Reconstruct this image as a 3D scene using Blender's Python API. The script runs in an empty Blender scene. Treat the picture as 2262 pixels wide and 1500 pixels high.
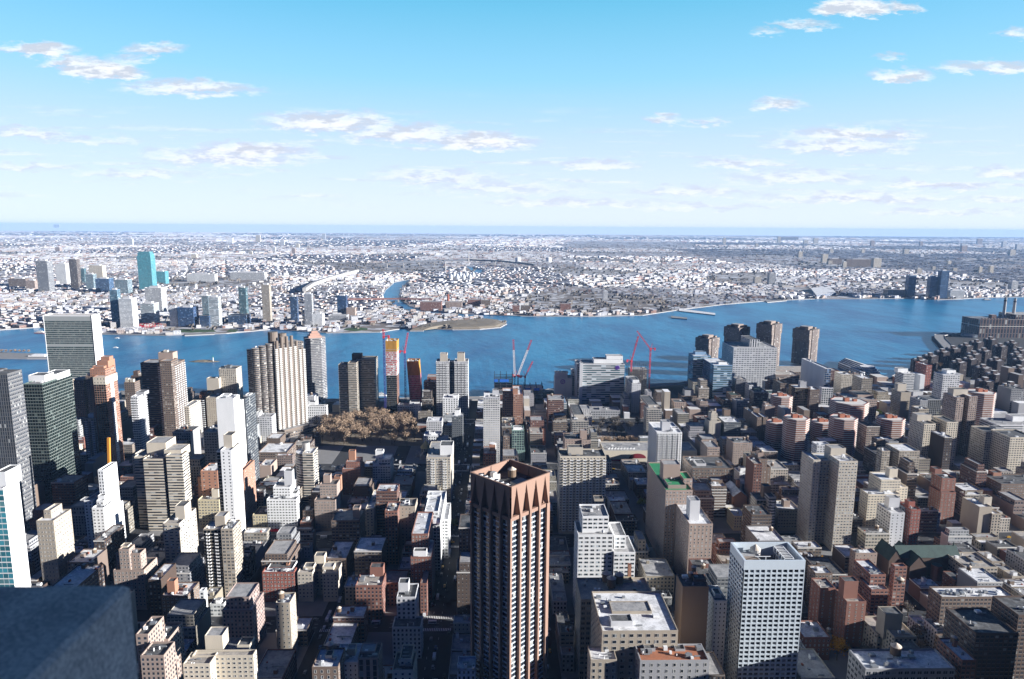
import bpy, bmesh, math, random
from mathutils import Vector
from mathutils.geometry import tessellate_polygon
R = math.radians
scene = bpy.context.scene
col = scene.collection
rng = random.Random(7)

# ------------------------------------------------------------------ camera, sky, sun, exposure
PW, PH, FPX = 2262.0, 1500.0, 1508.0          # survey frame of the photograph, 24 mm lens
PITCH, YAW, ROLL, CAMZ = R(9.30), R(1.35), R(0.38), 312.5
SUN_AZ, SUN_EL = R(14), R(15.2)               # measured from +X (south along the avenues) towards -Y (west)
SUN_DIR = Vector((math.cos(SUN_AZ)*math.cos(SUN_EL), -math.sin(SUN_AZ)*math.cos(SUN_EL), math.sin(SUN_EL)))
fw = Vector((math.sin(YAW)*math.cos(PITCH), math.cos(YAW)*math.cos(PITCH), -math.sin(PITCH)))
r0 = Vector((math.cos(YAW), -math.sin(YAW), 0)); u0 = r0.cross(fw)
rt = r0*math.cos(ROLL) + u0*math.sin(ROLL); up = u0*math.cos(ROLL) - r0*math.sin(ROLL)
cam = bpy.data.cameras.new("camera"); cam.lens = 24; cam.sensor_width = 36
cam.clip_start = 0.1; cam.clip_end = 200000
cam.dof.use_dof = True; cam.dof.focus_distance = 900; cam.dof.aperture_fstop = 3.2
camo = bpy.data.objects.new("camera", cam); col.objects.link(camo)
from mathutils import Matrix
camo.matrix_world = Matrix(((rt.x, up.x, -fw.x, 0), (rt.y, up.y, -fw.y, 0), (rt.z, up.z, -fw.z, CAMZ), (0, 0, 0, 1)))
scene.camera = camo
scene.view_settings.view_transform = 'Standard'; scene.view_settings.look = 'None'
scene.view_settings.exposure = 1.3; scene.view_settings.gamma = 1.0
scene.cycles.max_bounces = 5; scene.cycles.diffuse_bounces = 1; scene.cycles.glossy_bounces = 2
scene.cycles.transmission_bounces = 2; scene.cycles.volume_bounces = 0; scene.cycles.transparent_max_bounces = 6
scene.cycles.caustics_reflective = False; scene.cycles.caustics_refractive = False
scene.cycles.use_denoising = True

def ray(px, py): return fw + rt*((px-PW/2)/FPX) - up*((py-PH/2)/FPX)
def G(px, py, z=0.0):                          # survey: pixel -> point on the level z
    d = ray(px, py); t = (z-CAMZ)/d.z; return (d.x*t, d.y*t)
def A(px, py, Y):                              # survey: pixel -> (X, Z) on the plane at distance Y
    d = ray(px, py); t = Y/d.y; return (d.x*t, CAMZ+d.z*t)
def proj(x, y, z):
    d = Vector((x, y, z-CAMZ)); w = d.dot(fw); return (PW/2+FPX*d.dot(rt)/w, PH/2-FPX*d.dot(up)/w)

SKY_STRENGTH = 0.05
sun = bpy.data.lights.new("sun", 'SUN'); sun.energy = 5.0; sun.angle = R(0.5); sun.color = (1.0, 0.985, 0.965)
suno = bpy.data.objects.new("sun", sun); col.objects.link(suno)
suno.rotation_euler = SUN_DIR.to_track_quat('Z', 'Y').to_euler()

world = bpy.data.worlds.new("World"); scene.world = world; world.use_nodes = True
world.cycles.sampling_method = 'MANUAL'; world.cycles.sample_map_resolution = 256
wt = world.node_tree; wt.nodes.clear()
class NT:                                      # small node helper
    def __init__(s, t): s.t = t
    def n(s, k, **kw):
        x = s.t.nodes.new(k)
        for a, b in kw.items(): setattr(x, a, b)
        return x
    def put(s, sock, v):
        if hasattr(v, 'is_output'): s.t.links.new(v, sock)
        else: sock.default_value = v
    def m(s, op, a, b=None, c=None, clamp=False):
        x = s.n('ShaderNodeMath', operation=op); x.use_clamp = clamp
        s.put(x.inputs[0], a)
        if b is not None: s.put(x.inputs[1], b)
        if c is not None: s.put(x.inputs[2], c)
        return x.outputs[0]
    def mix(s, f, a, b, t='MIX'):
        x = s.n('ShaderNodeMix', data_type='RGBA', blend_type=t)
        s.put(x.inputs[0], f); s.put(x.inputs[6], a if hasattr(a, 'is_output') else tuple(a)+((1,) if len(a) == 3 else ()))
        s.put(x.inputs[7], b if hasattr(b, 'is_output') else tuple(b)+((1,) if len(b) == 3 else ()))
        return x.outputs[2]
    def ramp(s, f, a, b):
        x = s.n('ShaderNodeMapRange'); x.interpolation_type = 'SMOOTHSTEP'
        s.put(x.inputs[0], f); x.inputs[1].default_value = a; x.inputs[2].default_value = b
        return x.outputs[0]
    def noise(s, vec, scale, detail=4, rough=.55, out=0):
        x = s.n('ShaderNodeTexNoise'); x.inputs['Scale'].default_value = scale
        x.inputs['Detail'].default_value = detail; x.inputs['Roughness'].default_value = rough
        if vec is not None: s.t.links.new(vec, x.inputs['Vector'])
        return x.outputs[out]
w = NT(wt)
sky = w.n('ShaderNodeTexSky', sky_type='NISHITA'); sky.sun_disc = False
sky.sun_elevation = SUN_EL; sky.sun_rotation = math.atan2(SUN_DIR.x, SUN_DIR.y)
cbz = w.n('ShaderNodeCombineXYZ'); sky.altitude = 300; sky.air_density = 1.0; sky.dust_density = 0.0; sky.ozone_density = 3.0
tc = w.n('ShaderNodeTexCoord'); sx = w.n('ShaderNodeSeparateXYZ'); wt.links.new(tc.outputs['Generated'], sx.inputs[0])
wt.links.new(sx.outputs[0], cbz.inputs[0]); wt.links.new(sx.outputs[1], cbz.inputs[1]); wt.links.new(w.m('MAXIMUM', sx.outputs[2], .004), cbz.inputs[2]); wt.links.new(cbz.outputs[0], sky.inputs[0])
yy = w.m('MAXIMUM', sx.outputs[1], 0.05)
cu = w.m('DIVIDE', sx.outputs[0], yy); cv = w.m('DIVIDE', sx.outputs[2], yy)
cb = w.n('ShaderNodeCombineXYZ'); wt.links.new(cu, cb.inputs[0])
wt.links.new(w.m('MULTIPLY', cv, 3.4), cb.inputs[1])
LOWSKY = 8.2; CLOUD_COL = (8.8, 8.8, 8.85, 1)
nC = w.noise(cb.outputs[0], 60, 6, .68); nA = w.noise(cb.outputs[0], 9, 5, .6); nB = w.noise(cb.outputs[0], 26, 6, .62)
wu = w.m('ADD', cu, w.m('MULTIPLY', w.m('SUBTRACT', nA, .5), .10))
wv = w.m('ADD', cv, w.m('MULTIPLY', w.m('SUBTRACT', nB, .5), .035))
# fair-weather clouds: (x, y, half width, half height, density) surveyed in the photograph
CL = [(85,112,75,20,.9),(165,140,70,18,.8),(240,160,85,26,1.),(330,112,70,18,.7),(420,198,150,22,.75),(280,132,60,12,.5),
      (720,275,160,30,.55),(900,300,150,26,.5),(1060,316,120,24,.6),(560,335,130,22,.55),(500,352,180,26,.45),(60,296,90,18,.4),(200,312,150,14,.25),
      (60,370,110,14,.3),(300,385,150,14,.3),(1880,20,75,26,1.1),(1985,20,50,16,.8),(1755,55,80,14,.6),(1690,72,45,8,.5),(1995,170,80,18,.8),
      (2190,152,110,18,.7),(1965,127,40,9,.5),(2250,75,45,16,.6),(1720,232,75,20,.7),(1465,264,50,14,.4),(1570,270,60,9,.3),(1900,300,150,18,.5),
      (1850,325,160,26,.4),(1640,362,120,14,.35),(1320,366,110,14,.35),(960,395,160,24,.3),(1760,395,180,22,.3),(1100,418,180,20,.25),(1540,425,150,14,.3),
      (2080,412,140,14,.4),(2230,385,70,18,.4),(1900,440,250,16,.35),(1250,450,200,12,.3),(1560,460,200,10,.25),(2100,470,200,10,.25),(2220,440,100,12,.3)]
dens = None
for (px, py, rx, ry, s) in CL:
    s = s*.95+(.24 if py > 240 else .02); ry *= 1.35; rx *= 1.25
    d = ray(px, py); d1 = ray(px+rx, py); d2 = ray(px, py-ry)
    u_, v_ = d.x/d.y, d.z/d.y; ru = abs(d1.x/d1.y-u_); rv = abs(d2.z/d2.y-v_)
    a = w.m('MULTIPLY', w.m('SUBTRACT', wu, u_), 1/ru); b = w.m('MULTIPLY', w.m('SUBTRACT', wv, v_), 1/rv)
    b = w.m('MAXIMUM', b, w.m('MULTIPLY', b, -1.7))              # flatter bases
    q = w.m('SUBTRACT', 1.0, w.m('ADD', w.m('MULTIPLY', a, a), w.m('MULTIPLY', b, b)), clamp=True)
    q = w.m('MULTIPLY', w.m('POWER', q, .8), s)
    dens = q if dens is None else w.m('MAXIMUM', dens, q)
cl = w.ramp(w.m('SUBTRACT', dens, w.m('MULTIPLY', w.m('SUBTRACT', 1.0, nC), .62)), -.24, .55)
# bright thin haze low over the eastern horizon, on top of the clear sky
rp = w.n('ShaderNodeValToRGB'); e = rp.color_ramp.elements; e[0].position = 0; e[0].color = (.84,.88,.95,1); e[1].position = 1; e[1].color = (0,0,0,1)
for p_, c_ in ((.05,(.76,.84,.95,1)),(.12,(.60,.77,.90,1)),(.20,(.33,.69,.83,1)),(.29,(.17,.56,.73,1)),(.40,(.03,.14,.28,1)),(.52,(0,0,0,1))):
    q = e.new(p_); q.color = c_
wt.links.new(w.m('MAXIMUM', sx.outputs[2], 0), rp.inputs[0])
east = w.ramp(sx.outputs[1], -.25, .55)
low = w.mix(1.0, rp.outputs[0], (LOWSKY,)*3, 'MULTIPLY'); eb = w.n('ShaderNodeCombineColor')
for i_ in range(3): wt.links.new(east, eb.inputs[i_])
low = w.mix(1.0, low, eb.outputs[0], 'MULTIPLY')
base = w.mix(1.0, sky.outputs[0], (.045,.125,.40), 'MULTIPLY')
base = w.mix(1.0, base, low, 'ADD')
sh = w.n('ShaderNodeVectorMath', operation='ADD'); sh.inputs[1].default_value = (-.01, .035, 0); wt.links.new(cb.outputs[0], sh.inputs[0])
nD = w.noise(sh.outputs[0], 26, 5, .62)
ccol = w.mix(w.ramp(w.m('SUBTRACT', nB, nD), -.10, .10), (5.6, 5.85, 6.6), CLOUD_COL)  # lit tops and greyer undersides put into the cloud colour
st_ = w.n('ShaderNodeMapping'); st_.inputs['Scale'].default_value = (1.2, 5.0, 1); wt.links.new(cb.outputs[0], st_.inputs[0])
nS = w.ramp(w.noise(st_.outputs[0], 5, 6, .6), .50, .78)                 # faint low streaks
veil = w.m('MULTIPLY', nS, w.m('MULTIPLY', w.ramp(cv, .015, .05), w.m('SUBTRACT', 1.0, w.ramp(cv, .09, .20))))
cl = w.m('MAXIMUM', cl, w.m('MULTIPLY', veil, .85))
mx = w.mix(w.m('MULTIPLY', cl, .88), base, ccol)
bg = w.n('ShaderNodeBackground'); bg.inputs[1].default_value = SKY_STRENGTH
wt.links.new(mx, bg.inputs[0])
wo = w.n('ShaderNodeOutputWorld'); wt.links.new(bg.outputs[0], wo.inputs[0])

# ------------------------------------------------------------------ materials
MATS = {}
def newmat(name):
    m = bpy.data.materials.new(name); m.use_nodes = True; t = m.node_tree; t.nodes.clear()
    h = NT(t); b = h.n('ShaderNodeBsdfPrincipled'); o = h.n('ShaderNodeOutputMaterial')
    t.links.new(b.outputs[0], o.inputs[0]); MATS[name] = m
    return m, h, b
def objcol(h): return h.n('ShaderNodeObjectInfo').outputs['Color']
def weather(h, colr, amt=.22, scale=.05):
    g = h.n('ShaderNodeNewGeometry'); mp = h.n('ShaderNodeMapping'); mp.inputs['Scale'].default_value = (1, 1, .35)
    h.t.links.new(g.outputs['Position'], mp.inputs[0])
    n = h.noise(mp.outputs[0], scale, 6, .65)
    f = h.m('ADD', 1-amt, h.m('MULTIPLY', n, 2*amt)); x = h.n('ShaderNodeCombineColor')
    for i in range(3): h.t.links.new(f, x.inputs[i])
    return h.mix(1.0, colr, x.outputs[0], 'MULTIPLY')
def facade(name, wx, wy, glass=(.025,.035,.05), lit=.14, mull=0, colr=None, line=.10, rough=.2, blind=(.30,.31,.30), spandrel=None, cell=1):
    m, h, b = newmat(name)
    uv = h.n('ShaderNodeUVMap'); s = h.n('ShaderNodeSeparateXYZ'); h.t.links.new(uv.outputs[0], s.inputs[0])
    u, v = s.outputs[0], s.outputs[1]
    fu, fv = h.m('FRACT', u), h.m('FRACT', v)
    mxx = h.m('LESS_THAN', h.m('ABSOLUTE', h.m('SUBTRACT', fu, .5)), wx/2)
    myy = h.m('LESS_THAN', h.m('ABSOLUTE', h.m('SUBTRACT', fv, .5)), wy/2)
    mask = h.m('MULTIPLY', mxx, myy)
    if mull:
        k = h.m('FRACT', h.m('MULTIPLY', h.m('ADD', h.m('SUBTRACT', fu, .5), wx/2), mull/wx))
        mask = h.m('MULTIPLY', mask, h.m('GREATER_THAN', h.m('ABSOLUTE', h.m('SUBTRACT', k, .5)), -1) if mull == 0 else h.m('LESS_THAN', h.m('ABSOLUTE', h.m('SUBTRACT', k, .5)), .41))
    oi = h.n('ShaderNodeObjectInfo'); cb = h.n('ShaderNodeCombineXYZ')
    h.t.links.new(h.m('FLOOR', h.m('MULTIPLY', u, cell)), cb.inputs[0]); h.t.links.new(h.m('FLOOR', v), cb.inputs[1])
    h.t.links.new(h.m('MULTIPLY', oi.outputs['Random'], 97), cb.inputs[2])
    wn = h.n('ShaderNodeTexWhiteNoise', noise_dimensions='3D'); h.t.links.new(cb.outputs[0], wn.inputs[0])
    r = wn.outputs[0]
    gl = h.mix(h.m('GREATER_THAN', r, 1-lit), glass, blind)
    vg = h.m('ADD', .55, h.m('MULTIPLY', h.m('FRACT', h.m('MULTIPLY', r, 7.3)), .9)); cc = h.n('ShaderNodeCombineColor')
    for i in range(3): h.t.links.new(vg, cc.inputs[i])
    gl = h.mix(1.0, gl, cc.outputs[0], 'MULTIPLY')
    base = colr if colr else objcol(h)
    wall = weather(h, base if not colr else (lambda c: c)(h.mix(0, colr, colr)))
    if spandrel: wall = h.mix(h.m('MULTIPLY', mxx, h.m('SUBTRACT', 1, myy)), wall, spandrel)
    sill = h.m('MULTIPLY', mxx, h.m('MULTIPLY', h.m('LESS_THAN', fv, .5-wy/2), h.m('GREATER_THAN', fv, .5-wy/2-.09)))
    wall = h.mix(h.m('MULTIPLY', sill, .45), wall, (.62,.60,.56))
    ln = h.m('MULTIPLY', h.m('GREATER_THAN', fv, .93), line*3, clamp=True)
    wall = h.mix(ln, wall, (.05,.05,.05))
    h.t.links.new(h.mix(mask, wall, gl), b.inputs['Base Color'])
    h.t.links.new(h.m('SUBTRACT', .9, h.m('MULTIPLY', mask, .9-rough)), b.inputs['Roughness'])
    b.inputs['Specular IOR Level'].default_value = .4
    return m
facade('punch', .48, .54); facade('punch2', .70, .50, mull=2); facade('trip', .78, .48, mull=3)
facade('band', 1.0, .48, lit=.22, cell=.7); facade('bandw', 1.0, .40, glass=(.03,.045,.06), lit=.2)
facade('grid', .74, .74, lit=.10); facade('rib', .55, .93, lit=.08); facade('small', .26, .36, line=.02)
facade('curtain', .94, .84, glass=(.05,.11,.14), lit=.10, rough=.08, blind=(.25,.32,.34))
facade('teal', .94, .80, glass=(.04,.20,.25), lit=.05, rough=.08, blind=(.15,.34,.38))
facade('bluegl', .95, .88, glass=(.012,.04,.10), lit=.10, rough=.06, blind=(.10,.16,.26))
facade('blackgl', .90, .84, glass=(.008,.012,.014), lit=.06, rough=.10, blind=(.10,.10,.07))
facade('slabgrid', .86, .84, glass=(.006,.010,.011), lit=.05, rough=.25, blind=(.06,.075,.07))
facade('unglass', .96, .62, glass=(.045,.075,.075), lit=.22, rough=.18, blind=(.13,.16,.14))
facade('glassband', 1.0, .55, glass=(.05,.10,.12), lit=.35, rough=.1, blind=(.36,.42,.44), cell=.6)
def simple(name, colr=None, rough=.85, amt=.2, scale=.05, spec=.3, metal=0):
    m, h, b = newmat(name)
    c = objcol(h) if colr is None else h.mix(0, colr, colr)
    h.t.links.new(weather(h, c, amt, scale), b.inputs['Base Color'])
    b.inputs['Roughness'].default_value = rough; b.inputs['Specular IOR Level'].default_value = spec; b.inputs['Metallic'].default_value = metal
    return m
simple('blank'); simple('trim', (.62,.60,.56), amt=.1)
def roofmat(name, c1, c2, amt):                # silver paint, tar seams and puddle stains
    m, h, b = newmat(name); g = h.n('ShaderNodeNewGeometry')
    n = h.noise(g.outputs['Position'], .16, 6, .7); n2 = h.noise(g.outputs['Position'], .7, 3, .6)
    f = h.ramp(h.m('ADD', h.m('MULTIPLY', n, .7), h.m('MULTIPLY', n2, .3)), .5-amt, .62)
    h.t.links.new(h.mix(f, c1, c2), b.inputs['Base Color']); b.inputs['Roughness'].default_value = .8
roofmat('roof_w', (.84,.84,.84), (.48,.48,.48), .12); roofmat('roof_g', (.40,.39,.38), (.22,.22,.22), .1)
roofmat('roof_d', (.07,.07,.07), (.16,.16,.16), .05); roofmat('roof_n', (.02,.26,.10), (.03,.20,.09), .1)
roofmat('roof_o', (.42,.16,.08), (.32,.13,.07), .1); roofmat('roof_t', (.48,.43,.37), (.26,.24,.22), .14)
roofmat('roof_c', (.035,.07,.06), (.025,.05,.045), .1)
simple('metal', (.30,.31,.32), .55, .2, .3, .5, .4); simple('whitepaint', (.8,.8,.79), .6, .08, .2)
simple('tankwood', (.16,.11,.075), .8, .3, .4); simple('tankcone', (.55,.47,.38), .8, .15, .4)
simple('steel', (.06,.065,.08), .6); simple('cranered', (.55,.06,.09), .6, .1); simple('cranewhite', (.78,.74,.74), .6, .1)
simple('craneblue', (.05,.05,.20), .6, .1); facade('goldwrap', .34, 1.0, glass=(.26,.12,.02), lit=0, colr=(.52,.27,.05), line=0, rough=.8); facade('orangewrap', .34, 1.0, glass=(.22,.08,.02), lit=0, colr=(.38,.15,.035), line=0, rough=.8)
simple('asphalt', (.045,.046,.05), .9, .25, .08); simple('pavement', (.24,.235,.23), .9, .25, .1); simple('paint', (.75,.75,.72), .7, .1, .5)
simple('bark', (.07,.05,.035), .95, .3, 1); simple('grass', (.05,.09,.03), .95, .3, .05); simple('earth', (.20,.17,.13), .95, .35, .03)
simple('copperside', (.26,.11,.065), .5, .2, .1, .5); simple('gold', (.62,.50,.20), .5, .1, .2, .5); simple('brickred', (.30,.10,.065), .9)
simple('metalpale', (.62,.64,.66), .4, .1, .2, .5, .3); simple('bridgered', (.30,.16,.14)); simple('craneorange', (.62,.26,.04), .5, .1); simple('concrete', (.42,.40,.38), .9, .2, .03); simple('redpaint', (.6,.02,.03), .6); simple('darkred', (.20,.02,.03), .7); simple('bluesheet', (.03,.16,.60), .6, .15, .2)
def glassmat(name, c, blind, lit):
    m, h, b = newmat(name); oi = h.n('ShaderNodeObjectInfo'); g = h.n('ShaderNodeNewGeometry')
    r = h.m('FRACT', h.m('ADD', oi.outputs['Random'], g.outputs['Random Per Island']))
    x = h.mix(h.m('GREATER_THAN', r, 1-lit), c, blind)
    vg = h.m('ADD', .5, h.m('FRACT', h.m('MULTIPLY', r, 9.1))); cc = h.n('ShaderNodeCombineColor')
    for i in range(3): h.t.links.new(vg, cc.inputs[i])
    h.t.links.new(h.mix(1.0, x, cc.outputs[0], 'MULTIPLY'), b.inputs['Base Color']); b.inputs['Roughness'].default_value = .15
glassmat('pane', (.02,.028,.04), (.30,.31,.30), .2); glassmat('paneblind', (.035,.05,.065), (.42,.47,.50), .28); glassmat('paneyel', (.012,.014,.016), (.13,.11,.05), .22)
glassmat('panewhite', (.03,.045,.06), (.4,.47,.52), .35)
def leafmat(name, a, b_):
    m, h, b = newmat(name); g = h.n('ShaderNodeNewGeometry')
    h.t.links.new(h.mix(g.outputs['Random Per Island'], a, b_), b.inputs['Base Color']); b.inputs['Roughness'].default_value = .9
    b.inputs['Specular IOR Level'].default_value = .1
leafmat('leaf_brown', (.44,.32,.22), (.24,.17,.12)); leafmat('leaf_yellow', (.62,.30,.02), (.45,.18,.015)); leafmat('leaf_green', (.05,.09,.02), (.12,.13,.02))
leafmat('leaf_lime', (.30,.30,.03), (.14,.17,.02)); leafmat('leaf_grey', (.20,.17,.14), (.11,.10,.09))
m, h, b = newmat('vcol'); a = h.n('ShaderNodeAttribute', attribute_name='Col'); h.t.links.new(a.outputs[0], b.inputs['Base Color']); b.inputs['Roughness'].default_value = .85
# granite of the ledge
m, h, b = newmat('granite'); g = h.n('ShaderNodeNewGeometry')
n1 = h.noise(g.outputs['Position'], 90, 6, .75); n2 = h.noise(g.outputs['Position'], 7, 4, .6)
h.t.links.new(h.mix(h.ramp(h.m('ADD', h.m('MULTIPLY', n1, .75), h.m('MULTIPLY', n2, .25)), .38, .62), (.30,.32,.35), (.72,.73,.72)), b.inputs['Base Color']); b.inputs['Roughness'].default_value = .8
# river
m, h, b = newmat('water'); g = h.n('ShaderNodeNewGeometry'); mp = h.n('ShaderNodeMapping'); mp.inputs['Scale'].default_value = (1, .45, 1)
mp.inputs['Rotation'].default_value = (0, 0, R(35)); h.t.links.new(g.outputs['Position'], mp.inputs[0])
n1 = h.noise(mp.outputs[0], .0035, 5, .6); n2 = h.noise(mp.outputs[0], .05, 5, .65); n3 = h.noise(mp.outputs[0], .012, 6, .7)
h.t.links.new(h.mix(h.ramp(h.m('ADD', h.m('MULTIPLY', n1, .6), h.m('MULTIPLY', n3, .4)), .38, .62), (.003,.075,.21), (.02,.20,.37)), b.inputs['Base Color'])
b.inputs['Roughness'].default_value = .32; b.inputs['IOR'].default_value = 1.33
bp = h.n('ShaderNodeBump'); bp.inputs['Strength'].default_value = .5; bp.inputs['Distance'].default_value = 4
h.t.links.new(n2, bp.inputs['Height']); h.t.links.new(bp.outputs[0], b.inputs['Normal'])
# far shore ground: roofs, yards and bare trees as a fine mosaic
m, h, b = newmat('cityground'); g = h.n('ShaderNodeNewGeometry')
mp = h.n('ShaderNodeMapping'); mp.inputs['Rotation'].default_value = (0, 0, R(20)); h.t.links.new(g.outputs['Position'], mp.inputs[0])
vo = h.n('ShaderNodeTexVoronoi', distance='CHEBYCHEV'); vo.inputs['Scale'].default_value = .028; h.t.links.new(mp.outputs[0], vo.inputs['Vector'])
sc = h.n('ShaderNodeSeparateColor'); h.t.links.new(vo.outputs['Color'], sc.inputs[0])
n1 = h.noise(g.outputs['Position'], .0012, 5, .65); n2 = h.noise(g.outputs['Position'], .02, 4, .6)
dk = h.mix(n2, (.13,.11,.10), (.22,.18,.15))
f = h.m('GREATER_THAN', h.m('ADD', sc.outputs[0], h.m('MULTIPLY', h.m('SUBTRACT', n1, .5), 2.2)), .60)
h.t.links.new(h.mix(f, dk, h.mix(sc.outputs[1], (.34,.34,.36), (.52,.52,.53))), b.inputs['Base Color']); b.inputs['Roughness'].default_value = .95

# ------------------------------------------------------------------ mesh builder
class MB:
    def __init__(s): s.v = []; s.f = []; s.m = []; s.uv = []; s.c = []; s.mats = []; s.T = None
    def mat(s, n):
        if n not in s.mats: s.mats.append(n)
        return s.mats.index(n)
    def turn(s, cx, cy, a): s.T = (cx, cy, math.cos(a), math.sin(a))
    def P(s, p):
        if s.T:
            cx, cy, c, n = s.T; return (cx+p[0]*c-p[1]*n, cy+p[0]*n+p[1]*c, p[2])
        return tuple(p)
    def face(s, pts, mat, uvs=None, c=None):
        i = len(s.v); s.v += [s.P(p) for p in pts]; s.f.append(tuple(range(i, i+len(pts)))); s.m.append(s.mat(mat))
        s.uv += uvs or [(p[0], p[1]) for p in pts]; s.c += [c or (.5,.5,.5)]*len(pts)
    def wall(s, p, q, z0, z1, mat, bay=3.2, fl=3.1, c=None, nb=None, zb=None):
        L = math.hypot(q[0]-p[0], q[1]-p[1]); n = nb if nb else max(1, round(L/bay)); k0 = 0
        k = (z1-z0)/fl
        k = max(1, round(k)); s.face([(p[0],p[1],z0),(q[0],q[1],z0),(q[0],q[1],z1),(p[0],p[1],z1)], mat, [(0,0),(n,0),(n,k),(0,k)], c)
    def prism(s, poly, z0, z1, mat, top=None, bay=3.2, fl=3.1, c=None, ct=None, bottom=False):
        n = len(poly)
        for i in range(n): s.wall(poly[i], poly[(i+1) % n], z0, z1, mat, bay, fl, c)
        if top: s.face([(p[0],p[1],z1) for p in poly], top, None, ct or c)
        if bottom: s.face([(p[0],p[1],z0) for p in reversed(poly)], top or mat, None, c)
    def box(s, x0, x1, y0, y1, z0, z1, mat, top=None, bay=3.2, fl=3.1, c=None, ct=None, bottom=False):
        s.prism([(x0,y0),(x1,y0),(x1,y1),(x0,y1)], z0, z1, mat, top or mat, bay, fl, c, ct, bottom)
    def ring(s, poly, z0, z1, t, mat):            # parapet: top ledge and inner faces of a convex polygon
        cx = sum(p[0] for p in poly)/len(poly); cy = sum(p[1] for p in poly)/len(poly)
        inn = []
        for p in poly:
            d = math.hypot(p[0]-cx, p[1]-cy) or 1; k = max(.1, (d-t*1.4)/d); inn.append((cx+(p[0]-cx)*k, cy+(p[1]-cy)*k))
        n = len(poly)
        for i in range(n):
            a, b = poly[i], poly[(i+1) % n]; c, d = inn[(i+1) % n], inn[i]
            s.face([(a[0],a[1],z1),(b[0],b[1],z1),(c[0],c[1],z1),(d[0],d[1],z1)], mat)
            s.face([(d[0],d[1],z1),(c[0],c[1],z1),(c[0],c[1],z0),(d[0],d[1],z0)], mat)
        return inn
    def cyl(s, cx, cy, r, z0, z1, n, mat, top=None, r1=None, bay=3.2, fl=3.1, c=None):
        r1 = r if r1 is None else r1
        for i in range(n):
            a, b = 2*math.pi*i/n, 2*math.pi*(i+1)/n
            pts = [(cx+r*math.cos(a),cy+r*math.sin(a),z0),(cx+r*math.cos(b),cy+r*math.sin(b),z0),(cx+r1*math.cos(b),cy+r1*math.sin(b),z1)]
            if r1 > 1e-3: pts.append((cx+r1*math.cos(a),cy+r1*math.sin(a),z1))
            k = max(1, round((z1-z0)/fl)); s.face(pts, mat, [(i,0),(i+1,0),(i+1,k),(i,k)][:len(pts)], c)
        if r1 > 1e-3: s.face([(cx+r1*math.cos(2*math.pi*i/n),cy+r1*math.sin(2*math.pi*i/n),z1) for i in range(n)], top or mat, None, c)
    def bar(s, p, q, w, mat):
        p, q = Vector(p), Vector(q); d = (q-p).normalized(); a = d.cross(Vector((0,0,1)))
        if a.length < .01: a = Vector((1,0,0))
        a.normalize(); b = d.cross(a); a *= w/2; b *= w/2
        P = [p+a+b,p-a+b,p-a-b,p+a-b]; Q = [x+(q-p) for x in P]
        for i in range(4): j = (i+1) % 4; s.face([P[i],P[j],Q[j],Q[i]], mat)
        s.face(P[::-1], mat); s.face(Q, mat)
    def lattice(s, p, q, w, mat, n, t=.35):       # four chords with zigzag bracing
        p, q = Vector(p), Vector(q); d = (q-p).normalized(); a = d.cross(Vector((0,0,1)))
        if a.length < .01: a = Vector((1,0,0))
        a.normalize(); b = d.cross(a); cs = [a*w/2+b*w/2, -a*w/2+b*w/2, -a*w/2-b*w/2, a*w/2-b*w/2]
        for k in cs: s.bar(p+k, q+k, t, mat)
        for i in range(n):
            f0, f1 = i/n, (i+1)/n; P0, P1 = p.lerp(q, f0), p.lerp(q, f1)
            for j in range(4):
                k, l = cs[j], cs[(j+1) % 4]
                s.bar(P0+(k if i % 2 else l), P1+(l if i % 2 else k), t*.7, mat)
    def sheet(s, poly, z, mat, c=None):           # flat polygon, may be concave
        tris = tessellate_polygon([[Vector((p[0],p[1],0)) for p in poly]])
        for t in tris:
            a, b, d = [poly[i] for i in t]
            if (b[0]-a[0])*(d[1]-a[1])-(b[1]-a[1])*(d[0]-a[0]) < 0: b, d = d, b
            s.face([(a[0],a[1],z),(b[0],b[1],z),(d[0],d[1],z)], mat, None, c)
    def mesh(s, name, off=(0,0,0), smooth=False, colors=False):
        me = bpy.data.meshes.new(name); ox, oy, oz = off
        me.from_pydata([(v[0]-ox, v[1]-oy, v[2]-oz) for v in s.v], [], s.f)
        for n in s.mats: me.materials.append(MATS[n])
        me.polygons.foreach_set('material_index', s.m)
        uvl = me.uv_layers.new(name='UVMap'); uvl.data.foreach_set('uv', [x for p in s.uv for x in p])
        if colors:
            ca = me.color_attributes.new('Col', 'FLOAT_COLOR', 'CORNER'); ca.data.foreach_set('color', [x for p in s.c for x in (p[0],p[1],p[2],1)])
        if smooth: me.polygons.foreach_set('use_smooth', [True]*len(s.f))
        me.update(); return me
    def obj(s, name, parent=None, color=None, off=None, **kw):
        o = off or (tuple(parent['_o']) if parent else (0,0,0))
        ob = bpy.data.objects.new(name, s.mesh(name, o, **kw)); col.objects.link(ob)
        if parent: ob.parent = parent
        else: ob.location = o
        if color: ob.color = (*color[:3], 1)
        return ob
def tag(o, label=None, cat=None, group=None, kind=None):
    for k, v in (('label', label), ('category', cat), ('group', group), ('kind', kind)):
        if v: o[k] = v
    return o
def thing(name, label, cat, loc, group=None):
    o = bpy.data.objects.new(name, None); o.empty_display_size = 1; col.objects.link(o); o.location = loc; o['_o'] = loc
    return tag(o, label, cat, group)
def place(name, me, parent, loc, rz=0, color=None):
    o = bpy.data.objects.new(name, me); col.objects.link(o); o.location = loc; o.rotation_euler = (0, 0, rz)
    if parent: o.parent = parent
    if color: o.color = (*color[:3], 1)
    return o

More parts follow.
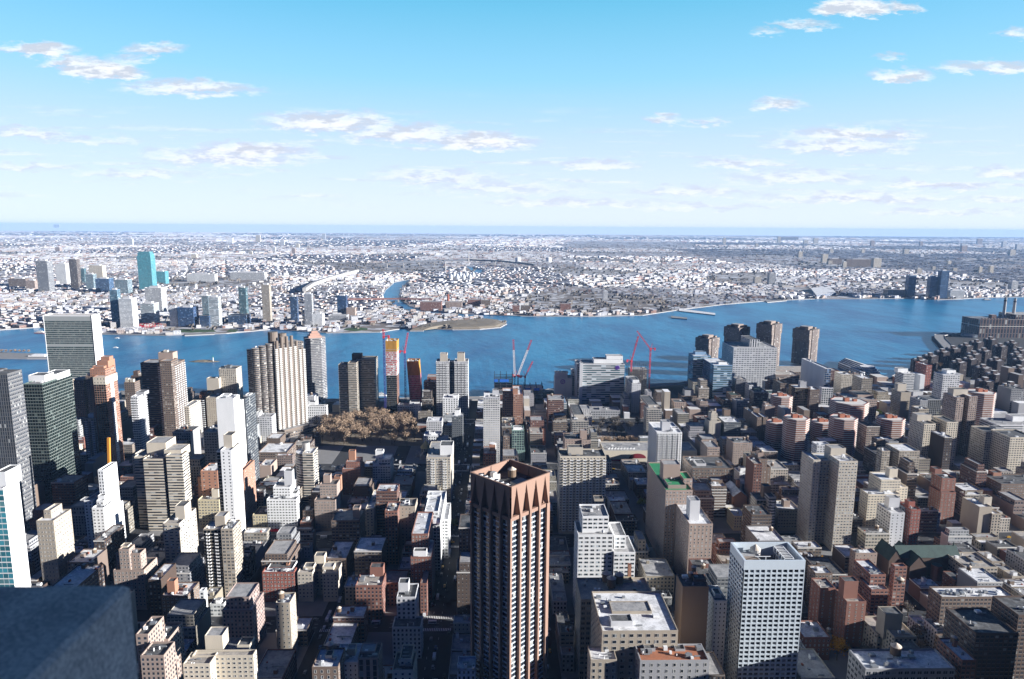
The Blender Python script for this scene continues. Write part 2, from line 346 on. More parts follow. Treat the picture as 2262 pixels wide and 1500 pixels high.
# ------------------------------------------------------------------ the setting: river, land, streets
AVE = [(360,42),(503,23),(648,30),(862,30),(1080,30)]
STR = [(-47,30.4),(37.5,18.3)]
x = 37.5
for k in range(9): x += 78.3; STR.append((x,18.3))
x += 84; STR.append((x,30)); x += 6
for k in range(9): x += 78.3; STR.append((x,18.3))
x = -131.5
for k in range(6): STR.append((x,18.3)); x -= 78.3
STR.append((x-6,30)); x -= 90
for k in range(4): STR.append((x,18.3)); x -= 78.3
STR.sort()
SHORE = [(-4000,1500),(-1500,1340),(-1000,1290),(-700,1262),(-416,1222),(-318,1200),(-208,1207),(-30,1218),(109,1284),(366,1335),(470,1400),(560,1440),(640,1480),
         (700,1440),(716,1360),(838,1408),(1050,1606),(1150,1700),(1180,1760),(1225,1850),(1262,1925),(1300,1985),(1360,2030),(1418,2050),(1548,2140),(1860,2360),(2400,2750),(5000,3600)]
mb = MB(); mb.sheet([(-7000,850),(9000,850),(9000,4400),(-7000,4400)], -2.0, 'water'); tag(mb.obj('river'), kind='structure')
mb = MB(); man = SHORE+[(5000,-900),(-4000,-900)]; mb.sheet(man, 0.0, 'asphalt')
for a, b in zip(SHORE[:-1], SHORE[1:]): mb.face([(a[0],a[1],0),(b[0],b[1],0),(b[0],b[1],-4),(a[0],a[1],-4)], 'concrete')
tag(mb.obj('ground'), kind='structure')
QS = [(-40,731),(90,722),(225,738),(370,740),(500,736),(600,727),(720,735),(840,733),(870,728),(900,724),(905,731),(935,731),(940,724),(965,727),(1000,728),(1060,727),(1105,723),(1120,715),(1108,708),(1060,702),(980,697),(935,692),(900,686),(870,674),(852,662),
      (845,654),(852,640),(872,623),(908,616),(890,632),(882,650),(884,661),(905,676),(935,686),(1010,693),(1150,698),(1300,699),(1420,696),(1500,684),(1600,672),(1700,664),(1800,660),(1900,660),(2000,659),(2070,662),(2110,661),(2180,657),(2300,655)]
qs = [G(*p) for p in QS]
far = [(6000,3300),(26000,22000),(25000,34000),(-25000,34000),(-26000,20000),(-6000,2600),(-2500,2150)]
mb = MB(); mb.sheet(qs+far, 0.0, 'cityground')
for a, b in zip(qs[:-1], qs[1:]): mb.face([(a[0],a[1],0),(b[0],b[1],0),(b[0],b[1],-4),(a[0],a[1],-4)], 'concrete')
tag(mb.obj('land'), kind='structure')
mb = MB(); mb.sheet([G(*p) for p in [(1026,586),(1036,583),(1050,592),(1068,598),(1064,606),(1046,606),(1040,596)]], .06, 'water'); tag(mb.obj('creek'), kind='structure')
# kerbed pavements, one slab per block
mb = MB()
AE = [(215,339)]+[(a[0]+a[1]/2, b[0]-b[1]/2) for a, b in zip(AVE[:-1], AVE[1:])]+[(1095,1190)]
BLOCKS = []
for (a, wa), (b, wb) in zip(STR[:-1], STR[1:]):
    for i, (y0, y1) in enumerate(AE):
        x0, x1 = a+wa/2, b-wb/2
        if i == 5 and x0 > 350: continue
        BLOCKS.append((x0, x1, y0, y1)); mb.box(x0+.01, x1, y0, y1, .004, .15, 'pavement', 'pavement')
tag(mb.obj('pavement'), kind='structure')
mb = MB()                                      # zebra crossings and lane lines
for ax, aw in [(-47,26),(37.5,13),(-131.5,13),(116,13),(194,13)]:
    for ay, w_ in AVE:
        for sy in (-1, 1):
            yc = ay+sy*(w_/2-3)
            n = int(aw/1.4)
            for k in range(n):
                xx = ax-aw/2+.5+k*1.4; mb.sheet([(xx,yc-2),(xx+.7,yc-2),(xx+.7,yc+2),(xx,yc+2)], .004, 'paint')
for ax in (-47,):
    for k in range(60):
        for dx in (-3.4, 3.4): mb.sheet([(ax+dx-.1,385+k*12),(ax+dx+.1,385+k*12),(ax+dx+.1,388+k*12),(ax+dx-.1,388+k*12)], .004, 'paint')
for ay, w_ in AVE:
    for k in range(-30, 70):
        for dy in (-5, 0, 5): mb.sheet([(k*12,ay+dy-.1),(k*12+3,ay+dy-.1),(k*12+3,ay+dy+.1),(k*12,ay+dy+.1)], .004, 'paint')
tag(mb.obj('road_markings'), kind='structure')
mb = MB()                                      # shore drive along the near bank: raised deck
for a, b in zip(SHORE[3:12], SHORE[4:13]):
    mb.face([(a[0],a[1]-24,7),(b[0],b[1]-24,7),(b[0],b[1]-4,7),(a[0],a[1]-4,7)], 'pavement')
    for o in (-24, -4): mb.face([(a[0],a[1]+o,5.5),(b[0],b[1]+o,5.5),(b[0],b[1]+o,8),(a[0],a[1]+o,8)], 'concrete')
for a, b in zip(SHORE[15:22], SHORE[16:23]):
    mb.face([(a[0]+26,a[1]-20,6),(b[0]+26,b[1]-20,6),(b[0]+6,b[1]-4,6),(a[0]+6,a[1]-4,6)], 'pavement')
    for o in (26, 6): mb.face([(a[0]+o,a[1]-(20 if o > 9 else 4),4.5),(b[0]+o,b[1]-(20 if o > 9 else 4),4.5),(b[0]+o,b[1]-(20 if o > 9 else 4),7),(a[0]+o,a[1]-(20 if o > 9 else 4),7)], 'concrete')
tag(mb.obj('riverside_road'), kind='structure')

# ------------------------------------------------------------------ colours
K = dict(white=(.80,.80,.79), cream=(.62,.55,.44), tan=(.40,.345,.275), beige=(.52,.465,.385), grey=(.36,.36,.37), dgrey=(.12,.13,.14), lgrey=(.58,.58,.59),
         brick=(.25,.12,.09), brown=(.185,.135,.105), orange=(.37,.19,.125), pink=(.36,.275,.23), red=(.29,.10,.075), dbrown=(.11,.075,.06), yellow=(.60,.52,.34),
         green=(.10,.135,.12), black=(.04,.04,.045), blue=(.22,.34,.48), concrete=(.46,.42,.37))
FOOT = []                                      # footprints already taken
HEROES = []
WINMESH = {}
def winmesh(ww, wh, pane='pane', dark=False):
    k = (round(ww,2), round(wh,2), pane, dark)
    if k not in WINMESH:
        mb = MB(); a, b = ww/2, wh/2; t = .1; d = .10       # frame stands .10 m proud, pane sits inside it; local -Y faces out
        for (x0,x1,z0,z1) in ((-a,a,b-t,b),(-a,a,-b,-b+t*1.6),(-a,-a+t,-b+t*1.6,b-t),(a-t,a,-b+t*1.6,b-t)): mb.box(x0,x1,-d,-.002,z0,z1,'steel' if dark else 'trim','steel' if dark else 'trim',bottom=True)
        n = 2 if ww > 1.3 else 1; iw = (2*a-2*t)/n
        for i in range(n): mb.face([(-a+t+i*iw+.03,-.03,-b+t*1.6),(-a+t+(i+1)*iw-.03,-.03,-b+t*1.6),(-a+t+(i+1)*iw-.03,-.03,b-t),(-a+t+i*iw+.03,-.03,b-t)], pane)
        WINMESH[k] = (mb, mb.mesh('window'))
    return WINMESH[k]
def repeat(parent, name, mbm, spots, limit=100):
    """spots: (x, y, z, rotation). The nearest hundred are parts, the rest one part."""
    mb, me = mbm; o = parent['_o']
    spots = sorted(spots, key=lambda s: s[0]**2+s[1]**2+(s[2]-CAMZ)**2)
    for s in spots[:limit]: place(name, me, parent, (s[0]-o[0], s[1]-o[1], s[2]-o[2]), s[3])
    if len(spots) > limit:
        b = MB(); b.mats = list(mb.mats)
        for (x, y, z, rz) in spots[limit:]:
            c, n = math.cos(rz), math.sin(rz); i0 = len(b.v)
            b.v += [(x+p[0]*c-p[1]*n, y+p[0]*n+p[1]*c, z+p[2]) for p in mb.v]
            b.f += [tuple(i0+i for i in f) for f in mb.f]; b.m += mb.m; b.uv += mb.uv; b.c += mb.c
        tag(b.obj(name, parent), kind='stuff')
def winrow(x0, x1, y0, y1, z0, z1, side, bay, fl, skip=0):
    """window spots on one wall; side is 'f' (faces -Y), 'l' (faces -X) or 'r' (faces +X)"""
    L = (x1-x0) if side == 'f' else (y1-y0); n = max(1, int(round(L/bay))); k = max(1, int(round((z1-z0)/fl))); out = []
    for i in range(n):
        for j in range(1, k):
            t = (i+.5)/n*L; z = z0+(j+.5)*(z1-z0)/k
            if side == 'f': out.append((x0+t, y0, z, 0))
            elif side == 'r': out.append((x1, y0+t, z, R(90)))
            else: out.append((x0, y0+t, z, R(-90)))
    return out
def tank(parent, x, y, z, r, h, wood=True, cone=True):
    mb = MB(); mt = 'tankwood' if wood else 'whitepaint'
    mb.cyl(x, y, r, z+1.6, z+1.6+h, 14, mt, mt)
    o = mb.obj('water_tank', parent); loc = parent['_o']
    mb = MB(); 
    for sx in (-1, 1):
        for sy in (-1, 1): mb.bar((x+sx*r*.6,y+sy*r*.6,z),(x+sx*r*.6,y+sy*r*.6,z+1.6),.25,'steel')
    mb.box(x-r*.8,x+r*.8,y-r*.8,y+r*.8,z+1.4,z+1.6,'steel')
    mb.obj('tank_stand', o, off=tuple(loc))
    if cone:
        mb = MB(); mb.cyl(x, y, r*1.08, z+1.6+h, z+1.6+h+r*.7, 14, 'tankcone', r1=0); mb.obj('tank_lid', o, off=tuple(loc))
    return o
def solve_depth(X, Z, Y, xb):
    lo, hi = Y, Y+160
    f = lambda y: proj(X, y, Z)[0]-xb
    s = f(lo)
    for _ in range(40):
        md = (lo+hi)/2
        if f(md)*s > 0: lo = md
        else: hi = md
    return (lo+hi)/2-Y
ROOFS = dict(w='roof_w', g='roof_g', d='roof_d', n='roof_n', o='roof_o', t='roof_t', c='roof_c')
def hero(kind, label, cat, V, c='tan', st='punch', bay=3.2, fl=3.1, roof='w', B=(), T=(), win=None, short=None, group=None, units=3, cb=None, par=1.1, base=0.15, bal=None, st2=None, bands=None, dy=0):
    """V: volumes (left px, right px, roof px of the front edge, distance Y, depth in metres or 'px' of the far corner)."""
    vols = []; V = [(v[0],v[1],v[2],v[3]+dy,v[4]) for v in V]; B = [tuple(b[:3])+(b[3]+dy,)+tuple(b[4:]) for b in B]; T = [(t[0],t[1]+dy)+tuple(t[2:]) for t in T]
    for i, (xl, xr, yt, Y, D) in enumerate(V):
        e = .04*i; x0, z0 = A(xl, yt, Y); x1, z1 = A(xr, yt, Y); z = (z0+z1)/2
        if isinstance(D, str): D = solve_depth(x1 if (x0+x1) < 0 else x0, z, Y, float(D))
        if D < 4.1 or D > 100: D = 20
        vols.append((x0+e, x1-e, Y+e, Y+D-e, z))
    xc = sum(v[0]+v[1] for v in vols)/2/len(vols); yc = sum(v[2]+v[3] for v in vols)/2/len(vols)
    root = thing(kind, label, cat, (xc, yc, base), group); root['short'] = short or ''
    FOOT.extend((v[0], v[1], v[2], v[3]) for v in vols)
    HEROES.append((root, short, vols[0], label))
    color = K[c] if isinstance(c, str) else c
    w_ = MB(); r_ = MB(); spots = []
    for i, (x0, x1, y0, y1, z) in enumerate(vols):
        stl = st[min(i, len(st)-1)] if isinstance(st, (list, tuple)) else st; p = [(x0,y0),(x1,y0),(x1,y1),(x0,y1)]
        z0 = base
        if win: stl = 'blank'
        for k in range(4): w_.wall(p[k], p[(k+1) % 4], z0, z, (st2 if st2 and k != 0 else stl), bay, fl)
        for k in range(4): a_, b_ = p[k], p[(k+1) % 4]; w_.wall(a_, b_, z, z+par, 'blank')
        w_.ring(p, z, z+par, .5, 'blank'); rf = roof[i] if len(roof) > 1 else roof
        r_.face([(x0+.5,y0+.5,z),(x1-.5,y0+.5,z),(x1-.5,y1-.5,z),(x0+.5,y1-.5,z)], ROOFS[rf])
        if bands:
            for j in range(1, int((z-z0)/bands)): zz = z0+j*(z-z0)/int((z-z0)/bands); w_.box(x0-.35,x1+.35,y0-.35,y1+.35,zz-.35,zz+.55,'trim','trim',bottom=True)
        if win:
            ww, wh, pane = win[0], win[1], (win[2] if len(win) > 2 else 'pane')
            spots += winrow(x0,x1,y0,y1,z0,z,'f',bay,fl)+winrow(x0,x1,y0,y1,z0,z,'r' if xc < 0 else 'l',bay,fl)
    w_.obj('wall', root, color); r_.obj('roof', root)
    if win: 
        ok = []
        for s in spots:                        # keep only windows that are not inside another volume of the same building
            px_, py_ = s[0]+.6*(1 if s[3] > 1 else -1 if s[3] < -1 else 0), s[1]-.6*(s[3] == 0)
            if not any(v[0] < px_ < v[1] and v[2] < py_ < v[3] and s[2] < v[4]+1 for v in vols): ok.append(s)
        repeat(root, 'window', winmesh(win[0], win[1], win[2] if len(win) > 2 else 'pane'), ok)
    if bal: balconies(root, vols, *bal)
    zr = vols[0][4]
    for b in B:
        xl, xr, yt, Y, D = b[:5]; x0, z0 = A(xl, yt, Y); x1, z1 = A(xr, yt, Y); z = (z0+z1)/2
        zb = zr
        for v in vols:
            if v[0]-1 < (x0+x1)/2 < v[1]+1 and v[2]-1 < Y+D/2 < v[3]+1: zb = v[4]
        bm = MB(); p = [(x0,Y),(x1,Y),(x1,Y+D),(x0,Y+D)]
        bst = b[6] if len(b) > 6 else 'blank'
        if z < zb+1.5: z = zb+1.5
        bm.prism(p, zb-.3, z, bst, None, bay, fl); bm.ring(p, z-.6, z, .3, 'blank'); bm.face([(x0+.3,Y+.3,z-.6),(x1-.3,Y+.3,z-.6),(x1-.3,Y+D-.3,z-.6),(x0+.3,Y+D-.3,z-.6)], 'roof_d' if rng.random() < .5 else 'roof_g')
        bm.obj('bulkhead', root, K[b[5]] if len(b) > 5 and b[5] else (K[cb] if cb else color))
    for t in T:
        px, Y, rr, hh = t[:4]; zz = t[4] if len(t) > 4 else None
        X = A(px, vols[0][3] and V[0][2], Y)[0]
        if zz is None:
            zz = zr
            for v in vols:
                if v[0]-1 < X < v[1]+1 and v[2]-1 < Y < v[3]+1: zz = v[4]
        tank(root, X, Y, zz, rr, hh, *(t[5:]))
    x0, x1, y0, y1, z = vols[0]
    for k in range(units):
        if x1-x0 < 6 or y1-y0 < 6: break
        ux, uy = rng.uniform(x0+1.5, x1-4), rng.uniform(y0+1.5, y1-4); s = rng.uniform(1.2, 3)
        um = MB(); um.box(ux, ux+s*rng.uniform(.8,1.5), uy, uy+s, z+.3, z+rng.uniform(1.2,2.6), 'metal' if k % 3 else 'whitepaint'); 
        for q in (0, 1): um.bar((ux+.3+q*(s-.7),uy+.5,z),(ux+.3+q*(s-.7),uy+.5,z+.3),.3,'steel')
        um.obj('roof_unit', root)
    if V[0][3] < 640:                          # pipes, ducts and vents show on the nearer roofs
        for v in vols[:2]:
            for k in range(4):
                if v[1]-v[0] < 7 or v[3]-v[2] < 7: break
                ux, uy = rng.uniform(v[0]+1.2, v[1]-5.5), rng.uniform(v[2]+1.2, v[3]-3); um = MB()
                if k % 2: um.box(ux, ux+rng.uniform(2.5,5), uy, uy+.6, v[4]+.35, v[4]+1.0, 'metal'); um.bar((ux+.4,uy+.3,v[4]), (ux+.4,uy+.3,v[4]+.35), .3, 'steel'); um.obj('duct', root)
                else: um.cyl(ux, uy, .4, v[4], v[4]+rng.uniform(.9,2.4), 8, 'whitepaint', 'steel'); um.obj('vent_pipe', root)
    root['vols'] = [c_ for v in vols for c_ in v]
    return root, vols
def balconies(root, vols, w_, d, bay, fl, which=(0,), side='f', off=0, rail='whitepaint', h=1.0):
    mb = MB(); mb.box(-w_/2, w_/2, -d, -.005, -.12, .12, 'trim', bottom=True)
    for (a, b, c, e) in ((-w_/2,w_/2,-d,-d+.12),(-w_/2,-w_/2+.12,-d+.12,-.01),(w_/2-.12,w_/2,-d+.12,-.01)): mb.box(a, b, c, e, .12, h, rail)
    me = mb.mesh('balcony'); spots = []
    for i in which:
        x0, x1, y0, y1, z = vols[i]
        for s in side: spots += [(q[0]+(off if s == 'f' else 0), q[1]+(off if s != 'f' else 0), q[2]-fl*.35, q[3]) for q in winrow(x0, x1, y0, y1, .15, z-1, s, bay, fl)]
    repeat(root, 'balcony', (mb, me), spots)

# ------------------------------------------------------------------ buildings of the near bank, left of the frame to right
H = hero
# --- left
H('office_tower','dark grey ribbed office tower cut by the left edge, pale side full of windows','office tower',[(-45,16,828,575,'48')],(.13,.13,.135),['rib'],2.2,3.7,'d',units=2,st2='punch2',B=[(-40,0,818,590,10)],short='the grey ribbed tower at the left edge',dy=70)
H('office_tower','black-green glass slab tower with a white box of equipment on its roof','office tower',[(51,93,850,665,'159')],'green',['slabgrid'],3.0,3.6,'g',B=[(62,98,829,680,16,'white'),(92,125,826,690,24,'white')],st2='slabgrid',short='the dark green glass slab',dy=75)
H('podium','low flat glass podium running from the foot of the dark green slab','podium',[(166,194,1051,760,'200')],'dgrey','grid',4,4,'w',units=1,dy=60)
H('office_building','white blank-sided tower with a teal glass front at the left edge','office building',[(-50,7,1082,352,'42')],'white',['teal'],3.2,3.7,'w',st2='blank',B=[(-12,11,1043,356,14,'white')],units=1,short='the white blank-sided tower',dy=60)
H('office_building','stepped sandstone building shaped like a ziggurat, sunlit on its right','office building',[(80,118,1153,455,'157'),(96,112,1130,462,'137')],'tan','small',3.0,3.5,'w',win=(1.1,1.5),units=2,short='the sandstone ziggurat',dy=90)
H('apartment_building','white apartment house climbing in steps to a small square top','apartment building',[(203,229,1124,478,16),(213,229,1108,484,12),(185,204,1108,490,22),(208,228,1140,494.2,34)],'white','punch',3.2,3.0,'g',win=(1.6,1.4),B=[(216,230,1095,488,8,'white'),(220,237,1083,505,8,'blue')],units=2,short='the white stepped apartment house',dy=105)
H('apartment_building','narrow white building whose whole right wall is blank and brilliant','apartment building',[(216,228,1041,548,'258')],'white',['punch'],3,3.1,'g',st2='blank',units=2,short='the brilliant blank white wall',dy=50)
H('apartment_tower','cream tower of stacked balcony bands with a blank square crown','apartment tower',[(316,361,1016,598,30),(296,318,1011,606,26),(366,402,1008,597,'417'),(291,330,1008,640,20)],'cream',['band','band','band','small'],3.3,3.0,'g',B=[(323,366,978,612,22,'cream'),(362,400,994,606,20,'cream')],units=3,short='the cream banded tower',dy=77)
H('apartment_tower','orange brick tower with a white stripe down its side and a stepped brick crown','apartment tower',[(206,232,834,760,'258'),(198,232,817,768,'255')],'orange',['slabgrid','small'],3.2,3.0,'d',units=0,st2='punch2',B=[(204,229,809,776,22,'orange'),(213,238,797,782,16,'orange'),(222,241,788,786,9,'orange')],short='the orange brick tower',dy=88)  # near-black front: its shade and dark glass put into the colour
H('apartment_tower','gothic brick tower with a pale carved top, left of the orange brick tower','apartment tower',[(162,184,842,960,24)],'brown','punch',3,3.1,'d',B=[(164,182,836,964,16,'beige')],units=0)
H('apartment_tower','gothic brick tower with a cream crown close behind the orange brick tower','apartment tower',[(189,207,833,950,24)],'brown','punch',3,3.1,'d',B=[(190,205,826,954,14,'cream')],units=0)
H('apartment_tower','slim dark tower edged with two ladders of tan balconies','apartment tower',[(183,212,926,705,24)],'tan','grid',3.4,3.0,'d',B=[(194,206,915,712,6,'white')],bal=(3.2,1.6,9,3.0),units=1,short='the slim tower with ladder balconies',dy=150)
H('apartment_tower','dark gothic tower with pale pinnacles standing at the water','apartment tower',[(274,297,846,1010,26)],'brown','punch',3,3.1,'d',B=[(276,283,836,1014,5,'beige'),(286,294,838,1014,5,'beige')],units=0)
H('apartment_tower','second dark gothic tower peeping out beside the brown bay-window tower','apartment tower',[(289,315,832,1035,24)],'dbrown','punch',3,3.1,'d',B=[(294,304,820,1040,8,'dbrown'),(305,313,826,1040,8,'beige')],units=0)
H('apartment_building','pale apartment house striped by white balconies left of the brown bay-window tower','apartment building',[(289,304,878,830,'322')],'lgrey','punch2',3.2,3.0,'w',bal=(4.2,1.6,5.5,3.0,(0,),'fr'),B=[(300,318,866,842,12,'grey')],units=1)
r_, v_ = H('apartment_tower','big brown tower with white bay balconies and a pink square crown','apartment tower',[(347,383,806,830,'408'),(310,352,803,858,26),(352,378,799,823,20)],'brown',['punch2','bandw','punch2'],3.3,3.0,'g',bal=(2.6,1.5,6.2,3.0,(0,),'fr'),B=[(349,381,779,840,14,'pink'),(361,369,774,846,5,'beige')],units=2,short='the brown bay-window tower',dy=85)
H('apartment_building','cream apartment slab with lit side balconies right of the brown bay-window tower','apartment building',[(401,417,900,862,'443')],'beige','punch2',3.2,3.0,'g',bal=(4,1.4,6,3.0,(0,),'r'),units=2,dy=75)
H('apartment_building','orange brick apartment slab by the river drive','apartment building',[(440,454,874,1000,30)],'orange','punch',3,3,'d',B=[(441,453,866,1006,10,'orange')],units=1)
H('apartment_building','tan apartment slab edged with balconies beside the orange brick slab','apartment building',[(455,478,880,985,26)],'tan',['small'],3,3,'g',bal=(3,1.4,40,3.0,(0,),'f',-12),units=1)
H('apartment_tower','cream blank-walled tower with a dark blue flank against the river','apartment tower',[(456,483,837,1120,12),(483,521,816,1128,26)],'beige',['blank','punch'],3.2,3,'d',B=[(484,497,812,1134,12,'dgrey'),(497,508,808,1138,10,'dgrey')],units=1,short='the blank-walled tower by the river')
H('office_tower','tall white slab with a blank grey-white face and a brilliant side','office tower',[(477,516,882,700,'529')],'white','blank',3,3.4,'w',B=[(487,505,877,712,10,'white')],units=4,short='the tall white slab',dy=35)
H('service_shaft','slim white shaft attached between the white slab and its dark grid slab','service shaft',[(517,524,893,712,'538')],'white','blank',3,3.4,'w',units=0,dy=35)
H('office_tower','dark gridded slab with a thin white edge right behind the white slab','office tower',[(539,542,884,742,'564')],'dgrey',['blank'],3,3.2,'g',st2='grid',B=[(542,551,872,760,10,'white')],units=2,short='the dark gridded slab',dy=30)
H('hotel','slim white tower with a dark glass edge, rising in front of the white slab','hotel',[(487,511,997,590,'532'),(478,488,999,596,14)],'white',['small','blackgl'],4.2,3.2,'w',B=[(493,512,961,600,'0' and 12,'beige')],units=2,short='the slim white tower',dy=23)
H('apartment_building','red-brown brick building stepping up on its left, blank to the west','apartment building',[(443,480,1042,642,24),(436,480,1056,645,22),(428,480,1075,648,20)],'orange','small',6,3.4,'w',units=4,short='the stepped brick building',dy=50)
H('apartment_building','narrow brown brick apartment house tucked right of the slim white tower','apartment building',[(530,538,1041,660,'562')],'orange','punch',3.2,3.2,'g',win=(1.3,1.6),units=2,dy=30)
H('apartment_building','yellow-cream apartment house with paired windows left of the slim white tower','apartment building',[(437,484,1106,610,24)],'yellow','pair' if 0 else 'punch2',3.3,3.0,'t',win=(1.9,1.4),B=[(467,482,1081,618,8,'cream')],units=4,short='the yellow-cream apartment house',dy=70)
H('apartment_tower','grey stone-brick apartment slab with arched window rows behind the yellow-cream house','apartment building',[(449,478,956,760,30)],'grey','punch2',3.2,3.1,'g',units=2)
H('apartment_tower','beige apartment tower with triple windows and a square plain turret','apartment tower',[(359,396,1159,520,'433')],'beige','trip',4.8,2.95,'t',win=(3.2,1.4,'paneblind'),B=[(386,407,1118,530,13,'beige')],units=2,short='the beige triple-window tower',dy=54)
r_, v_ = H('apartment_tower','tan tower with two strips of dark bay balconies and a brown rooftop shaft','apartment tower',[(488,514,1171,466,19),(449,488,1171,468,17)],'tan',['punch2','blackgl'],3.2,2.95,'w',bal=(2.6,1.5,6.2,2.95,(1,),'f'),B=[(474,496,1140,474,10,'tan'),(500,516,1154,480,8,'white')],units=6,short='the dark-bay tower',dy=74)
H('hotel','pink brick art deco hotel with white stone trim and a gabled top','hotel',[(256,310,1225,446,'322'),(250,318,1262,443,22),(262,285,1216,444,9)],'pink','punch',3.1,3.2,'d',win=(1.3,1.7),B=[(266,282,1207,449,6,'cream')],units=2,short='the art deco hotel',dy=82)
H('apartment_building','dark brick block with a lit brick side and an orange chimney-like bulkhead','apartment building',[(356,414,1319,405,'440')],'brown','punch2',3.2,2.95,'w',win=(1.7,1.4,'pane'),B=[(368,385,1284,409,6,'orange'),(390,408,1306,416,5,'orange')],units=5,short='the dark brick block',dy=98)
H('apartment_building','small white back building between the dark brick block and the dark-bay tower','apartment building',[(440,451,1308,436,'457')],'white','punch',3,3,'w',units=1,dy=70)
H('apartment_building','large cream apartment house with terraces and a plain cubic penthouse','apartment building',[(424,560,1451,392,'567'),(404,464,1470,384,12)],'cream','punch',3.6,3.0,'t',win=(1.7,1.4),B=[(452,491,1404,400,10,'cream'),(524,552,1432,402,9,'cream')],units=6,short='the large cream apartment house')
H('apartment_building','pink brick building with a raised sunlit block beside the granite ledge','apartment building',[(300,327,1405,386,'328'),(310,362,1452,372,14)],'pink','punch',3,3.1,'d',units=2)
H('apartment_building','pink brick building with a tall empty parapet beside the cream terraces','apartment building',[(336,372,1416,404,'376')],'pink','punch',3,3.1,'d',units=1)
H('apartment_building','red brick palazzo block under a heavy white cornice','apartment building',[(579,650,1266,514,'656')],'red','punch',3.1,3.2,'w',win=(1.4,1.7),B=[(590,646,1257,519,14,'white'),(632,638,1246,525,4,'orange')],units=5,short='the red brick palazzo',dy=22)
H('apartment_building','cream apartment house with a deep central court and planted roof','apartment building',[(657,690,1267,514,'700'),(712,745,1268,514,'757'),(688,714,1262,526,20)],'beige','punch',3.2,3.05,'t',win=(1.5,1.5),B=[(694,716,1228,530,8,'cream'),(670,692,1252,520,8,'cream'),(712,736,1252,520,8,'cream')],units=5,short='the cream court apartment house',dy=22)
H('apartment_building','long dark-sided building behind the cream court apartment house','apartment building',[(720,765,1236,556,'783')],'brown','punch',3.2,3.1,'w',units=4,T=[(741,572,2,3)])
H('apartment_building','narrow tan house with a water tank and white railings below the cream court house','apartment building',[(608,640,1335,452,'653')],'tan','punch',4,3.2,'w',win=(1.2,1.7),T=[(622,458,2.2,4)],units=3)
H('apartment_building','wide red-brown U-shaped block with pale copings and a brick bulkhead','apartment building',[(785,844,1296,518,'796'),(844,896,1290,538,22),(928,943,1292,524,36)],'brick','punch',3.2,3.1,'t',B=[(817,846,1253,534,8,'brick')],T=[(833,537,1.6,1.4)],units=4,short='the red-brown U-shaped block',dy=-10)
H('loft_building','shaded grey stepped building with a rounded blue mansard','loft building',[(876,918,1322,470,20),(866,930,1388,458,14)],'lgrey','punch',3.2,3.3,'d',B=[(880,902,1288,478,8,'lgrey')],units=2)
H('loft_building','red brick tower with white cornices and a pale glass attic','loft building',[(907,953,1233,536,'961'),(909,946,1182,548,'957')],'brick','punch',3.1,3.2,'w',win=(1.3,1.7),B=[(913,942,1217,538,6,'white')],units=4,short='the red brick corniced tower')
H('apartment_building','long white building stepping down in bright terraces toward the viewer','apartment building',[(927,972,1160,588,'986'),(938,968,1132,608,40),(966,990,1150,612,40)],'white','punch2',3.2,3.1,'w',units=5,short='the white terraced building')
H('apartment_building','tan box-roofed building beside the white terraced building','apartment building',[(877,917,1121,612,20)],'tan','small',3.2,3.2,'d',B=[(893,903,1110,618,6,'white')],units=4)
H('apartment_building','small dark brick building with a water tank left of the tan box-roofed one','apartment building',[(850,878,1131,600,22)],'brick','punch',3,3.1,'g',T=[(868,608,1.7,2.6)],units=2)
H('apartment_tower','cream apartment tower with corner balconies and a white roof slab by the gold cone','apartment tower',[(942,995,1012,742,'1002')],'beige','punch2',3.5,3.0,'g',win=(1.9,1.5,'paneblind'),bal=(4,1.5,12,3.0,(0,),'f'),B=[(972,1000,984,752,18,'white')],units=3,short='the cream balcony tower near the gold cone')
H('apartment_tower','tan tower with a rounded banded end and a drum on its roof','apartment tower',[(668,691,1003,742,'702')],'beige','band',3.2,3.0,'w',units=2,short='the rounded banded tower')
H('apartment_building','white apartment house with window columns over a red awning','apartment building',[(589,655,1105,668,'662'),(603,641,1078,674,22)],'white','punch2',3.1,3.05,'g',win=(1.7,1.4),B=[(627,645,1040,680,7,'lgrey'),(641,655,1090,676,10,'white')],units=4,short='the white house with the red awning')
H('tenement','short cream tenement with fire escapes touching the white house with the red awning','tenement',[(558,589,1139,668,22)],'yellow','punch',2.8,3.2,'d',win=(1.2,1.8),units=2)
H('apartment_building','brown brick setback apartment house with two brick bulkheads','apartment building',[(694,741,1107,676,'750'),(706,744,1072,684,'751')],'pink','punch2',3.2,3.0,'d',win=(1.9,1.4),B=[(714,729,1050,690,7,'pink'),(738,752,1053,704,7,'orange')],units=3,short='the brown setback house',dy=-4)
H('apartment_building','brown building with a wide empty roof terrace and a brick stair shaft','apartment building',[(732,794,1152,612,'806')],'brown','punch2',3.2,3.0,'t',B=[(779,794,1122,618,8,'pink')],units=2,short='the empty terrace building')
H('apartment_building','cream corner apartment house seen between the terrace building and the shaded avenue','apartment building',[(808,825,1125,655,'843'),(790,812,1128,672,22)],'cream','punch',3.2,3.1,'w',win=(1.3,1.6),T=[(802,690,2,3)],units=4,short='the cream corner house')
H('apartment_building','white-topped stepped building with a square white tower in blue shade','apartment building',[(823,862,1030,790,28),(836,862,1016,797,20)],'lgrey','punch2',3.2,3.1,'w',B=[(829,846,996,803,8,'white')],units=3,short='the white-topped stepped building')
H('apartment_building','brown brick building with a tall red bulkhead on its roof','apartment building',[(756,796,1038,770,26),(764,795,1022,776,18)],'brick','small',3.2,3.2,'g',B=[(770,784,996,784,6,'orange')],units=2,short='the brick building with a red bulkhead')
H('tenement','low white-roofed brown brick flat right of the dark gridded slab, rear one','tenement',[(570,634,1001,862,'654')],'brown','punch2',3.2,3.2,'w',units=4)
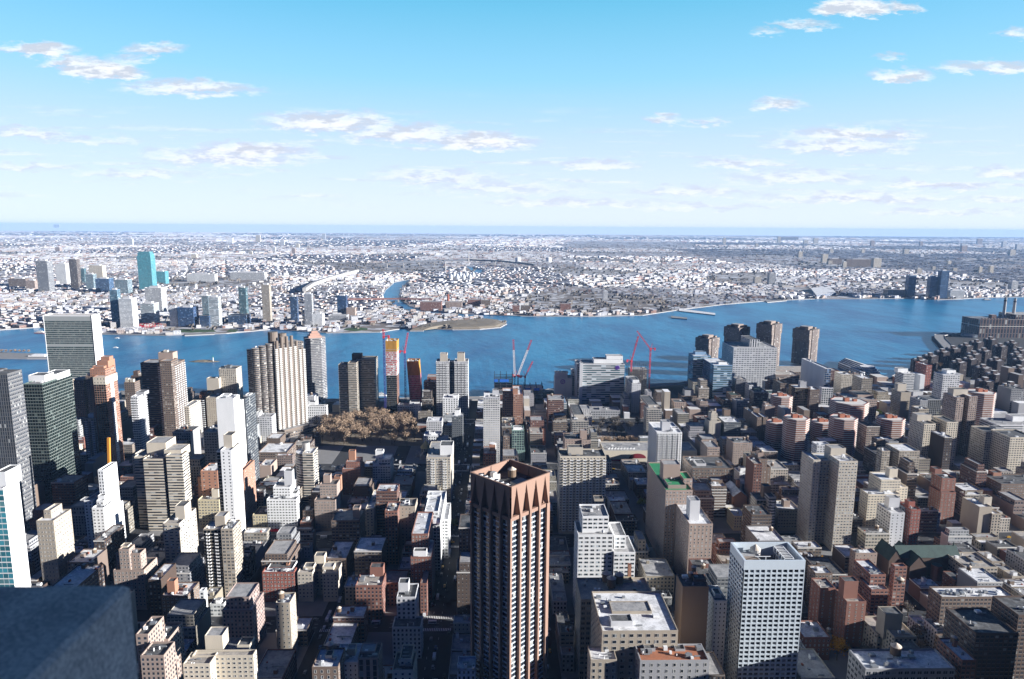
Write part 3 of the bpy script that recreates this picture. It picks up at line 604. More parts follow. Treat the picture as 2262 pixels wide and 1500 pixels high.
H('tenement','low tan brick flat at the foot of the dark gridded slab, nearer one','tenement',[(573,598,1030,806,'612')],'pink','blank',3.2,3.2,'w',units=3)
H('apartment_tower','white and plum brick apartment block before the fluted tower','apartment tower',[(568,600,922,930,'609')],'lgrey','punch2',3.2,3.0,'g',B=[(566,574,911,938,10,'white')],units=3,short='the white and plum block',dy=30)
H('palazzo','small white palazzo with a slim turret and a green corner dome','palazzo',[(679,721,898,1062,'724')],'white','punch',3.0,4.0,'d',B=[(681,697,888,1070,10,'white'),(696,701,877,1074,4,'white')],units=1,short='the small white palazzo')
H('apartment_tower','zigzag banded tower with one sunlit and one black face at the river','apartment tower',[(747,768,807,1098,24),(768,787,803,1094,24),(787,828,795,1120,30)],'tan','bandw',3.2,3.0,'d',B=[(777,798,782,1128,12,'dbrown')],units=2,short='the zigzag banded tower')
H('school','white and red brick school with a big flat roof beside the trees','school',[(878,915,898,1086,'934'),(913,929,896,1080,20)],'lgrey',['punch2','small'],4,4.2,'g',B=[(905,926,888,1094,14,'white')],units=4,short='the white and red school')
H('apartment_tower','pair of white balcony towers joined by a blue glass recess','apartment tower',[(963,992,800,1110,26),(1003,1034,800,1110,26),(991,1004,800,1122,12)],'lgrey',['punch2','punch2','bluegl'],3.2,2.95,'g',bal=(4.4,1.6,5.6,2.95,(0,1),'f'),B=[(972,988,781,1116,12,'beige'),(1010,1026,780,1116,12,'beige')],units=2,short='the twin balcony towers')
H('apartment_building','angled white block with small square windows half in shadow','apartment building',[(978,1012,880,1052,22)],'white','punch',4,3.2,'w',B=[(1000,1012,872,1056,8,'white')],units=2)
H('apartment_building','dark-fronted building with a white bulkhead and a lit right edge on the wide street','apartment building',[(998,1022,922,932,'1030'),(980,1000,942,938,20)],'dgrey','punch',3.2,3.1,'w',B=[(1004,1016,906,944,12,'white')],T=[(985,944,1.6,2.6)],units=2,short='the dark building with a lit right edge')
H('apartment_building','small white-topped building just left of the gold cone','apartment building',[(936,973,964,925,22)],'white','punch',3.2,3.2,'w',B=[(948,960,955,932,8,'white')],units=2)
H('apartment_building','low blue-shaded building with a terrace behind the small white-topped one','apartment building',[(942,976,932,985,24)],'lgrey','punch2',3.2,3.2,'w',units=3)
H('apartment_tower','white tower ringed by thin balcony slabs, right of the wide shaded street','apartment tower',[(1068,1104,879,892,22)],'lgrey','punch2',3.2,2.95,'g',bands=2.95,B=[(1069,1082,868,898,10,'white'),(1088,1102,862,900,8,'lgrey')],units=5,short='the white slab-banded tower',dy=-14)
H('apartment_building','brick building under a white round tank and blue roof tarps','apartment building',[(1067,1096,1004,838,30)],'brick','punch',3.2,3.1,'g',B=[(1081,1095,982,850,10,'orange')],T=[(1088,855,4.6,8,None,False,False)],units=3)
H('apartment_tower','brown brick tower with a lighter orange right half and white side','apartment tower',[(1134,1155,873,1030,'1132'),(1110,1134,865,1044,20)],'orange',['punch','punch2'],3.2,3.0,'w',B=[(1133,1144,859,1036,8,'orange')],units=3,short='the orange-faced brick tower')
H('apartment_building','green glass block on a brown brick base beyond the brown angular tower','apartment building',[(1131,1158,952,872,22),(1130,1160,996,868,28)],(.2,.30,.26),['grid','small'],3.2,3.3,'w',B=[(1134,1152,944,878,8,'white')],units=3,short='the green glass block',dy=20)
# --- hospital quarter
r_hosp, v_hosp = H('hospital','broad pale hospital slab with a white sloping crown by the river','hospital',[(1287,1380,806,1190,42),(1274,1283,804,1205,34),(1281,1288,803,1186,10)],'lgrey',['glassband','punch','blank'],5,3.9,'g',B=[(1312,1376,794,1204,22,'white'),(1340,1376,786,1210,16,'white')],units=4,short='the broad pale hospital')
r_lab, v_lab = H('hospital','blue-shaded hospital block with round fans on its roof','hospital',[(1226,1264,836,1230,26),(1263,1270,820,1240,20)],'lgrey',['blank','punch'],4,4,'g',B=[(1227,1254,824,1236,20,'lgrey')],units=2,short='the blue-shaded hospital block')
H('hospital','low glass clinic with a white concrete box at its left','clinic',[(1215,1252,892,1120,28),(1181,1215,915,1124,20)],'lgrey',['glassband','blank'],4,4,'g',B=[(1226,1248,880,1126,14,'blue')],units=3)
H('hospital','dark blue-shaded wing in front of the broad pale hospital','hospital',[(1294,1370,908,1098,26)],'grey','punch2',4,3.8,'g',B=[(1324,1336,902,1106,10,'grey')],units=3)
H('apartment_tower','grey concrete grid slab seen end-on, nearer of the matching pair','apartment tower',[(1264,1300,931,928,'1248')],'concrete','grid',2.4,3.0,'t',st2='grid',B=[(1268,1290,916,945,60,'concrete')],units=4,short='the nearer concrete grid slab')
H('apartment_tower','grey concrete grid slab seen end-on, farther right of the matching pair','apartment tower',[(1429,1462,905,985,'1398')],'concrete','grid',2.4,3.0,'t',st2='grid',B=[(1432,1454,894,1000,60,'concrete')],units=4,short='the farther concrete grid slab')
H('hospital','grey slab with a striped side between hospital and concrete grid slab','hospital',[(1396,1416,849,1130,'1381')],'lgrey',['small'],4,3.8,'g',st2='bandw',B=[(1398,1412,839,1140,30,'white')],units=1)
H('parking_hall','long low white commercial hall with a red arched entrance','shop hall',[(1334,1540,997,884,40)],'cream','blank',6,5,'g',units=12,short='the low white hall')
H('office_tower','glass tower with a silver striped front, nearer of two blue ones by the river','laboratory',[(1577,1618,808,1212,'1552')],'blue',['glassband'],4,4.2,'w',st2='bluegl',B=[(1588,1606,800,1225,14,'white')],units=3,short='the nearer blue glass laboratory')
H('office_tower','glass tower with a narrow striped front, farther of two blue ones by the river','laboratory',[(1532,1570,787,1285,'1521')],'blue',['glassband'],4,4.2,'w',st2='bluegl',B=[(1536,1560,777,1300,14,'blue')],units=2,short='the farther blue glass laboratory')
H('hospital','huge pale block of vertical ribs with a gridded box on top','hospital',[(1621,1717,769,1290,'1596')],'lgrey',['trip'],5.2,4.0,'g',st2='rib',B=[(1657,1678,750,1305,50,'lgrey',"rib")],units=6,short='the huge ribbed hospital')
H('hospital','tall windowless grey walls with a glass right end near the pier','hospital',[(1823,1836,815,1165,'1771'),(1816,1841,858,1150,12)],'lgrey',['bluegl','grid'],4,4,'w',st2='blank',units=2,short='the windowless grey walls')
H('school','pink-brick laboratory with a black and white striped flank','college',[(1878,1938,884,1062,'1846')],'pink',['punch2'],3.2,3.6,'g',st2='band',B=[(1895,1930,872,1080,30,'pink')],units=6,short='the striped-flank laboratory')
# --- octagonal brick apartment towers with white slab edges
OCT = [(1714,1757,880,1062,'the farthest one, beside the dark slab-edged tower','w'),(1703,1743,938,935,'a short shaded one left of the tallest-lit one','g'),(1745,1796,930,884,'the one with the brightest striped right half','w'),
       (1805,1849,938,930,'a short shaded one under the blue sheeting','g'),(1850,1904,930,888,'the one right of the short shaded pair','w'),(1858,1932,896,962,'the widest and tallest, before the striped-flank laboratory','w'),(1956,2010,931,904,'the one just left of the big cream slab','w'),
       (2160,2212,872,1000,'a dark one far right with a white-capped wing','w')]
for (xl, xr, yt, Y, which, rf) in OCT:
    x0, z = A(xl, yt, Y); x1, _ = A(xr, yt, Y); cx = (x0+x1)/2; rr = (x1-x0)/2; cy = Y+rr
    root = thing('octagonal_tower', 'eight-sided brick tower with white floor bands, '+which, 'apartment tower', (cx, cy, .15), 'eight-sided banded brick towers')
    FOOT.append((x0, x1, Y, Y+2*rr)); HEROES.append((root, None, (x0, x1, Y, Y+2*rr, z), ''))
    oct_ = [(cx+rr*1.05*math.cos(R(22.5+45*i)), cy+rr*1.05*math.sin(R(22.5+45*i))) for i in range(8)]
    ob = [(cx+rr*1.10*math.cos(R(22.5+45*i)), cy+rr*1.10*math.sin(R(22.5+45*i))) for i in range(8)]
    a = MB(); a.prism(oct_, .15, z+1, 'punch2', None, 3.0, 2.9); a.ring(oct_, z, z+1, .5, 'blank'); a.obj('wall', root, (.34,.15,.11))
    a = MB(); a.face([(p[0],p[1],z+.05) for p in oct_], ROOFS[rf]); a.obj('roof', root)
    a = MB(); nf = int(z/2.9)
    for j in range(1, nf+1): a.prism(ob, .15+j*(z-.15)/nf-.25, .15+j*(z-.15)/nf+.45, 'trim', 'trim', bottom=True)
    a.obj('floor_bands', root)
    for dx, w_, hh in ((-.2, 3.4, 6.5), (.32, 2.6, 4.2)):
        a = MB(); p = [(cx+dx*rr-w_,cy-w_),(cx+dx*rr+w_,cy-w_),(cx+dx*rr+w_,cy+w_),(cx+dx*rr-w_,cy+w_)]; a.prism(p, z, z+hh, 'blank'); a.ring(p, z+hh-.6, z+hh, .4, 'trim'); a.face([(q[0],q[1],z+hh-.6) for q in p], 'roof_d'); a.obj('bulkhead', root, (.40,.15,.09))
# --- right of the hospitals
H('apartment_tower','black-fronted tower with white slab edges on its brick right half','apartment tower',[(1790,1811,862,1084,22),(1757,1791,858,1092,26)],'brown',['punch2','blackgl'],3.2,2.95,'w',bands=0,B=[(1768,1782,843,1100,8,'grey')],units=3,short='the dark slab-edged tower')
H('apartment_building','pale blank-fronted building narrowing upward to a steel tank','apartment building',[(1567,1593,932,930,22),(1571,1585,915,936,14)],'beige',['blank'],3.2,3.1,'d',win=(.9,1.2),B=[(1573,1582,908,940,7,'beige')],T=[(1578,943,1.7,4.5)],units=1,short='the pale narrowing building',dy=28)
H('apartment_building','dark-fronted apartment house under a wide white roof','apartment building',[(1600,1637,934,955,'1584')],'dgrey','punch2',3.2,3.0,'w',B=[(1600,1614,905,990,10,'brown')],units=3)
H('apartment_building','dark brown block whose lit brown front has a black centre seam','apartment building',[(1673,1683,923,960,'1643'),(1686,1697,923,960,26),(1682,1687,924,963,20)],'brown','small',3.2,3.0,'w',B=[(1665,1678,902,990,12,'brown')],units=4,short='the dark brown block with a seam',dy=16)
H('apartment_building','tan brick slab behind the dark brown block with a seam','apartment building',[(1690,1712,899,1040,'1683')],'pink','small',3.2,3.0,'w',B=[(1690,1699,890,1050,9,'pink')],units=2)
H('apartment_building','pink banded apartment house with two roof tanks','apartment building',[(1620,1662,980,850,'1605')],'pink','punch2',3.2,3.0,'g',win=(1.9,1.4),B=[(1622,1636,972,858,10,'dgrey')],T=[(1643,862,1.5,3),(1650,868,1.5,3)],units=4,short='the pink banded apartment house',dy=10)
H('apartment_building','brown stepped tower with a steel water tank on its peak','apartment building',[(1677,1695,1016,720,'1658'),(1694,1703,1034,724,22)],'brown','punch',3.2,3.1,'d',win=(1.2,1.6),B=[(1675,1687,1000,730,7,'pink')],T=[(1681,733,2.0,4.6)],units=1,short='the brown stepped tower')
H('loft_building','long brown brick loft building with a green-edged gable','loft building',[(1530,1620,1036,755,'1508')],'brown','punch2',3.4,4.0,'d',win=(2.0,2.2),B=[(1540,1560,1024,765,16,'lgrey'),(1585,1596,1022,765,8,'brown')],units=5,short='the long brown loft',dy=13)
H('apartment_tower','white apartment tower with rows of pointed balconies and a blue left side','apartment tower',[(1451,1507,957,775,'1433')],'white','punch2',3.2,2.95,'w',win=(1.8,1.7),bal=(3.2,1.6,6.4,2.95,(0,),'f'),B=[(1463,1481,932,784,10,'lgrey'),(1484,1500,948,790,8,'white')],units=3,short='the white pointed-balcony tower')
H('apartment_tower','brown brick tower with bright green roof terraces','apartment tower',[(1471,1530,1085,556,'1431'),(1476,1516,1074,562,24),(1510,1530,1060,572,20)],'pink','punch',3.2,2.95,'n',win=(1.4,1.5,'paneblind'),B=[(1466,1503,1026,580,14,'pink')],units=2,short='the tower with green roof terraces',dy=36)
H('apartment_tower','brown brick tower with a fluted white and brick roof shaft','apartment tower',[(1523,1575,1160,520,'1489')],'pink','punch',3.2,2.95,'w',win=(1.2,1.6),B=[(1525,1547,1106,530,11,'lgrey')],units=2,short='the fluted roof shaft tower',dy=28)
H('apartment_tower','wide cream apartment tower with zigzag balcony strips in its front','apartment tower',[(1237,1339,1010,664,24)],'cream','punch2',3.4,2.9,'d',win=(1.6,1.4),bal=(3.4,1.6,6.8,2.9,(0,),'f',1.7),B=[(1255,1288,988,672,10,'beige')],units=6,short='the wide cream balcony tower')
H('apartment_building','pink brick building with a square chimney block, behind the wide cream balcony tower','apartment building',[(1248,1286,972,800,26),(1285,1305,974,798,24)],'pink','small',3.4,3.2,'d',B=[(1282,1297,951,804,8,'pink')],units=3)
H('office_building','white stepped office building with black upright window slots','office building',[(1287,1345,1143,512,24),(1277,1355,1184,506,26),(1357,1383,1186,512,26),(1356,1404,1223,504,30)],'white',['trip','trip','trip','trip'],4.6,3.4,'g',win=(3.0,1.7,'paneblind'),B=[(1313,1333,1102,545,8,'tan')],units=7,short='the white stepped office building')
H('loft_building','broad loft with a pale flat roof and three dark tanks','loft building',[(1283,1446,1327,432,'1272')],'tan','punch2',3.6,3.8,'t',T=[(1338,456,3.2,6),(1349,449,3.2,6),(1366,454,3.2,6)],B=[(1376,1398,1290,456,6,'yellow'),(1388,1395,1248,462,2.5,'orange')],units=7,short='the broad loft with three dark tanks')
H('loft_building','cornice-topped tan loft with a sunken blue roof court','loft building',[(1330,1498,1397,378,'1307')],'tan','punch2',5.2,4.1,'w',win=(2.6,2.2),B=[(1352,1440,1350,398,12,'tan'),(1350,1398,1372,384,8,'lgrey')],units=8,short='the cornice-topped tan loft')
H('loft_building','low tan building with arched top windows at the bottom edge','loft building',[(1305,1363,1461,369,14)],'tan','punch2',4,4.1,'w',win=(1.6,2.4),units=1)
H('loft_building','grey stone block with an orange tiled flat roof at the bottom edge','loft building',[(1414,1567,1462,364,'1402')],'grey','punch',4.4,4.0,'o',win=(1.5,2.2),B=[(1424,1448,1432,374,5,'grey'),(1492,1514,1437,374,5,'grey')],units=9,short='the orange-roofed stone block')
H('loft_building','brown brick building with a curved roof wall and a white patch down its front','loft building',[(1508,1566,1299,418,'1494')],'brown','blank',3.6,3.6,'d',B=[(1533,1560,1278,426,6,'brown')],T=[(1524,430,1.7,3),(1530,438,1.7,3)],units=3,short='the brown curved-wall building')
H('house','white rendered house with rooftop sheds between brown curved wall and the white grid tower','house',[(1578,1606,1330,425,20)],'white','small',3.4,3.1,'g',B=[(1580,1594,1312,430,8,'white')],units=3)
H('apartment_tower','dark red brick tower with a tall plain brick shaft on top','apartment tower',[(1871,1914,1332,428,'1845'),(1812,1846,1302,446,16)],'brick','punch',5,3.0,'t',win=(1.0,1.5),B=[(1866,1897,1284,434,8,'brick')],units=1,short='the dark red brick tower',dy=40)
H('apartment_tower','tall grey-tan slab with one dark recessed half and a plain roof block','apartment tower',[(1854,1895,1021,612,24),(1812,1856,1020,630,24),(1797,1813,1018,622,26)],'beige','punch2',3.1,2.95,'w',win=(1.9,1.4,'paneblind'),B=[(1836,1869,990,632,13,'beige')],units=2,short='the tall half-dark slab',dy=10)
H('apartment_building','cream apartment house rising in terraces to a plain shaft','apartment building',[(1918,1990,1094,655,'1900'),(1947,1990,1062,664,24),(1978,2006,1078,668,24)],'cream','punch2',3.1,2.95,'w',win=(1.8,1.3),B=[(1966,1984,1036,672,8,'cream')],units=4,short='the cream terraced house',dy=16)
H('apartment_building','white slab showing a blank lit end and a grey windowed flank','apartment building',[(1968,1999,1135,600,'1938'),(1998,2014,1124,612,22)],'lgrey',['small','punch2'],4,2.95,'w',st2='punch2',B=[(1965,1989,1100,612,8,'lgrey')],units=2,short='the white blank-ended slab',dy=22)
H('apartment_building','narrow bright red brick house joined to the white blank-ended slab','apartment building',[(2013,2034,1128,604,20)],'red','punch',3.4,3.0,'d',win=(1.6,1.4),B=[(2008,2022,1108,612,7,'red')],units=1,dy=20)
H('apartment_building','plain white five-storey block under a lilac-blue roof','apartment building',[(2046,2078,1135,660,'2027')],'white','punch',3.4,3.1,'w',win=(1.5,1.6),units=1,dy=16)
H('apartment_tower','pink-red brick tower with a ledge halfway and a corner bulkhead','apartment tower',[(2081,2112,1059,705,'2058'),(2079,2112,1090,700,20)],'brick','punch',4.4,2.95,'d',win=(1.7,1.3),B=[(2066,2081,1036,722,9,'brick')],units=2,short='the pink-red brick tower',dy=-17)
H('apartment_building','tan building showing a huge windowless side wall and a slim shaft','apartment building',[(2164,2192,1122,642,26),(2192,2212,1137,640,30)],'tan',['blank','punch'],3.4,3.0,'w',B=[(2175,2192,1098,650,7,'beige')],units=1,short='the windowless tan building')
H('apartment_building','wide brown brick apartment block with white sills cut by the right edge','apartment building',[(2212,2310,1071,722,'2168')],'brown','punch2',3.2,3.0,'d',win=(1.9,1.3),B=[(2195,2213,1044,750,9,'orange')],units=6,short='the wide brown block at the right edge')
H('apartment_building','grey-tan apartment block with a shaded central recess and a white roof','apartment building',[(1949,1966,998,755,'1937'),(1987,2032,998,755,30),(1965,1988,998,768,18)],'tan','punch2',3.1,2.95,'w',B=[(1963,1985,980,790,8,'grey')],units=3,short='the grey-tan recessed block',dy=20)
r_, v_ = H('apartment_tower','big cream slab with a glassy blue fold in the middle of its front','apartment tower',[(2042,2067,938,850,'2010'),(2092,2117,934,850,30),(2066,2093,936,862,22)],'cream',['punch','punch','grid'],3.1,2.95,'d',B=[(2027,2058,916,866,12,'beige')],units=3,short='the big cream slab',dy=-14)
H('apartment_tower','pink brick tower with a blue-shadowed centre strip and a square crown','apartment tower',[(2114,2130,880,905,'2084'),(2142,2160,877,905,26),(2129,2143,880,915,16)],'pink','punch',3.1,2.95,'w',B=[(2107,2139,860,918,12,'beige')],units=2,short='the pink tower')
H('apartment_building','tan block with plain lined front, stepped at the top like stairs','apartment building',[(1991,2013,868,1060,'1970')],'tan',['blank'],3.1,3.0,'d',st2='punch2',B=[(1984,2003,848,1072,9,'beige')],units=1,short='the stair-topped tan block')
H('apartment_building','white apartment house with curved balcony fronts near the river road','apartment building',[(1996,2021,826,1210,'1978')],'lgrey','bandw',3.2,3.1,'w',B=[(1984,2006,814,1222,12,'white')],units=2)
H('apartment_building','rusty red slab with a lit right edge before the dark cross-shaped estate','apartment building',[(2047,2059,808,1240,'2022')],'red','punch',3.2,3.1,'w',units=1)
H('hospital','grey hospital slab with a brilliant white right end','hospital',[(2084,2121,829,1150,26)],'lgrey','punch2',4,3.6,'w',B=[(2092,2112,818,1160,14,'white')],units=2)
H('apartment_building','dark glass block with a pale gridded left half and one blue stripe','apartment building',[(2033,2050,886,1000,26),(2050,2080,884,1004,26)],'grey',['punch2','blackgl'],3.2,3.1,'d',units=3)
H('apartment_building','cream stepped block with dark windows, lowest of the far right cream group','apartment building',[(2232,2290,968,800,34),(2222,2236,984,806,24)],'cream','punch2',3.2,3.0,'d',units=3)
H('apartment_building','curved cream building with a planted roof at the far right edge','apartment building',[(2203,2290,940,866,34)],'lgrey','bandw',3.2,3.1,'g',B=[(2238,2290,920,885,14,'white')],units=3)
H('apartment_building','grey block with a shaded left flank, tallest of the far right cream group','apartment building',[(2178,2224,956,832,28)],'beige','punch2',3.2,3.0,'d',B=[(2200,2218,944,842,10,'grey')],units=2)
H('apartment_building','dark block under a tilted white roof right of the pink tower','apartment building',[(2164,2184,962,866,'2150')],'black','blackgl',3.2,3.2,'w',units=1)
H('apartment_building','shaded buff apartment house right of the green-roofed church','apartment building',[(2132,2204,1255,512,28)],'tan','punch2',3.2,3.0,'t',B=[(2150,2170,1243,522,10,'tan')],units=4,short='the shaded buff house',dy=40)
H('apartment_building','tan building with a squarish tower holding a domed tank','apartment building',[(1976,2026,1410,436,'1938'),(1938,1978,1404,450,24)],'tan','punch',3.2,3.1,'t',B=[(1956,1995,1356,446,10,'tan')],T=[(1975,450,2.4,1.6,62)],units=2,short='the tan building with a boxed tank')
H('loft_building','low building with a wide blue-shaded roof and a brown water tank on legs, bottom edge','loft building',[(1912,2110,1480,378,'1906')],'grey','punch2',4,4,'w',B=[(1990,2030,1448,398,8,'dgrey')],T=[(1974,392,3.2,5.5)],units=8,short='the low blue-roofed building')
H('apartment_building','dark shaded apartment block filling the bottom right corner','apartment building',[(2156,2250,1402,395,30)],'dbrown','punch2',3.2,3.0,'d',units=2,short='the dark corner block')
H('apartment_building','dark tower sliver at the right edge above the dark corner block','apartment building',[(2250,2330,1362,404,24)],'dbrown','punch2',3.2,3.0,'d',units=1)
H('tenement','brown tenement with black fire escapes and a cream side wall','tenement',[(1801,1839,1269,502,'1784')],'brown','punch2',3.0,3.2,'w',win=(1.4,1.7),units=3,dy=11)
H('apartment_building','brown brick balcony building stepping down beside a tall narrow brick slab','apartment building',[(1923,1957,1272,506,26),(1925,1963,1305,498,20)],'brick','punch2',3.2,3.0,'w',units=4,short='the brown balcony building')
H('apartment_building','tall narrow brick slab with green glass at its corner','apartment building',[(1977,2004,1254,510,'1968')],'brick','punch2',3.2,3.0,'g',units=2)
H('tenement','brown brick tenement right of the white grid tower foot','tenement',[(1776,1835,1411,452,22)],'brick','punch',3.4,3.2,'w',win=(1.0,1.6),T=[(1829,458,1.5,2.6)],units=4)
H('tenement','pinkish five-storey house with a split blue-white roof','tenement',[(1890,1938,1224,560,'1878')],'pink','small',3.4,3.2,'w',B=[(1902,1912,1212,568,6,'dbrown')],units=2)
H('hotel','buff brick hotel with white window sills and a brick penthouse','hotel',[(1720,1768,1127,690,24)],'tan','punch2',3.0,3.2,'w',win=(1.7,1.7),B=[(1732,1746,1106,698,7,'pink')],units=4,short='the buff brick hotel',dy=-22)
H('apartment_tower','slim dark glass tower with rounded balconies and a brick shaft carrying a tank','apartment tower',[(1699,1715,1100,640,18),(1672,1699,1106,646,20)],'grey',['bandw','blackgl'],3,3.0,'d',bands=0,bal=(3,1.5,6,3.0,(0,),'f'),B=[(1687,1703,1074,652,8,'brown')],T=[(1695,656,2,2.6)],units=0,short='the slim glass balcony tower',dy=12)
H('tenement','cream tenement with black fire escapes, wider of two neighbours','tenement',[(1622,1650,1142,680,22)],'yellow','punch',2.8,3.2,'w',win=(1.2,1.8),units=2,dy=-11)
H('tenement','cream tenement with black fire escapes, narrower of two neighbours','tenement',[(1655,1669,1142,682,22)],'yellow','punch',2.8,3.2,'w',win=(1.2,1.8),units=1,dy=-13)
H('apartment_building','brown brick apartment house banded by thin white balcony lines','apartment building',[(1572,1605,1076,680,'1562')],'brown','punch2',3.2,2.95,'w',bands=2.95,B=[(1572,1596,1060,690,10,'brown')],units=4,short='the brown white-lined house',dy=22)
H('house','small white block with a white roof left of the brown stepped tower','house',[(1634,1651,1046,790,'1622')],'white','small',3.2,3.2,'w',B=[(1636,1648,1034,795,8,'white')],units=2,dy=12)
H('loft_building','brown arcaded palazzo with a tank tower on its roof at the bottom edge','loft building',[(689,747,1477,386,'705')],'brown','punch',3.6,4.0,'w',win=(1.5,2.2),B=[(718,733,1448,396,6,'cream')],T=[(731,404,2.4,3.2)],units=3,short='the brown arcaded palazzo')
H('house','white cluttered roof block between arcaded palazzo and ribbed art deco front','house',[(737,790,1466,402,20)],'white','small',3.2,3.2,'w',B=[(766,784,1434,410,6,'beige')],units=6)
H('loft_building','pink ribbed art deco front at the bottom edge','loft building',[(790,835,1457,388,16)],'pink','rib',4.2,4.0,'d',B=[(796,828,1446,394,9,'pink')],units=2,short='the pink ribbed front')
H('apartment_building','cream setback corner house at the bottom edge beside the dark avenue','apartment building',[(866,913,1484,392,20),(882,909,1459,398,16)],'cream','punch',4,3.3,'d',win=(1.6,1.7),units=2)
H('church','white pinnacled gothic top poking up left of the brown angular tower foot','church tower',[(1010,1050,1480,372,12)],'lgrey','punch',3,3.4,'w',B=[(1010,1016,1470,372,2.5,'white'),(1026,1031,1470,372,2.5,'white'),(1043,1049,1472,372,2.5,'white')],units=0)

# --- old brick hospital pavilions by the river
H('hospital','old brick pavilion with a grey hipped tower, behind the pale narrowing building','hospital',[(1490,1540,888,1165,20),(1506,1540,876,1172,24)],'brown','punch',3.2,4,'d',B=[(1513,1533,862,1178,14,'grey')],units=2)
H('hospital','brown brick pavilion with a stone cornice before the nearer blue glass laboratory','hospital',[(1547,1564,888,1110,'1538')],'pink','punch',3.2,4,'d',units=1)
H('hospital','brown brick pavilion at the left of the old hospital group','hospital',[(1490,1516,890,1112,24)],'pink','punch',3.2,4,'d',units=1)
H('hospital','brick pavilion under a green copper roof at the foot of the nearer blue laboratory','hospital',[(1598,1615,886,1118,'1587')],'brown','punch',3.2,4,'c',units=1)
H('hospital','second green-roofed brick wing behind the green copper pavilion','hospital',[(1615,1637,874,1165,26)],'brown','punch',3.2,4,'c',units=1)
H('hospital','stone building with a columned front before the ribbed hospital','hospital',[(1699,1735,870,1150,24)],'lgrey','rib',3.2,8,'c',units=1)
H('hospital','narrow white block with a green cap below the huge ribbed hospital','hospital',[(1655,1664,852,1185,20),(1664,1690,862,1180,24)],'lgrey',['punch','punch'],3.2,4,'c',units=1)
H('parking_hall','brown parking deck with open bands below the notched towers','parking deck',[(1714,1766,829,1285,40)],'pink','band',4,3.4,'t',units=4)
H('apartment_building','tan slab seen end-on right of the white pointed-balcony tower','apartment building',[(1563,1590,990,830,'1548')],'pink','punch2',3.2,3.0,'g',units=2)
H('apartment_building','grey apartment block with white roof below the farthest octagonal tower','apartment building',[(1805,1836,985,800,'1793')],'lgrey','punch2',3.2,3.0,'w',units=3)
H('apartment_building','brown mid-rise behind the grey-tan recessed block','apartment building',[(1938,1975,972,840,'1926')],'brown','punch2',3.2,3.0,'w',units=3)
H('apartment_building','buff mid-rise with a blue-white roof before the stair-topped tan block','apartment building',[(2030,2052,905,945,'2013')],'tan','punch2',3.2,3.0,'w',units=3)
H('apartment_building','dark brown apartment house beyond the pink-red brick tower','apartment building',[(2120,2160,1052,790,'2100')],'brown','punch2',3.2,3.0,'g',units=3)
H('apartment_building','grey-brown setback apartment house left of the wide brown block','apartment building',[(2128,2172,1085,715,24)],'brown','punch2',3.2,3.0,'w',units=3)

H('tenement','long row of brown houses under one bright cluttered white roof','row of houses',[(2080,2242,1321,470,'2052')],'brown','punch2',3.0,3.2,'w',units=16,short='the long white-roofed row')
H('house','small white house with black windows, nearest left of three below the long white-roofed row','house',[(2030,2056,1384,476,14)],'white','punch',3.0,3.2,'w',units=2)
H('house','white house with a flat grey roof, middle of three below the long white-roofed row','house',[(2070,2096,1396,462,16)],'white','punch',3.0,3.2,'g',units=2)
H('house','brown house with white roof sheds, front one below the long white-roofed row','house',[(2106,2150,1440,430,20)],'brown','punch2',3.0,3.2,'d',B=[(2112,2132,1424,440,7,'white')],units=3)
H('house','white-roofed narrow house right of the three small houses','house',[(2156,2178,1385,466,24)],'lgrey','punch',3.0,3.2,'w',units=2)

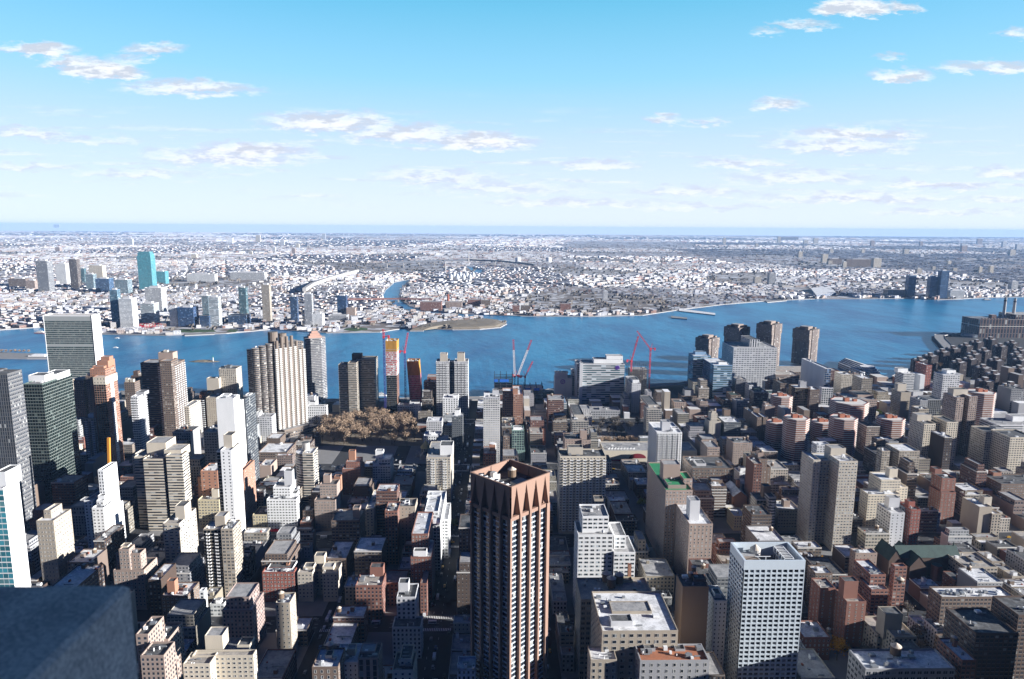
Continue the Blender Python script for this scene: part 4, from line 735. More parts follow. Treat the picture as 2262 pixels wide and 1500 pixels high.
# ------------------------------------------------------------------ the brown angular tower (45 degrees to the streets)
def angular_tower():
    Z = 169.0
    c = [G(1037,1044,Z), G(1128,1076,Z), G(1217,1042,Z), G(1125.5,1013.5,Z)]
    cx = sum(p[0] for p in c)/4; cy = sum(p[1] for p in c)/4
    s = sum(math.hypot(p[0]-cx, p[1]-cy) for p in c)/4/math.sqrt(2)      # half side
    root = thing('office_tower', 'tall brown angular tower set diagonally, with triangular flutes under its open crown', 'office tower', (cx, cy, .15))
    root['short'] = 'the brown angular tower'; HEROES.append((root, 'the brown angular tower', (cx-s*1.4, cx+s*1.4, cy-s*1.4, cy+s*1.4, Z), ''))
    FOOT.append((cx-s*1.2, cx+s*1.2, cy-s*1.2, cy+s*1.2))
    ang = math.atan2(c[2][1]-c[1][1], c[2][0]-c[1][0])
    bc = (.285,.18,.135); zt = Z; zw = Z-19; zb = 26.0
    core = MB(); core.turn(cx, cy, ang); core.box(-s+2.4, s-2.4, -s+2.4, s-2.4, .15, Z-20, 'blackgl', 'roof_d', 2.4, 3.6); core.obj('core', root)
    wl = MB(); wl.turn(cx, cy, ang); wins = []; spn = []
    nb = 4; pw = 1.35; bay = (2*s-pw)/nb
    for f in range(4):
        cf, sf = math.cos(f*math.pi/2), math.sin(f*math.pi/2)
        q = lambda u, v: (u*cf-v*sf, u*sf+v*cf)                          # u along the face, v = -s is the outside
        def bx(u0, u1, v0, v1, z0, z1):
            p = [q(u0,v0), q(u1,v0), q(u1,v1), q(u0,v1)]; wl.prism(p, z0, z1, 'blank', 'blank', bottom=True)
        for k in range(nb+1):
            uc = -s+pw/2+k*bay
            if k < nb: bx(uc-pw/2, uc+pw/2, -s, -s+2.5, zb-22, zw)
            u0, u1 = uc+pw/2, uc+bay-pw/2
            if k == nb: break
            bx(u0, u1, -s+.7, -s+2.45, zw-2.2, zw)                       # lintel
            # crown above the strip: the walls fold in to triangular flutes
            um = (u0+u1)/2; a0 = q(u0,-s); a1 = q(u1,-s); am = q((u0*.5+um*.5),-s); bm_ = q(um*.5+u1*.5,-s)
            t0 = q(u0-pw*.5,-s); t1 = q(u1+pw*.5,-s); apx = q(um,-s); ins0 = q(u0+.9,-s+3.6); ins1 = q(u1-.9,-s+3.6); insm = q(um,-s+1.75)
            L = [(t0[0],t0[1],zw), (a0[0],a0[1],zw), (apx[0],apx[1],zt-1), (apx[0],apx[1],zt), (t0[0],t0[1],zt)]
            wl.face(L, 'blank')
            Rr = [(a1[0],a1[1],zw), (t1[0],t1[1],zw), (t1[0],t1[1],zt), (apx[0],apx[1],zt), (apx[0],apx[1],zt-1)]
            wl.face(Rr, 'blank')
            wl.face([(a0[0],a0[1],zw), (ins0[0],ins0[1],zw), (apx[0],apx[1],zt-1)], 'blank')
            wl.face([(ins1[0],ins1[1],zw), (a1[0],a1[1],zw), (apx[0],apx[1],zt-1)], 'blank')
            wl.face([(ins0[0],ins0[1],zw), (ins1[0],ins1[1],zw), (apx[0],apx[1],zt-1)], 'blank')
            n = 38; dz = (zw-2.2-zb)/n; ww = u1-u0
            for j in range(n):
                z0 = zb+j*dz
                p = q(um, -s+2.36)
                x = cx+p[0]*math.cos(ang)-p[1]*math.sin(ang); y = cy+p[0]*math.sin(ang)+p[1]*math.cos(ang)
                if f in (0, 3): wins.append((x, y, z0+dz*.36, ang+f*math.pi/2)); spn.append((x, y, z0+dz*.83, ang+f*math.pi/2))
    i0 = [(-s+1,-s+1),(s-1,-s+1),(s-1,s-1),(-s+1,s-1)]; o0 = [(-s,-s),(s,-s),(s,s),(-s,s)]
    for k in range(4):
        a, b, d, e = o0[k], o0[(k+1)%4], i0[(k+1)%4], i0[k]
        wl.face([(a[0],a[1],zt),(b[0],b[1],zt),(d[0],d[1],zt),(e[0],e[1],zt)], 'blank'); wl.face([(e[0],e[1],zt),(d[0],d[1],zt),(d[0],d[1],zt-7),(e[0],e[1],zt-7)], 'blank')
        for m_ in (-.5, 0, .5):
            mx_, my_ = (e[0]+d[0])/2+(d[0]-e[0])*m_*.9, (e[1]+d[1])/2+(d[1]-e[1])*m_*.9
            wl.box(mx_-.4, mx_+.4, my_-.4, my_+.4, zt-7, zt-.4, 'blank', 'blank')
    wl.box(-s-3, s+3, -s-3, s+3, .15, zb-10, 'blank', 'roof_t')           # base
    wl.obj('wall', root, bc)
    rf = MB(); rf.turn(cx, cy, ang); rf.face([(-s+1,-s+1,zt-6.4),(s-1,-s+1,zt-6.4),(s-1,s-1,zt-6.4),(-s+1,s-1,zt-6.4)], 'roof_d'); rf.obj('roof', root)
    ww = bay-pw
    def strip(wd, hh, mat, panes):
        mb = MB()
        iw = (wd-.3)/panes
        if panes > 1:
            mb.box(-wd/2,wd/2,-.12,-.002,-hh/2,hh/2,'steel','steel',bottom=True)
            for i in range(panes): mb.face([(-wd/2+.2+i*iw+.1,-.13,-hh/2+.12),(-wd/2+.2+(i+1)*iw-.1,-.13,-hh/2+.12),(-wd/2+.2+(i+1)*iw-.1,-.13,hh/2-.12),(-wd/2+.2+i*iw+.1,-.13,hh/2-.12)], mat)
        else: mb.box(-wd/2,wd/2,-.3,-.002,-hh/2,hh/2,mat,mat,bottom=True)
        return mb, mb.mesh('window' if panes > 1 else 'spandrel')
    dz = (zw-2.2-zb)/38
    repeat(root, 'window', strip(ww-.1, dz*.70, 'pane', 4), wins); repeat(root, 'spandrel', strip(ww-.1, dz*.26, 'paneblind' if 0 else 'spandrel', 1), spn)
    for k in range(6):                                                    # cooling towers along the left parapet
        a = MB(); a.turn(cx, cy, ang); cs_ = (2*s-8)/6.6; u0 = -s+2.2; v0 = s-3-(k+1)*cs_-(0 if k < 3 else cs_*.4)
        a.box(u0, u0+cs_*.9, v0, v0+cs_*.9, zt-6.3, zt-1.4, 'whitepaint', 'roof_g'); a.cyl(u0+cs_*.45, v0+cs_*.45, 1.4, zt-1.4, zt-.7, 10, 'whitepaint', 'steel'); a.obj('cooling_tower', root)
    tx, ty = 5.2, 3.5
    X_, Y_ = cx+tx*math.cos(ang)-ty*math.sin(ang), cy+tx*math.sin(ang)+ty*math.cos(ang)
    tank(root, X_, Y_, zt-6.4, 2.5, 4.4)
    for (u0,u1,v0,v1,h) in ((-3,6,-9,-3,2.2),(-6,-3,8,11,5.2),(-3,0,8,11,3.4)):
        a = MB(); a.turn(cx, cy, ang); a.box(u0,u1,v0,v1,zt-6.4,zt-6.4+h,'concrete' if h < 3 else 'blank','roof_g'); a.obj('roof_hut', root, (.6,.55,.5))
MATS.setdefault('spandrel', simple('spandrel', (.50,.56,.60), .25, .12, .3, .5))
angular_tower()

# ------------------------------------------------------------------ white gridded tower, front right
def grid_tower():
    Y = 433-26; x0, z0 = A(1644,1242,Y); x1, z1 = A(1779.5,1242,Y); Z = (z0+z1)/2; D = solve_depth(x0, Z, Y, 1613.5)
    root = thing('office_tower', 'white metal grid tower of square dark windows with an open sunken roof', 'office tower', ((x0+x1)/2, Y+D/2, .15))
    HEROES.append((root, 'the white grid tower', (x0, x1, Y, Y+D, Z), '')); FOOT.append((x0, x1, Y, Y+D)); root['short'] = 'the white grid tower'
    c = MB(); c.box(x0+.9, x1-.9, Y+.9, Y+D-.9, .15, Z-8, 'blackgl', 'roof_d', 3, 3); c.obj('core', root)
    n, top = 11, Z-5.2; fl = 3.15; nf = int(top/fl); bw = (x1-x0)/n; m = max(6, round(D/bw))
    w_ = MB(); wins = []
    def grid(pt, nn, L, rz):
        b = L/nn
        for i in range(nn+1):
            u = i*b; w_.face([pt(max(0,u-.5),0,.15), pt(min(L,u+.5),0,.15), pt(min(L,u+.5),0,top), pt(max(0,u-.5),0,top)], 'gridpanel')
            for e in (max(0,u-.5), min(L,u+.5)):
                w_.face([pt(e,0,.15), pt(e,.8,.15), pt(e,.8,top), pt(e,0,top)], 'gridpanel')
        for j in range(nf+1):
            z = .15+j*(top-.15)/nf; w_.face([pt(0,.03,z-.02), pt(L,.03,z-.02), pt(L,.03,min(top,z+1.2)), pt(0,.03,min(top,z+1.2))], 'gridpanel')
            w_.face([pt(0,.03,min(top,z+1.2)), pt(L,.03,min(top,z+1.2)), pt(L,.8,min(top,z+1.2)), pt(0,.8,min(top,z+1.2))], 'gridpanel')
        for i in range(nn):
            for j in range(nf):
                p = pt((i+.5)*b, .62, 0); wins.append((p[0], p[1], .15+(j+.5)*(top-.15)/nf+.6, rz))
        return b
    b1 = grid(lambda u, v, z: (x0+u, Y+v, z), n, x1-x0, 0)
    b2 = grid(lambda u, v, z: (x0+v, Y+D-u, z), m, D, R(-90))
    for (p, q_) in (((x1,Y),(x1,Y+D)),((x1,Y+D),(x0,Y+D))): w_.wall(p, q_, .15, top, 'punch2', 3.8, 3.15)
    P = [(x0,Y),(x1,Y),(x1,Y+D),(x0,Y+D)]
    for k in range(4): w_.wall(P[k], P[(k+1)%4], top, Z+1.2, 'gridpanel')
    w_.ring(P, Z-8, Z+1.2, 1.2, 'gridpanel'); w_.obj('wall', root, (.62,.68,.72))
    mb = MB(); mb.box(-b1/2+.5, b1/2-.5, -.08, -.002, -.95, .95, 'steel', 'steel', bottom=True); mb.face([(-b1/2+.6,-.09,-.85),(b1/2-.6,-.09,-.85),(b1/2-.6,-.09,.85),(-b1/2+.6,-.09,.85)], 'pane')
    repeat(root, 'window', (mb, mb.mesh('window')), wins)
    a = MB(); a.box(x0+2.2, x1-2.2, Y+2.2, Y+D-2.2, Z-8, Z-7.8, 'roof_d', 'roof_d'); a.obj('roof', root)
    W_ = x1-x0
    a = MB(); a.box(x0+4, x0+16, Y+D*.55, Y+D*.8, Z-7.8, Z-3.2, 'blank', 'roof_g'); a.obj('bulkhead', root, (.3,.24,.2))
    a = MB(); a.cyl(x0+15, Y+D-6, 3.4, Z-5, Z-.6, 16, 'concrete', 'concrete'); a.cyl(x0+15, Y+D-6, 3.5, Z-.6, Z+2.4, 16, 'tankcone', r1=.4)
    for dx in (-2, 2): a.bar((x0+15+dx, Y+D-6, Z-7.8), (x0+15+dx, Y+D-6, Z-5), .4, 'steel')
    a.obj('water_tank', root)
    a = MB()                                                              # white steel frame round the fans
    for i in range(2):
        for j in range(5): a.bar((x1-12+i*6, Y+4+j*(D-9)/4, Z-7.8), (x1-12+i*6, Y+4+j*(D-9)/4, Z+.5), .4, 'whitepaint')
        a.bar((x1-12+i*6, Y+4, Z+.5), (x1-12+i*6, Y+D-5, Z+.5), .45, 'whitepaint'); a.bar((x1-12+i*6, Y+4, Z-3), (x1-12+i*6, Y+D-5, Z-3), .35, 'whitepaint')
    for j in range(9): a.bar((x1-12, Y+4+j*(D-9)/8, Z+.5), (x1-6, Y+4+j*(D-9)/8, Z+.5), .35, 'whitepaint')
    a.obj('roof_frame', root)
    for j in range(4):
        a = MB(); a.cyl(x1-9, Y+6+j*(D-11)/3.4, 1.7, Z-7.8, Z-1.5, 12, 'metal', 'steel'); a.obj('cooling_fan', root)
    a = MB(); a.bar((x0+16, Y+5, Z-7.8), (x0+16, Y+5, Z+1.5), .35, 'whitepaint'); a.bar((x0+9, Y+5, Z+1.5), (x0+19, Y+5, Z+1.5), .35, 'whitepaint'); a.bar((x0+16, Y+5, Z-4), (x0+10, Y+5, Z+1.5), .25, 'whitepaint'); a.obj('window_cleaning_arm', root)
simple('gridpanel', (.60,.67,.72), .45, .06, .3, .5)
grid_tower()

# ------------------------------------------------------------------ glass slab of the river headquarters
def slab_headquarters():
    Y = 1190; x0, z0 = A(96,698,Y); x1, z1 = A(202,699.5,Y); Z = (z0+z1)/2; D = 24
    root = thing('office_tower', 'wide green glass slab with a dazzling white narrow end at the far left', 'office tower', ((x0+x1)/2, Y+D/2, .15)); root['short'] = 'the wide green glass slab'
    HEROES.append((root, 'the wide green glass slab', (x0, x1, Y, Y+D, Z), '')); FOOT.append((x0, x1, Y, Y+D))
    a = MB(); lv = [(.15, Z*.04, 'unmech'), (Z*.04, Z*.28, 'unglass'), (Z*.28, Z*.305, 'unmech'), (Z*.305, Z*.66, 'unglass'), (Z*.66, Z*.685, 'unmech'), (Z*.685, Z*.95, 'unglass'), (Z*.95, Z, 'unmech')]
    for z_0, z_1, mt in lv:
        a.wall((x0,Y), (x1,Y), z_0, z_1, mt, 1.4, 3.66); a.wall((x1,Y+D), (x0,Y+D), z_0, z_1, mt, 1.4, 3.66)
    a.obj('glass_wall', root, (.30,.32,.31))
    a = MB()
    for (xx, s) in ((x0, -1), (x1, 1)): a.box(xx-.8 if s < 0 else xx, xx if s < 0 else xx+.8, Y-.5, Y+D+.5, .15, Z+2, 'marble', 'marble')
    a.box(x0, x1, Y, Y+.6, Z, Z+2, 'marble'); a.box(x0, x1, Y+D-.6, Y+D, Z, Z+2, 'marble'); a.obj('end_wall', root)
    a = MB(); a.face([(x0,Y+.6,Z+.4),(x1,Y+.6,Z+.4),(x1,Y+D-.6,Z+.4),(x0,Y+D-.6,Z+.4)], 'roof_t'); a.obj('roof', root)
simple('marble', (.86,.85,.83), .5, .05, .2, .5); simple('unmech', (.36,.38,.37), .7, .1, .2)
slab_headquarters()

# ------------------------------------------------------------------ fluted tower by the tunnel
def fluted_tower():
    base = G(617, 965); b2 = G(680, 949)
    ang = math.atan2(b2[1]-base[1], b2[0]-base[0]); L = math.hypot(b2[0]-base[0], b2[1]-base[1])
    xt, Z = A(625, 757, base[1])
    root = thing('apartment_tower', 'tall beige tower of half-round fluted bays with balcony slots between them', 'apartment tower', (base[0], base[1]+18, .15)); root['short'] = 'the fluted tower'
    HEROES.append((root, 'the fluted tower', (base[0]-30, base[0]+45, base[1], base[1]+60, Z), '')); FOOT.append((base[0]-32, base[0]+45, base[1]-8, base[1]+52))
    beige = (.175,.14,.115)
    wl = MB(); wl.turn(base[0], base[1], ang); D = 26
    wl.box(0, L, 1.5, D, .15, Z-4, 'grid', 'roof_t', 3.2, 2.95)
    wl.box(-30, 2, 9, D, .15, Z-9, 'band', 'roof_t', 3.2, 2.95)
    n = 6; bw = L/n; tops = [Z+2, Z+7, Z+7, Z+7, Z-2, Z-13]
    for i in range(n):
        u = (i+.5)*bw; r_ = bw*.29
        wl.cyl(u, 1.5, r_, .15, tops[i], 12, 'blank', 'roof_t', bay=2, fl=2.95)
    for i in range(3): wl.cyl(-26+i*11, 9, 5.2, .15, Z-6+i*2, 14, 'band', 'roof_t', bay=2.6, fl=2.95)
    wl.cyl(6, 14, 7, Z-4, Z+14, 14, 'blank', 'roof_d'); wl.cyl(L*.45, 15, 6, Z-4, Z+10, 12, 'blank', 'roof_d')
    wl.obj('wall', root, beige)
    mb = MB(); mb.box(-bw*.23, bw*.23, -3.6, -.01, -.5, 1.0, 'trim', 'trim', bottom=True); spots = []
    nf = int((Z-6)/2.95)
    for i in range(n+1):
        for j in range(1, nf):
            u, v = i*bw, 1.5
            if i == n: u -= bw*.2
            if i == 0: u += bw*.2
            if i >= n-1 and j*2.95 > Z-16: continue
            spots.append((base[0]+u*math.cos(ang)-v*math.sin(ang), base[1]+u*math.sin(ang)+v*math.cos(ang), j*2.95, ang))
    repeat(root, 'balcony', (mb, mb.mesh('balcony')), spots)
    a = MB(); a.turn(base[0], base[1], ang); a.box(-34, L+12, -16, -1, .15, 9, 'punch2', 'roof_t', 4, 4); a.box(2, L-4, -12, -3, 9, 12, 'blank', 'roof_g'); a.obj('podium', root, beige)
    for k in range(4):
        a = MB(); a.turn(base[0], base[1], ang); a.cyl(-22+k*5, 14, 1.5, Z-8, Z-4, 10, 'whitepaint'); a.obj('satellite_drum', root)
fluted_tower()
def turned_tower(label, short, px, py, Z, w_, d_, ang, colr, st, crown=None, chamf=None, fl=3.0):
    cx, cy = G(px, py); root = thing('apartment_tower', label, 'apartment tower', (cx, cy, .15)); root['short'] = short or ''
    HEROES.append((root, short, (cx-w_/2, cx+w_/2, cy-d_/2, cy+d_/2, Z), '')); FOOT.append((cx-w_*.6, cx+w_*.6, cy-d_*.6, cy+d_*.6))
    k = chamf or 0; a, b = w_/2, d_/2
    poly = [(-a+k,-b),(a-k,-b),(a,-b+k),(a,b-k),(a-k,b),(-a+k,b),(-a,b-k),(-a,-b+k)] if k else [(-a,-b),(a,-b),(a,b),(-a,b)]
    w2 = MB(); w2.turn(cx, cy, ang); w2.prism(poly, .15, Z, st, 'roof_d', 3.2, fl); w2.obj('wall', root, colr)
    n = int(Z/fl); bd = MB(); bd.turn(cx, cy, ang)
    pb = [(p[0]*1.03, p[1]*1.03) for p in poly]
    for j in range(1, n+1): bd.prism(pb, j*Z/n-.45, j*Z/n+.1, 'concrete', 'concrete', bottom=True)
    bd.obj('floor_bands', root)
    if crown:
        for i, (f, h, c2) in enumerate(crown):
            cr = MB(); cr.turn(cx, cy, ang); z0 = Z+sum(q[1] for q in crown[:i]); cr.box(-a*f, a*f, -b*f, b*f, z0, z0+h, 'blank', 'roof_t'); cr.obj('crown_step', root, c2)
    return root
pk = (.46,.27,.21)
Zb = A(700,760,1160)[1]
turned_tower('dark tower with thin white floor bands and a pink stepped crown on the river', 'the pink-crowned banded tower', 700, 879, Zb, 36, 34, R(22), (.12,.12,.14), 'bandw', [(.62,4,pk),(.46,4,pk),(.30,4,pk)], 9)
ro_, vo = [(h[0], h[2]) for h in HEROES if h[1] == 'the orange brick tower'][0]
a = MB(); ym = (vo[2]+vo[3])/2; a.box(vo[1]-.5, vo[1]+.35, ym-3.4, ym+3.4, .2, vo[4]-1, 'punch2', 'trim', 3.4, 3.0); a.obj('side_stripe', ro_, K['white'])
a = MB(); a.box(vo[0]-.3, vo[1]+.3, vo[2]-.3, vo[3]+.3, vo[4]-9, vo[4]+.6, 'small', 'trim', 4, 4, bottom=True); a.obj('crown_band', ro_, K['cream'])
# rounded end of the banded tan tower
rt_, vv = [(h[0], h[2]) for h in HEROES if h[1] == 'the rounded banded tower'][0]
a = MB(); cxr, cyr = vv[0]+1, vv[2]+12
a.cyl(cxr, cyr, 11.5, .15, vv[4]-.2, 22, 'band', 'roof_w', bay=3, fl=3.0); a.obj('round_end', rt_, K['tan'])
a = MB()
for j in range(1, int(vv[4]/3.0)): a.cyl(cxr, cyr, 11.9, j*3.0-.3, j*3.0+.5, 22, 'trim')
a.obj('floor_bands', rt_)
a = MB(); a.cyl(cxr-1, cyr+3, 4.4, vv[4]-.2, vv[4]+9, 16, 'concrete', 'roof_d'); a.obj('drum', rt_)

# ------------------------------------------------------------------ two leaning towers under construction and their cranes
def leaning(label, short, tl, tr, xb, ytop, base, Y, lean, zk, parts, rgb):
    xt0, zt = A(tl, ytop, Y); xt1, _ = A(tr, ytop, Y); b0, _ = A(base[0], 905, Y); b1, _ = A(base[1], 905, Y)
    D = 26; root = thing('unfinished_tower', label, 'tower under construction', ((b0+b1)/2, Y+D/2, .15)); root['short'] = short
    HEROES.append((root, short, (min(xt0,b0), max(xt1,b1), Y, Y+D, zt), '')); FOOT.append((min(xt0,b0)-1, max(xt1,b1)+1, Y-2, Y+D+2))
    def sec(z):
        f = z/zt
        if f < zk: t = 0; x0 = b0+(lean*0)*f; 
        x0 = b0+(xt0-b0)*max(0, (f-zk)/(1-zk)); x1 = b1+(xt1-b1)*max(0, (f-zk)/(1-zk)); return x0, x1
    for (name, f0, f1, mt, ms, c2) in parts:
        m_ = MB(); cuts = [f0]+([zk] if f0 < zk < f1 else [])+[f1]
        for a_, b_ in zip(cuts[:-1], cuts[1:]):
            za, zb_ = .15+a_*zt, b_*zt; (x0, x1), (u0, u1) = sec(za), sec(zb_); k = max(1, round((zb_-za)/3.3)); g = .0
            for (p0, p1, q1, q0, mm, n) in (((x0,Y),(x1,Y),(u1,Y),(u0,Y),mt,9),((x1,Y),(x1,Y+D),(u1,Y+D),(u1,Y),ms,8),((x1,Y+D),(x0,Y+D),(u0,Y+D),(u1,Y+D),mt,9),((x0,Y+D),(x0,Y),(u0,Y),(u0,Y+D),ms,8)):
                m_.face([(p0[0],p0[1],za),(p1[0],p1[1],za),(q1[0],q1[1],zb_),(q0[0],q0[1],zb_)], mm, [(0,0),(n,0),(n,k),(0,k)])
            if f1 >= .999: m_.face([(u0,Y,zb_-3),(u1,Y,zb_-3),(u1,Y+D,zb_-3),(u0,Y+D,zb_-3)], 'concrete')
        m_.obj(name, root, c2)
    fl = MB(); n = int(zt/3.3)
    for j in range(int(n*parts[-2][1])+1, n-3):
        z = j*3.3; x0, x1 = sec(z); fl.box(x0-.5, x1+.5, Y-.5, Y+D+.5, z-.25, z+.2, 'concrete', 'concrete', bottom=True)
    if rgb: fl.obj('floor_slabs', root)
    for k in range(5):
        a = MB(); x0, x1 = sec(zt); xx = x0+(k+.5)*(x1-x0)/5; a.box(xx-1, xx+1, Y+6+(k%2)*7, Y+9+(k%2)*7, zt-3, zt+1.5-(k%3), 'concrete' if k % 2 else 'whitepaint'); a.obj('roof_hut', root)
    return root
facade('buildwhite', .9, .5, glass=(.45,.06,.07), lit=.35, blind=(.7,.66,.64), colr=(.66,.52,.50), rough=.7)
facade('copperwall', .5, .8, glass=(.03,.03,.035), lit=.05, colr=(.22,.10,.06)); facade('rednet', .88, .84, glass=(.30,.045,.075), lit=.2, blind=(.36,.07,.10), colr=(.62,.42,.42), rough=.8)
leaning('leaning tower under construction, gold wrapped top, pink middle and dark glass below', 'the gold-topped leaning tower', 851, 876, 886, 753, (855,878), 1097, 0, .5,
        [('glass_wall',0,.56,'blackgl','copperwall',(.1,.1,.11)),('unclad_floors',.56,.86,'buildwhite','buildwhite',(.7,.6,.58)),('gold_wrap',.86,1,'goldwrap','goldwrap',None)], True)
leaning('shorter leaning tower wrapped in red netting with an orange top', 'the red-netted leaning tower', 898, 924, 932, 798, (905,930), 1142, 0, .35,
        [('netting',0,.72,'rednet','rednet',(.4,.1,.13)),('orange_wrap',.72,1,'orangewrap','goldwrap',None)], False)
def crane(label, mast_px, ybase, ytop, Y, tip, cab='cranered', mastc='craneblue', jibc='cranered', zb=0, w_=2.2, back=True):
    x, zt = A(mast_px, ytop, Y); root = thing('tower_crane', label, 'crane', (x, Y, zb), 'tower cranes over the river building sites')
    a = MB(); a.lattice((x,Y,zb), (x,Y,zt), w_, mastc, max(6, int((zt-zb)/5)), .5); a.obj('mast', root)
    tx, tz = A(tip[0], tip[1], Y); d = Vector((tx-x, 0, tz-zt))
    a = MB(); n = max(5, int(d.length/4))
    if jibc == 'cranewhite':
        e = Vector((x,Y,zt))+d*.72; a.lattice((x,Y,zt+1), e, 2.6, 'cranewhite', n, .7); a.lattice(e, (tx,Y,tz), 2.2, 'cranered', max(3, n//3), .6)
    else: a.lattice((x,Y,zt+1), (tx,Y,tz), 1.9, jibc, n, .5)
    a.obj('jib', root)
    a = MB(); s = -1 if tx > x else 1
    a.box(x-1.6, x+1.6, Y-2, Y+2, zt-1.5, zt+2, cab); a.lattice((x,Y,zt+1), (x+s*8,Y,zt+2.5), 1.6, cab, 3, .4); a.box(x+s*8-1.5, x+s*8+1.5, Y-1.6, Y+1.6, zt-1.5, zt+3, cab); a.bar((x,Y,zt+1), (x+s*3,Y,zt+11), .6, cab)
    a.bar((x+s*3,Y,zt+11), (x+d.x*.92,Y,zt+d.z*.92), .18, 'steel'); a.bar((x+s*3,Y,zt+11), (x+s*8,Y,zt+3), .18, 'steel'); a.obj('cab', root)
    return root
crane('dark blue mast crane with a pink head climbing the left edge of the gold-topped tower', 847.5, 0, 745, 1092, (846,727))
crane('pink crane with a steep jib between the two leaning towers', 894, 0, 778, 1130, (901,735))
crane('white and red crane with its boom straight up over the steel frame', 1137, 0, 832, 1225, (1134,750), mastc='steel', jibc='cranewhite', zb=20)
crane('white and red crane with its boom leaning right over the steel frame', 1144, 0, 830, 1240, (1174,751), mastc='steel', jibc='cranewhite', zb=20)
crane('small thin red crane right of the two white booms', 1160, 0, 833, 1245, (1177,798), mastc='steel', zb=20)
crane('tall red crane whose long jib points up left beside the scaffolded tower', 1437, 0, 772, 1250, (1407,731), mastc='cranered')
crane('red crane with a steep jib on the left corner of the scaffolded tower', 1395, 0, 798, 1236, (1410,743), mastc='cranered', zb=50)
# orange mobile crane behind the blank white wall
x_, z_ = A(240,967,640); root = thing('mobile_crane', 'orange telescopic crane boom standing up behind the brilliant blank white wall', 'crane', (x_-3, 640, .1))
a = MB(); xb_, zb_ = A(231,1045,640); a.bar((xb_,640,3), (x_,640,z_), 2.2, 'craneorange'); a.bar((xb_+.2,640,3), ((xb_+x_)/2+.2,640,(3+z_)/2), 3.2, 'craneorange'); a.obj('boom', root)
a = MB(); a.box(xb_-3, xb_+3, 634, 646, 1.2, 3.4, 'craneorange'); a.obj('deck', root)
for sx in (-1, 1):
    for k in range(3):
        a = MB(); a.box(xb_+sx*2.6-.4, xb_+sx*2.6+.4, 635.5+k*3.6, 637+k*3.6, .1, 1.2, 'steel'); a.obj('wheel', root)
# steel frame on the river bank
x0, z0 = A(1092,834,1215); x1, _ = A(1200,834,1215)
root = thing('steel_frame', 'dark unfinished steel frame with blue tarps under the white crane booms', 'building under construction', ((x0+x1)/2, 1240, .1)); root['short'] = 'the dark steel frame'
HEROES.append((root, 'the dark steel frame', (x0, x1, 1215, 1265, z0), '')); FOOT.append((x0, x1, 1215, 1270))
a = MB(); xm = A(1134,834,1215)[0]; zl = A(1160,858,1215)[1]
for i in range(9):
    for j in range(4):
        xx = x0+i*(x1-x0)/8; yy2 = 1215+j*14; zt = z0+3 if xx < xm else zl+rng.uniform(0,5); a.bar((xx,yy2,.1), (xx,yy2,zt), .9, 'steel')
for z in range(5, int(z0), 5):
    xe = xm if z > zl else x1
    for j in range(4): a.bar((x0,1215+j*14,z), (xe,1215+j*14,z), .7, 'steel')
    for i in range(9):
        xx = x0+i*(x1-x0)/8
        if xx <= xe+.1: a.bar((xx,1215,z), (xx,1257,z), .7, 'steel')
a.obj('columns', root)
a = MB()
for z in (5, 10, 15, 20):
    if z < zl: a.box(x0, x1, 1215, 1257, z+.4, z+.7, 'concrete', 'concrete', bottom=True)
a.box(x0, xm, 1215, 1257, zl+.4, zl+.7, 'steel', 'steel', bottom=True); a.obj('decks', root)
for (u0, u1) in ((1092,1100),(1104,1124),(1160,1172),(1180,1192)):
    a = MB(); p0, _ = A(u0,840,1214); p1, _ = A(u1,840,1214); zz = z0-8 if u1 < 1130 else zl-4; a.box(p0, p1, 1213.4, 1213.8, zz, zz+5, 'bluesheet'); a.obj('tarpaulin', root)
# scaffolded core
x0, z0 = A(1390,812,1240); x1, _ = A(1434,812,1240)
root = thing('unfinished_tower', 'brownish tower core wrapped in scaffolding between the red cranes', 'tower under construction', ((x0+x1)/2, 1255, .1)); HEROES.append((root, 'the scaffolded tower', (x0, x1, 1240, 1268, z0), '')); FOOT.append((x0-2, x1+2, 1238, 1270))
a = MB(); a.box(x0+3, x1-3, 1243, 1266, .1, z0-4, 'trip', 'concrete', 3.4, 3.6); a.obj('core', root, (.22,.18,.15))
a = MB()
for i in range(10):
    for yy2 in (1240, 1268): a.bar((x0+i*(x1-x0)/9,yy2,.1), (x0+i*(x1-x0)/9,yy2,z0+rng.uniform(-3,5)), .45, 'steel')
for z in range(4, int(z0), 4):
    for yy2 in (1240, 1268): a.bar((x0,yy2,z), (x1,yy2,z), .5, 'steel')
    for xx in (x0, x1): a.bar((xx,1240,z), (xx,1268,z), .5, 'steel')
a.obj('scaffolding', root)

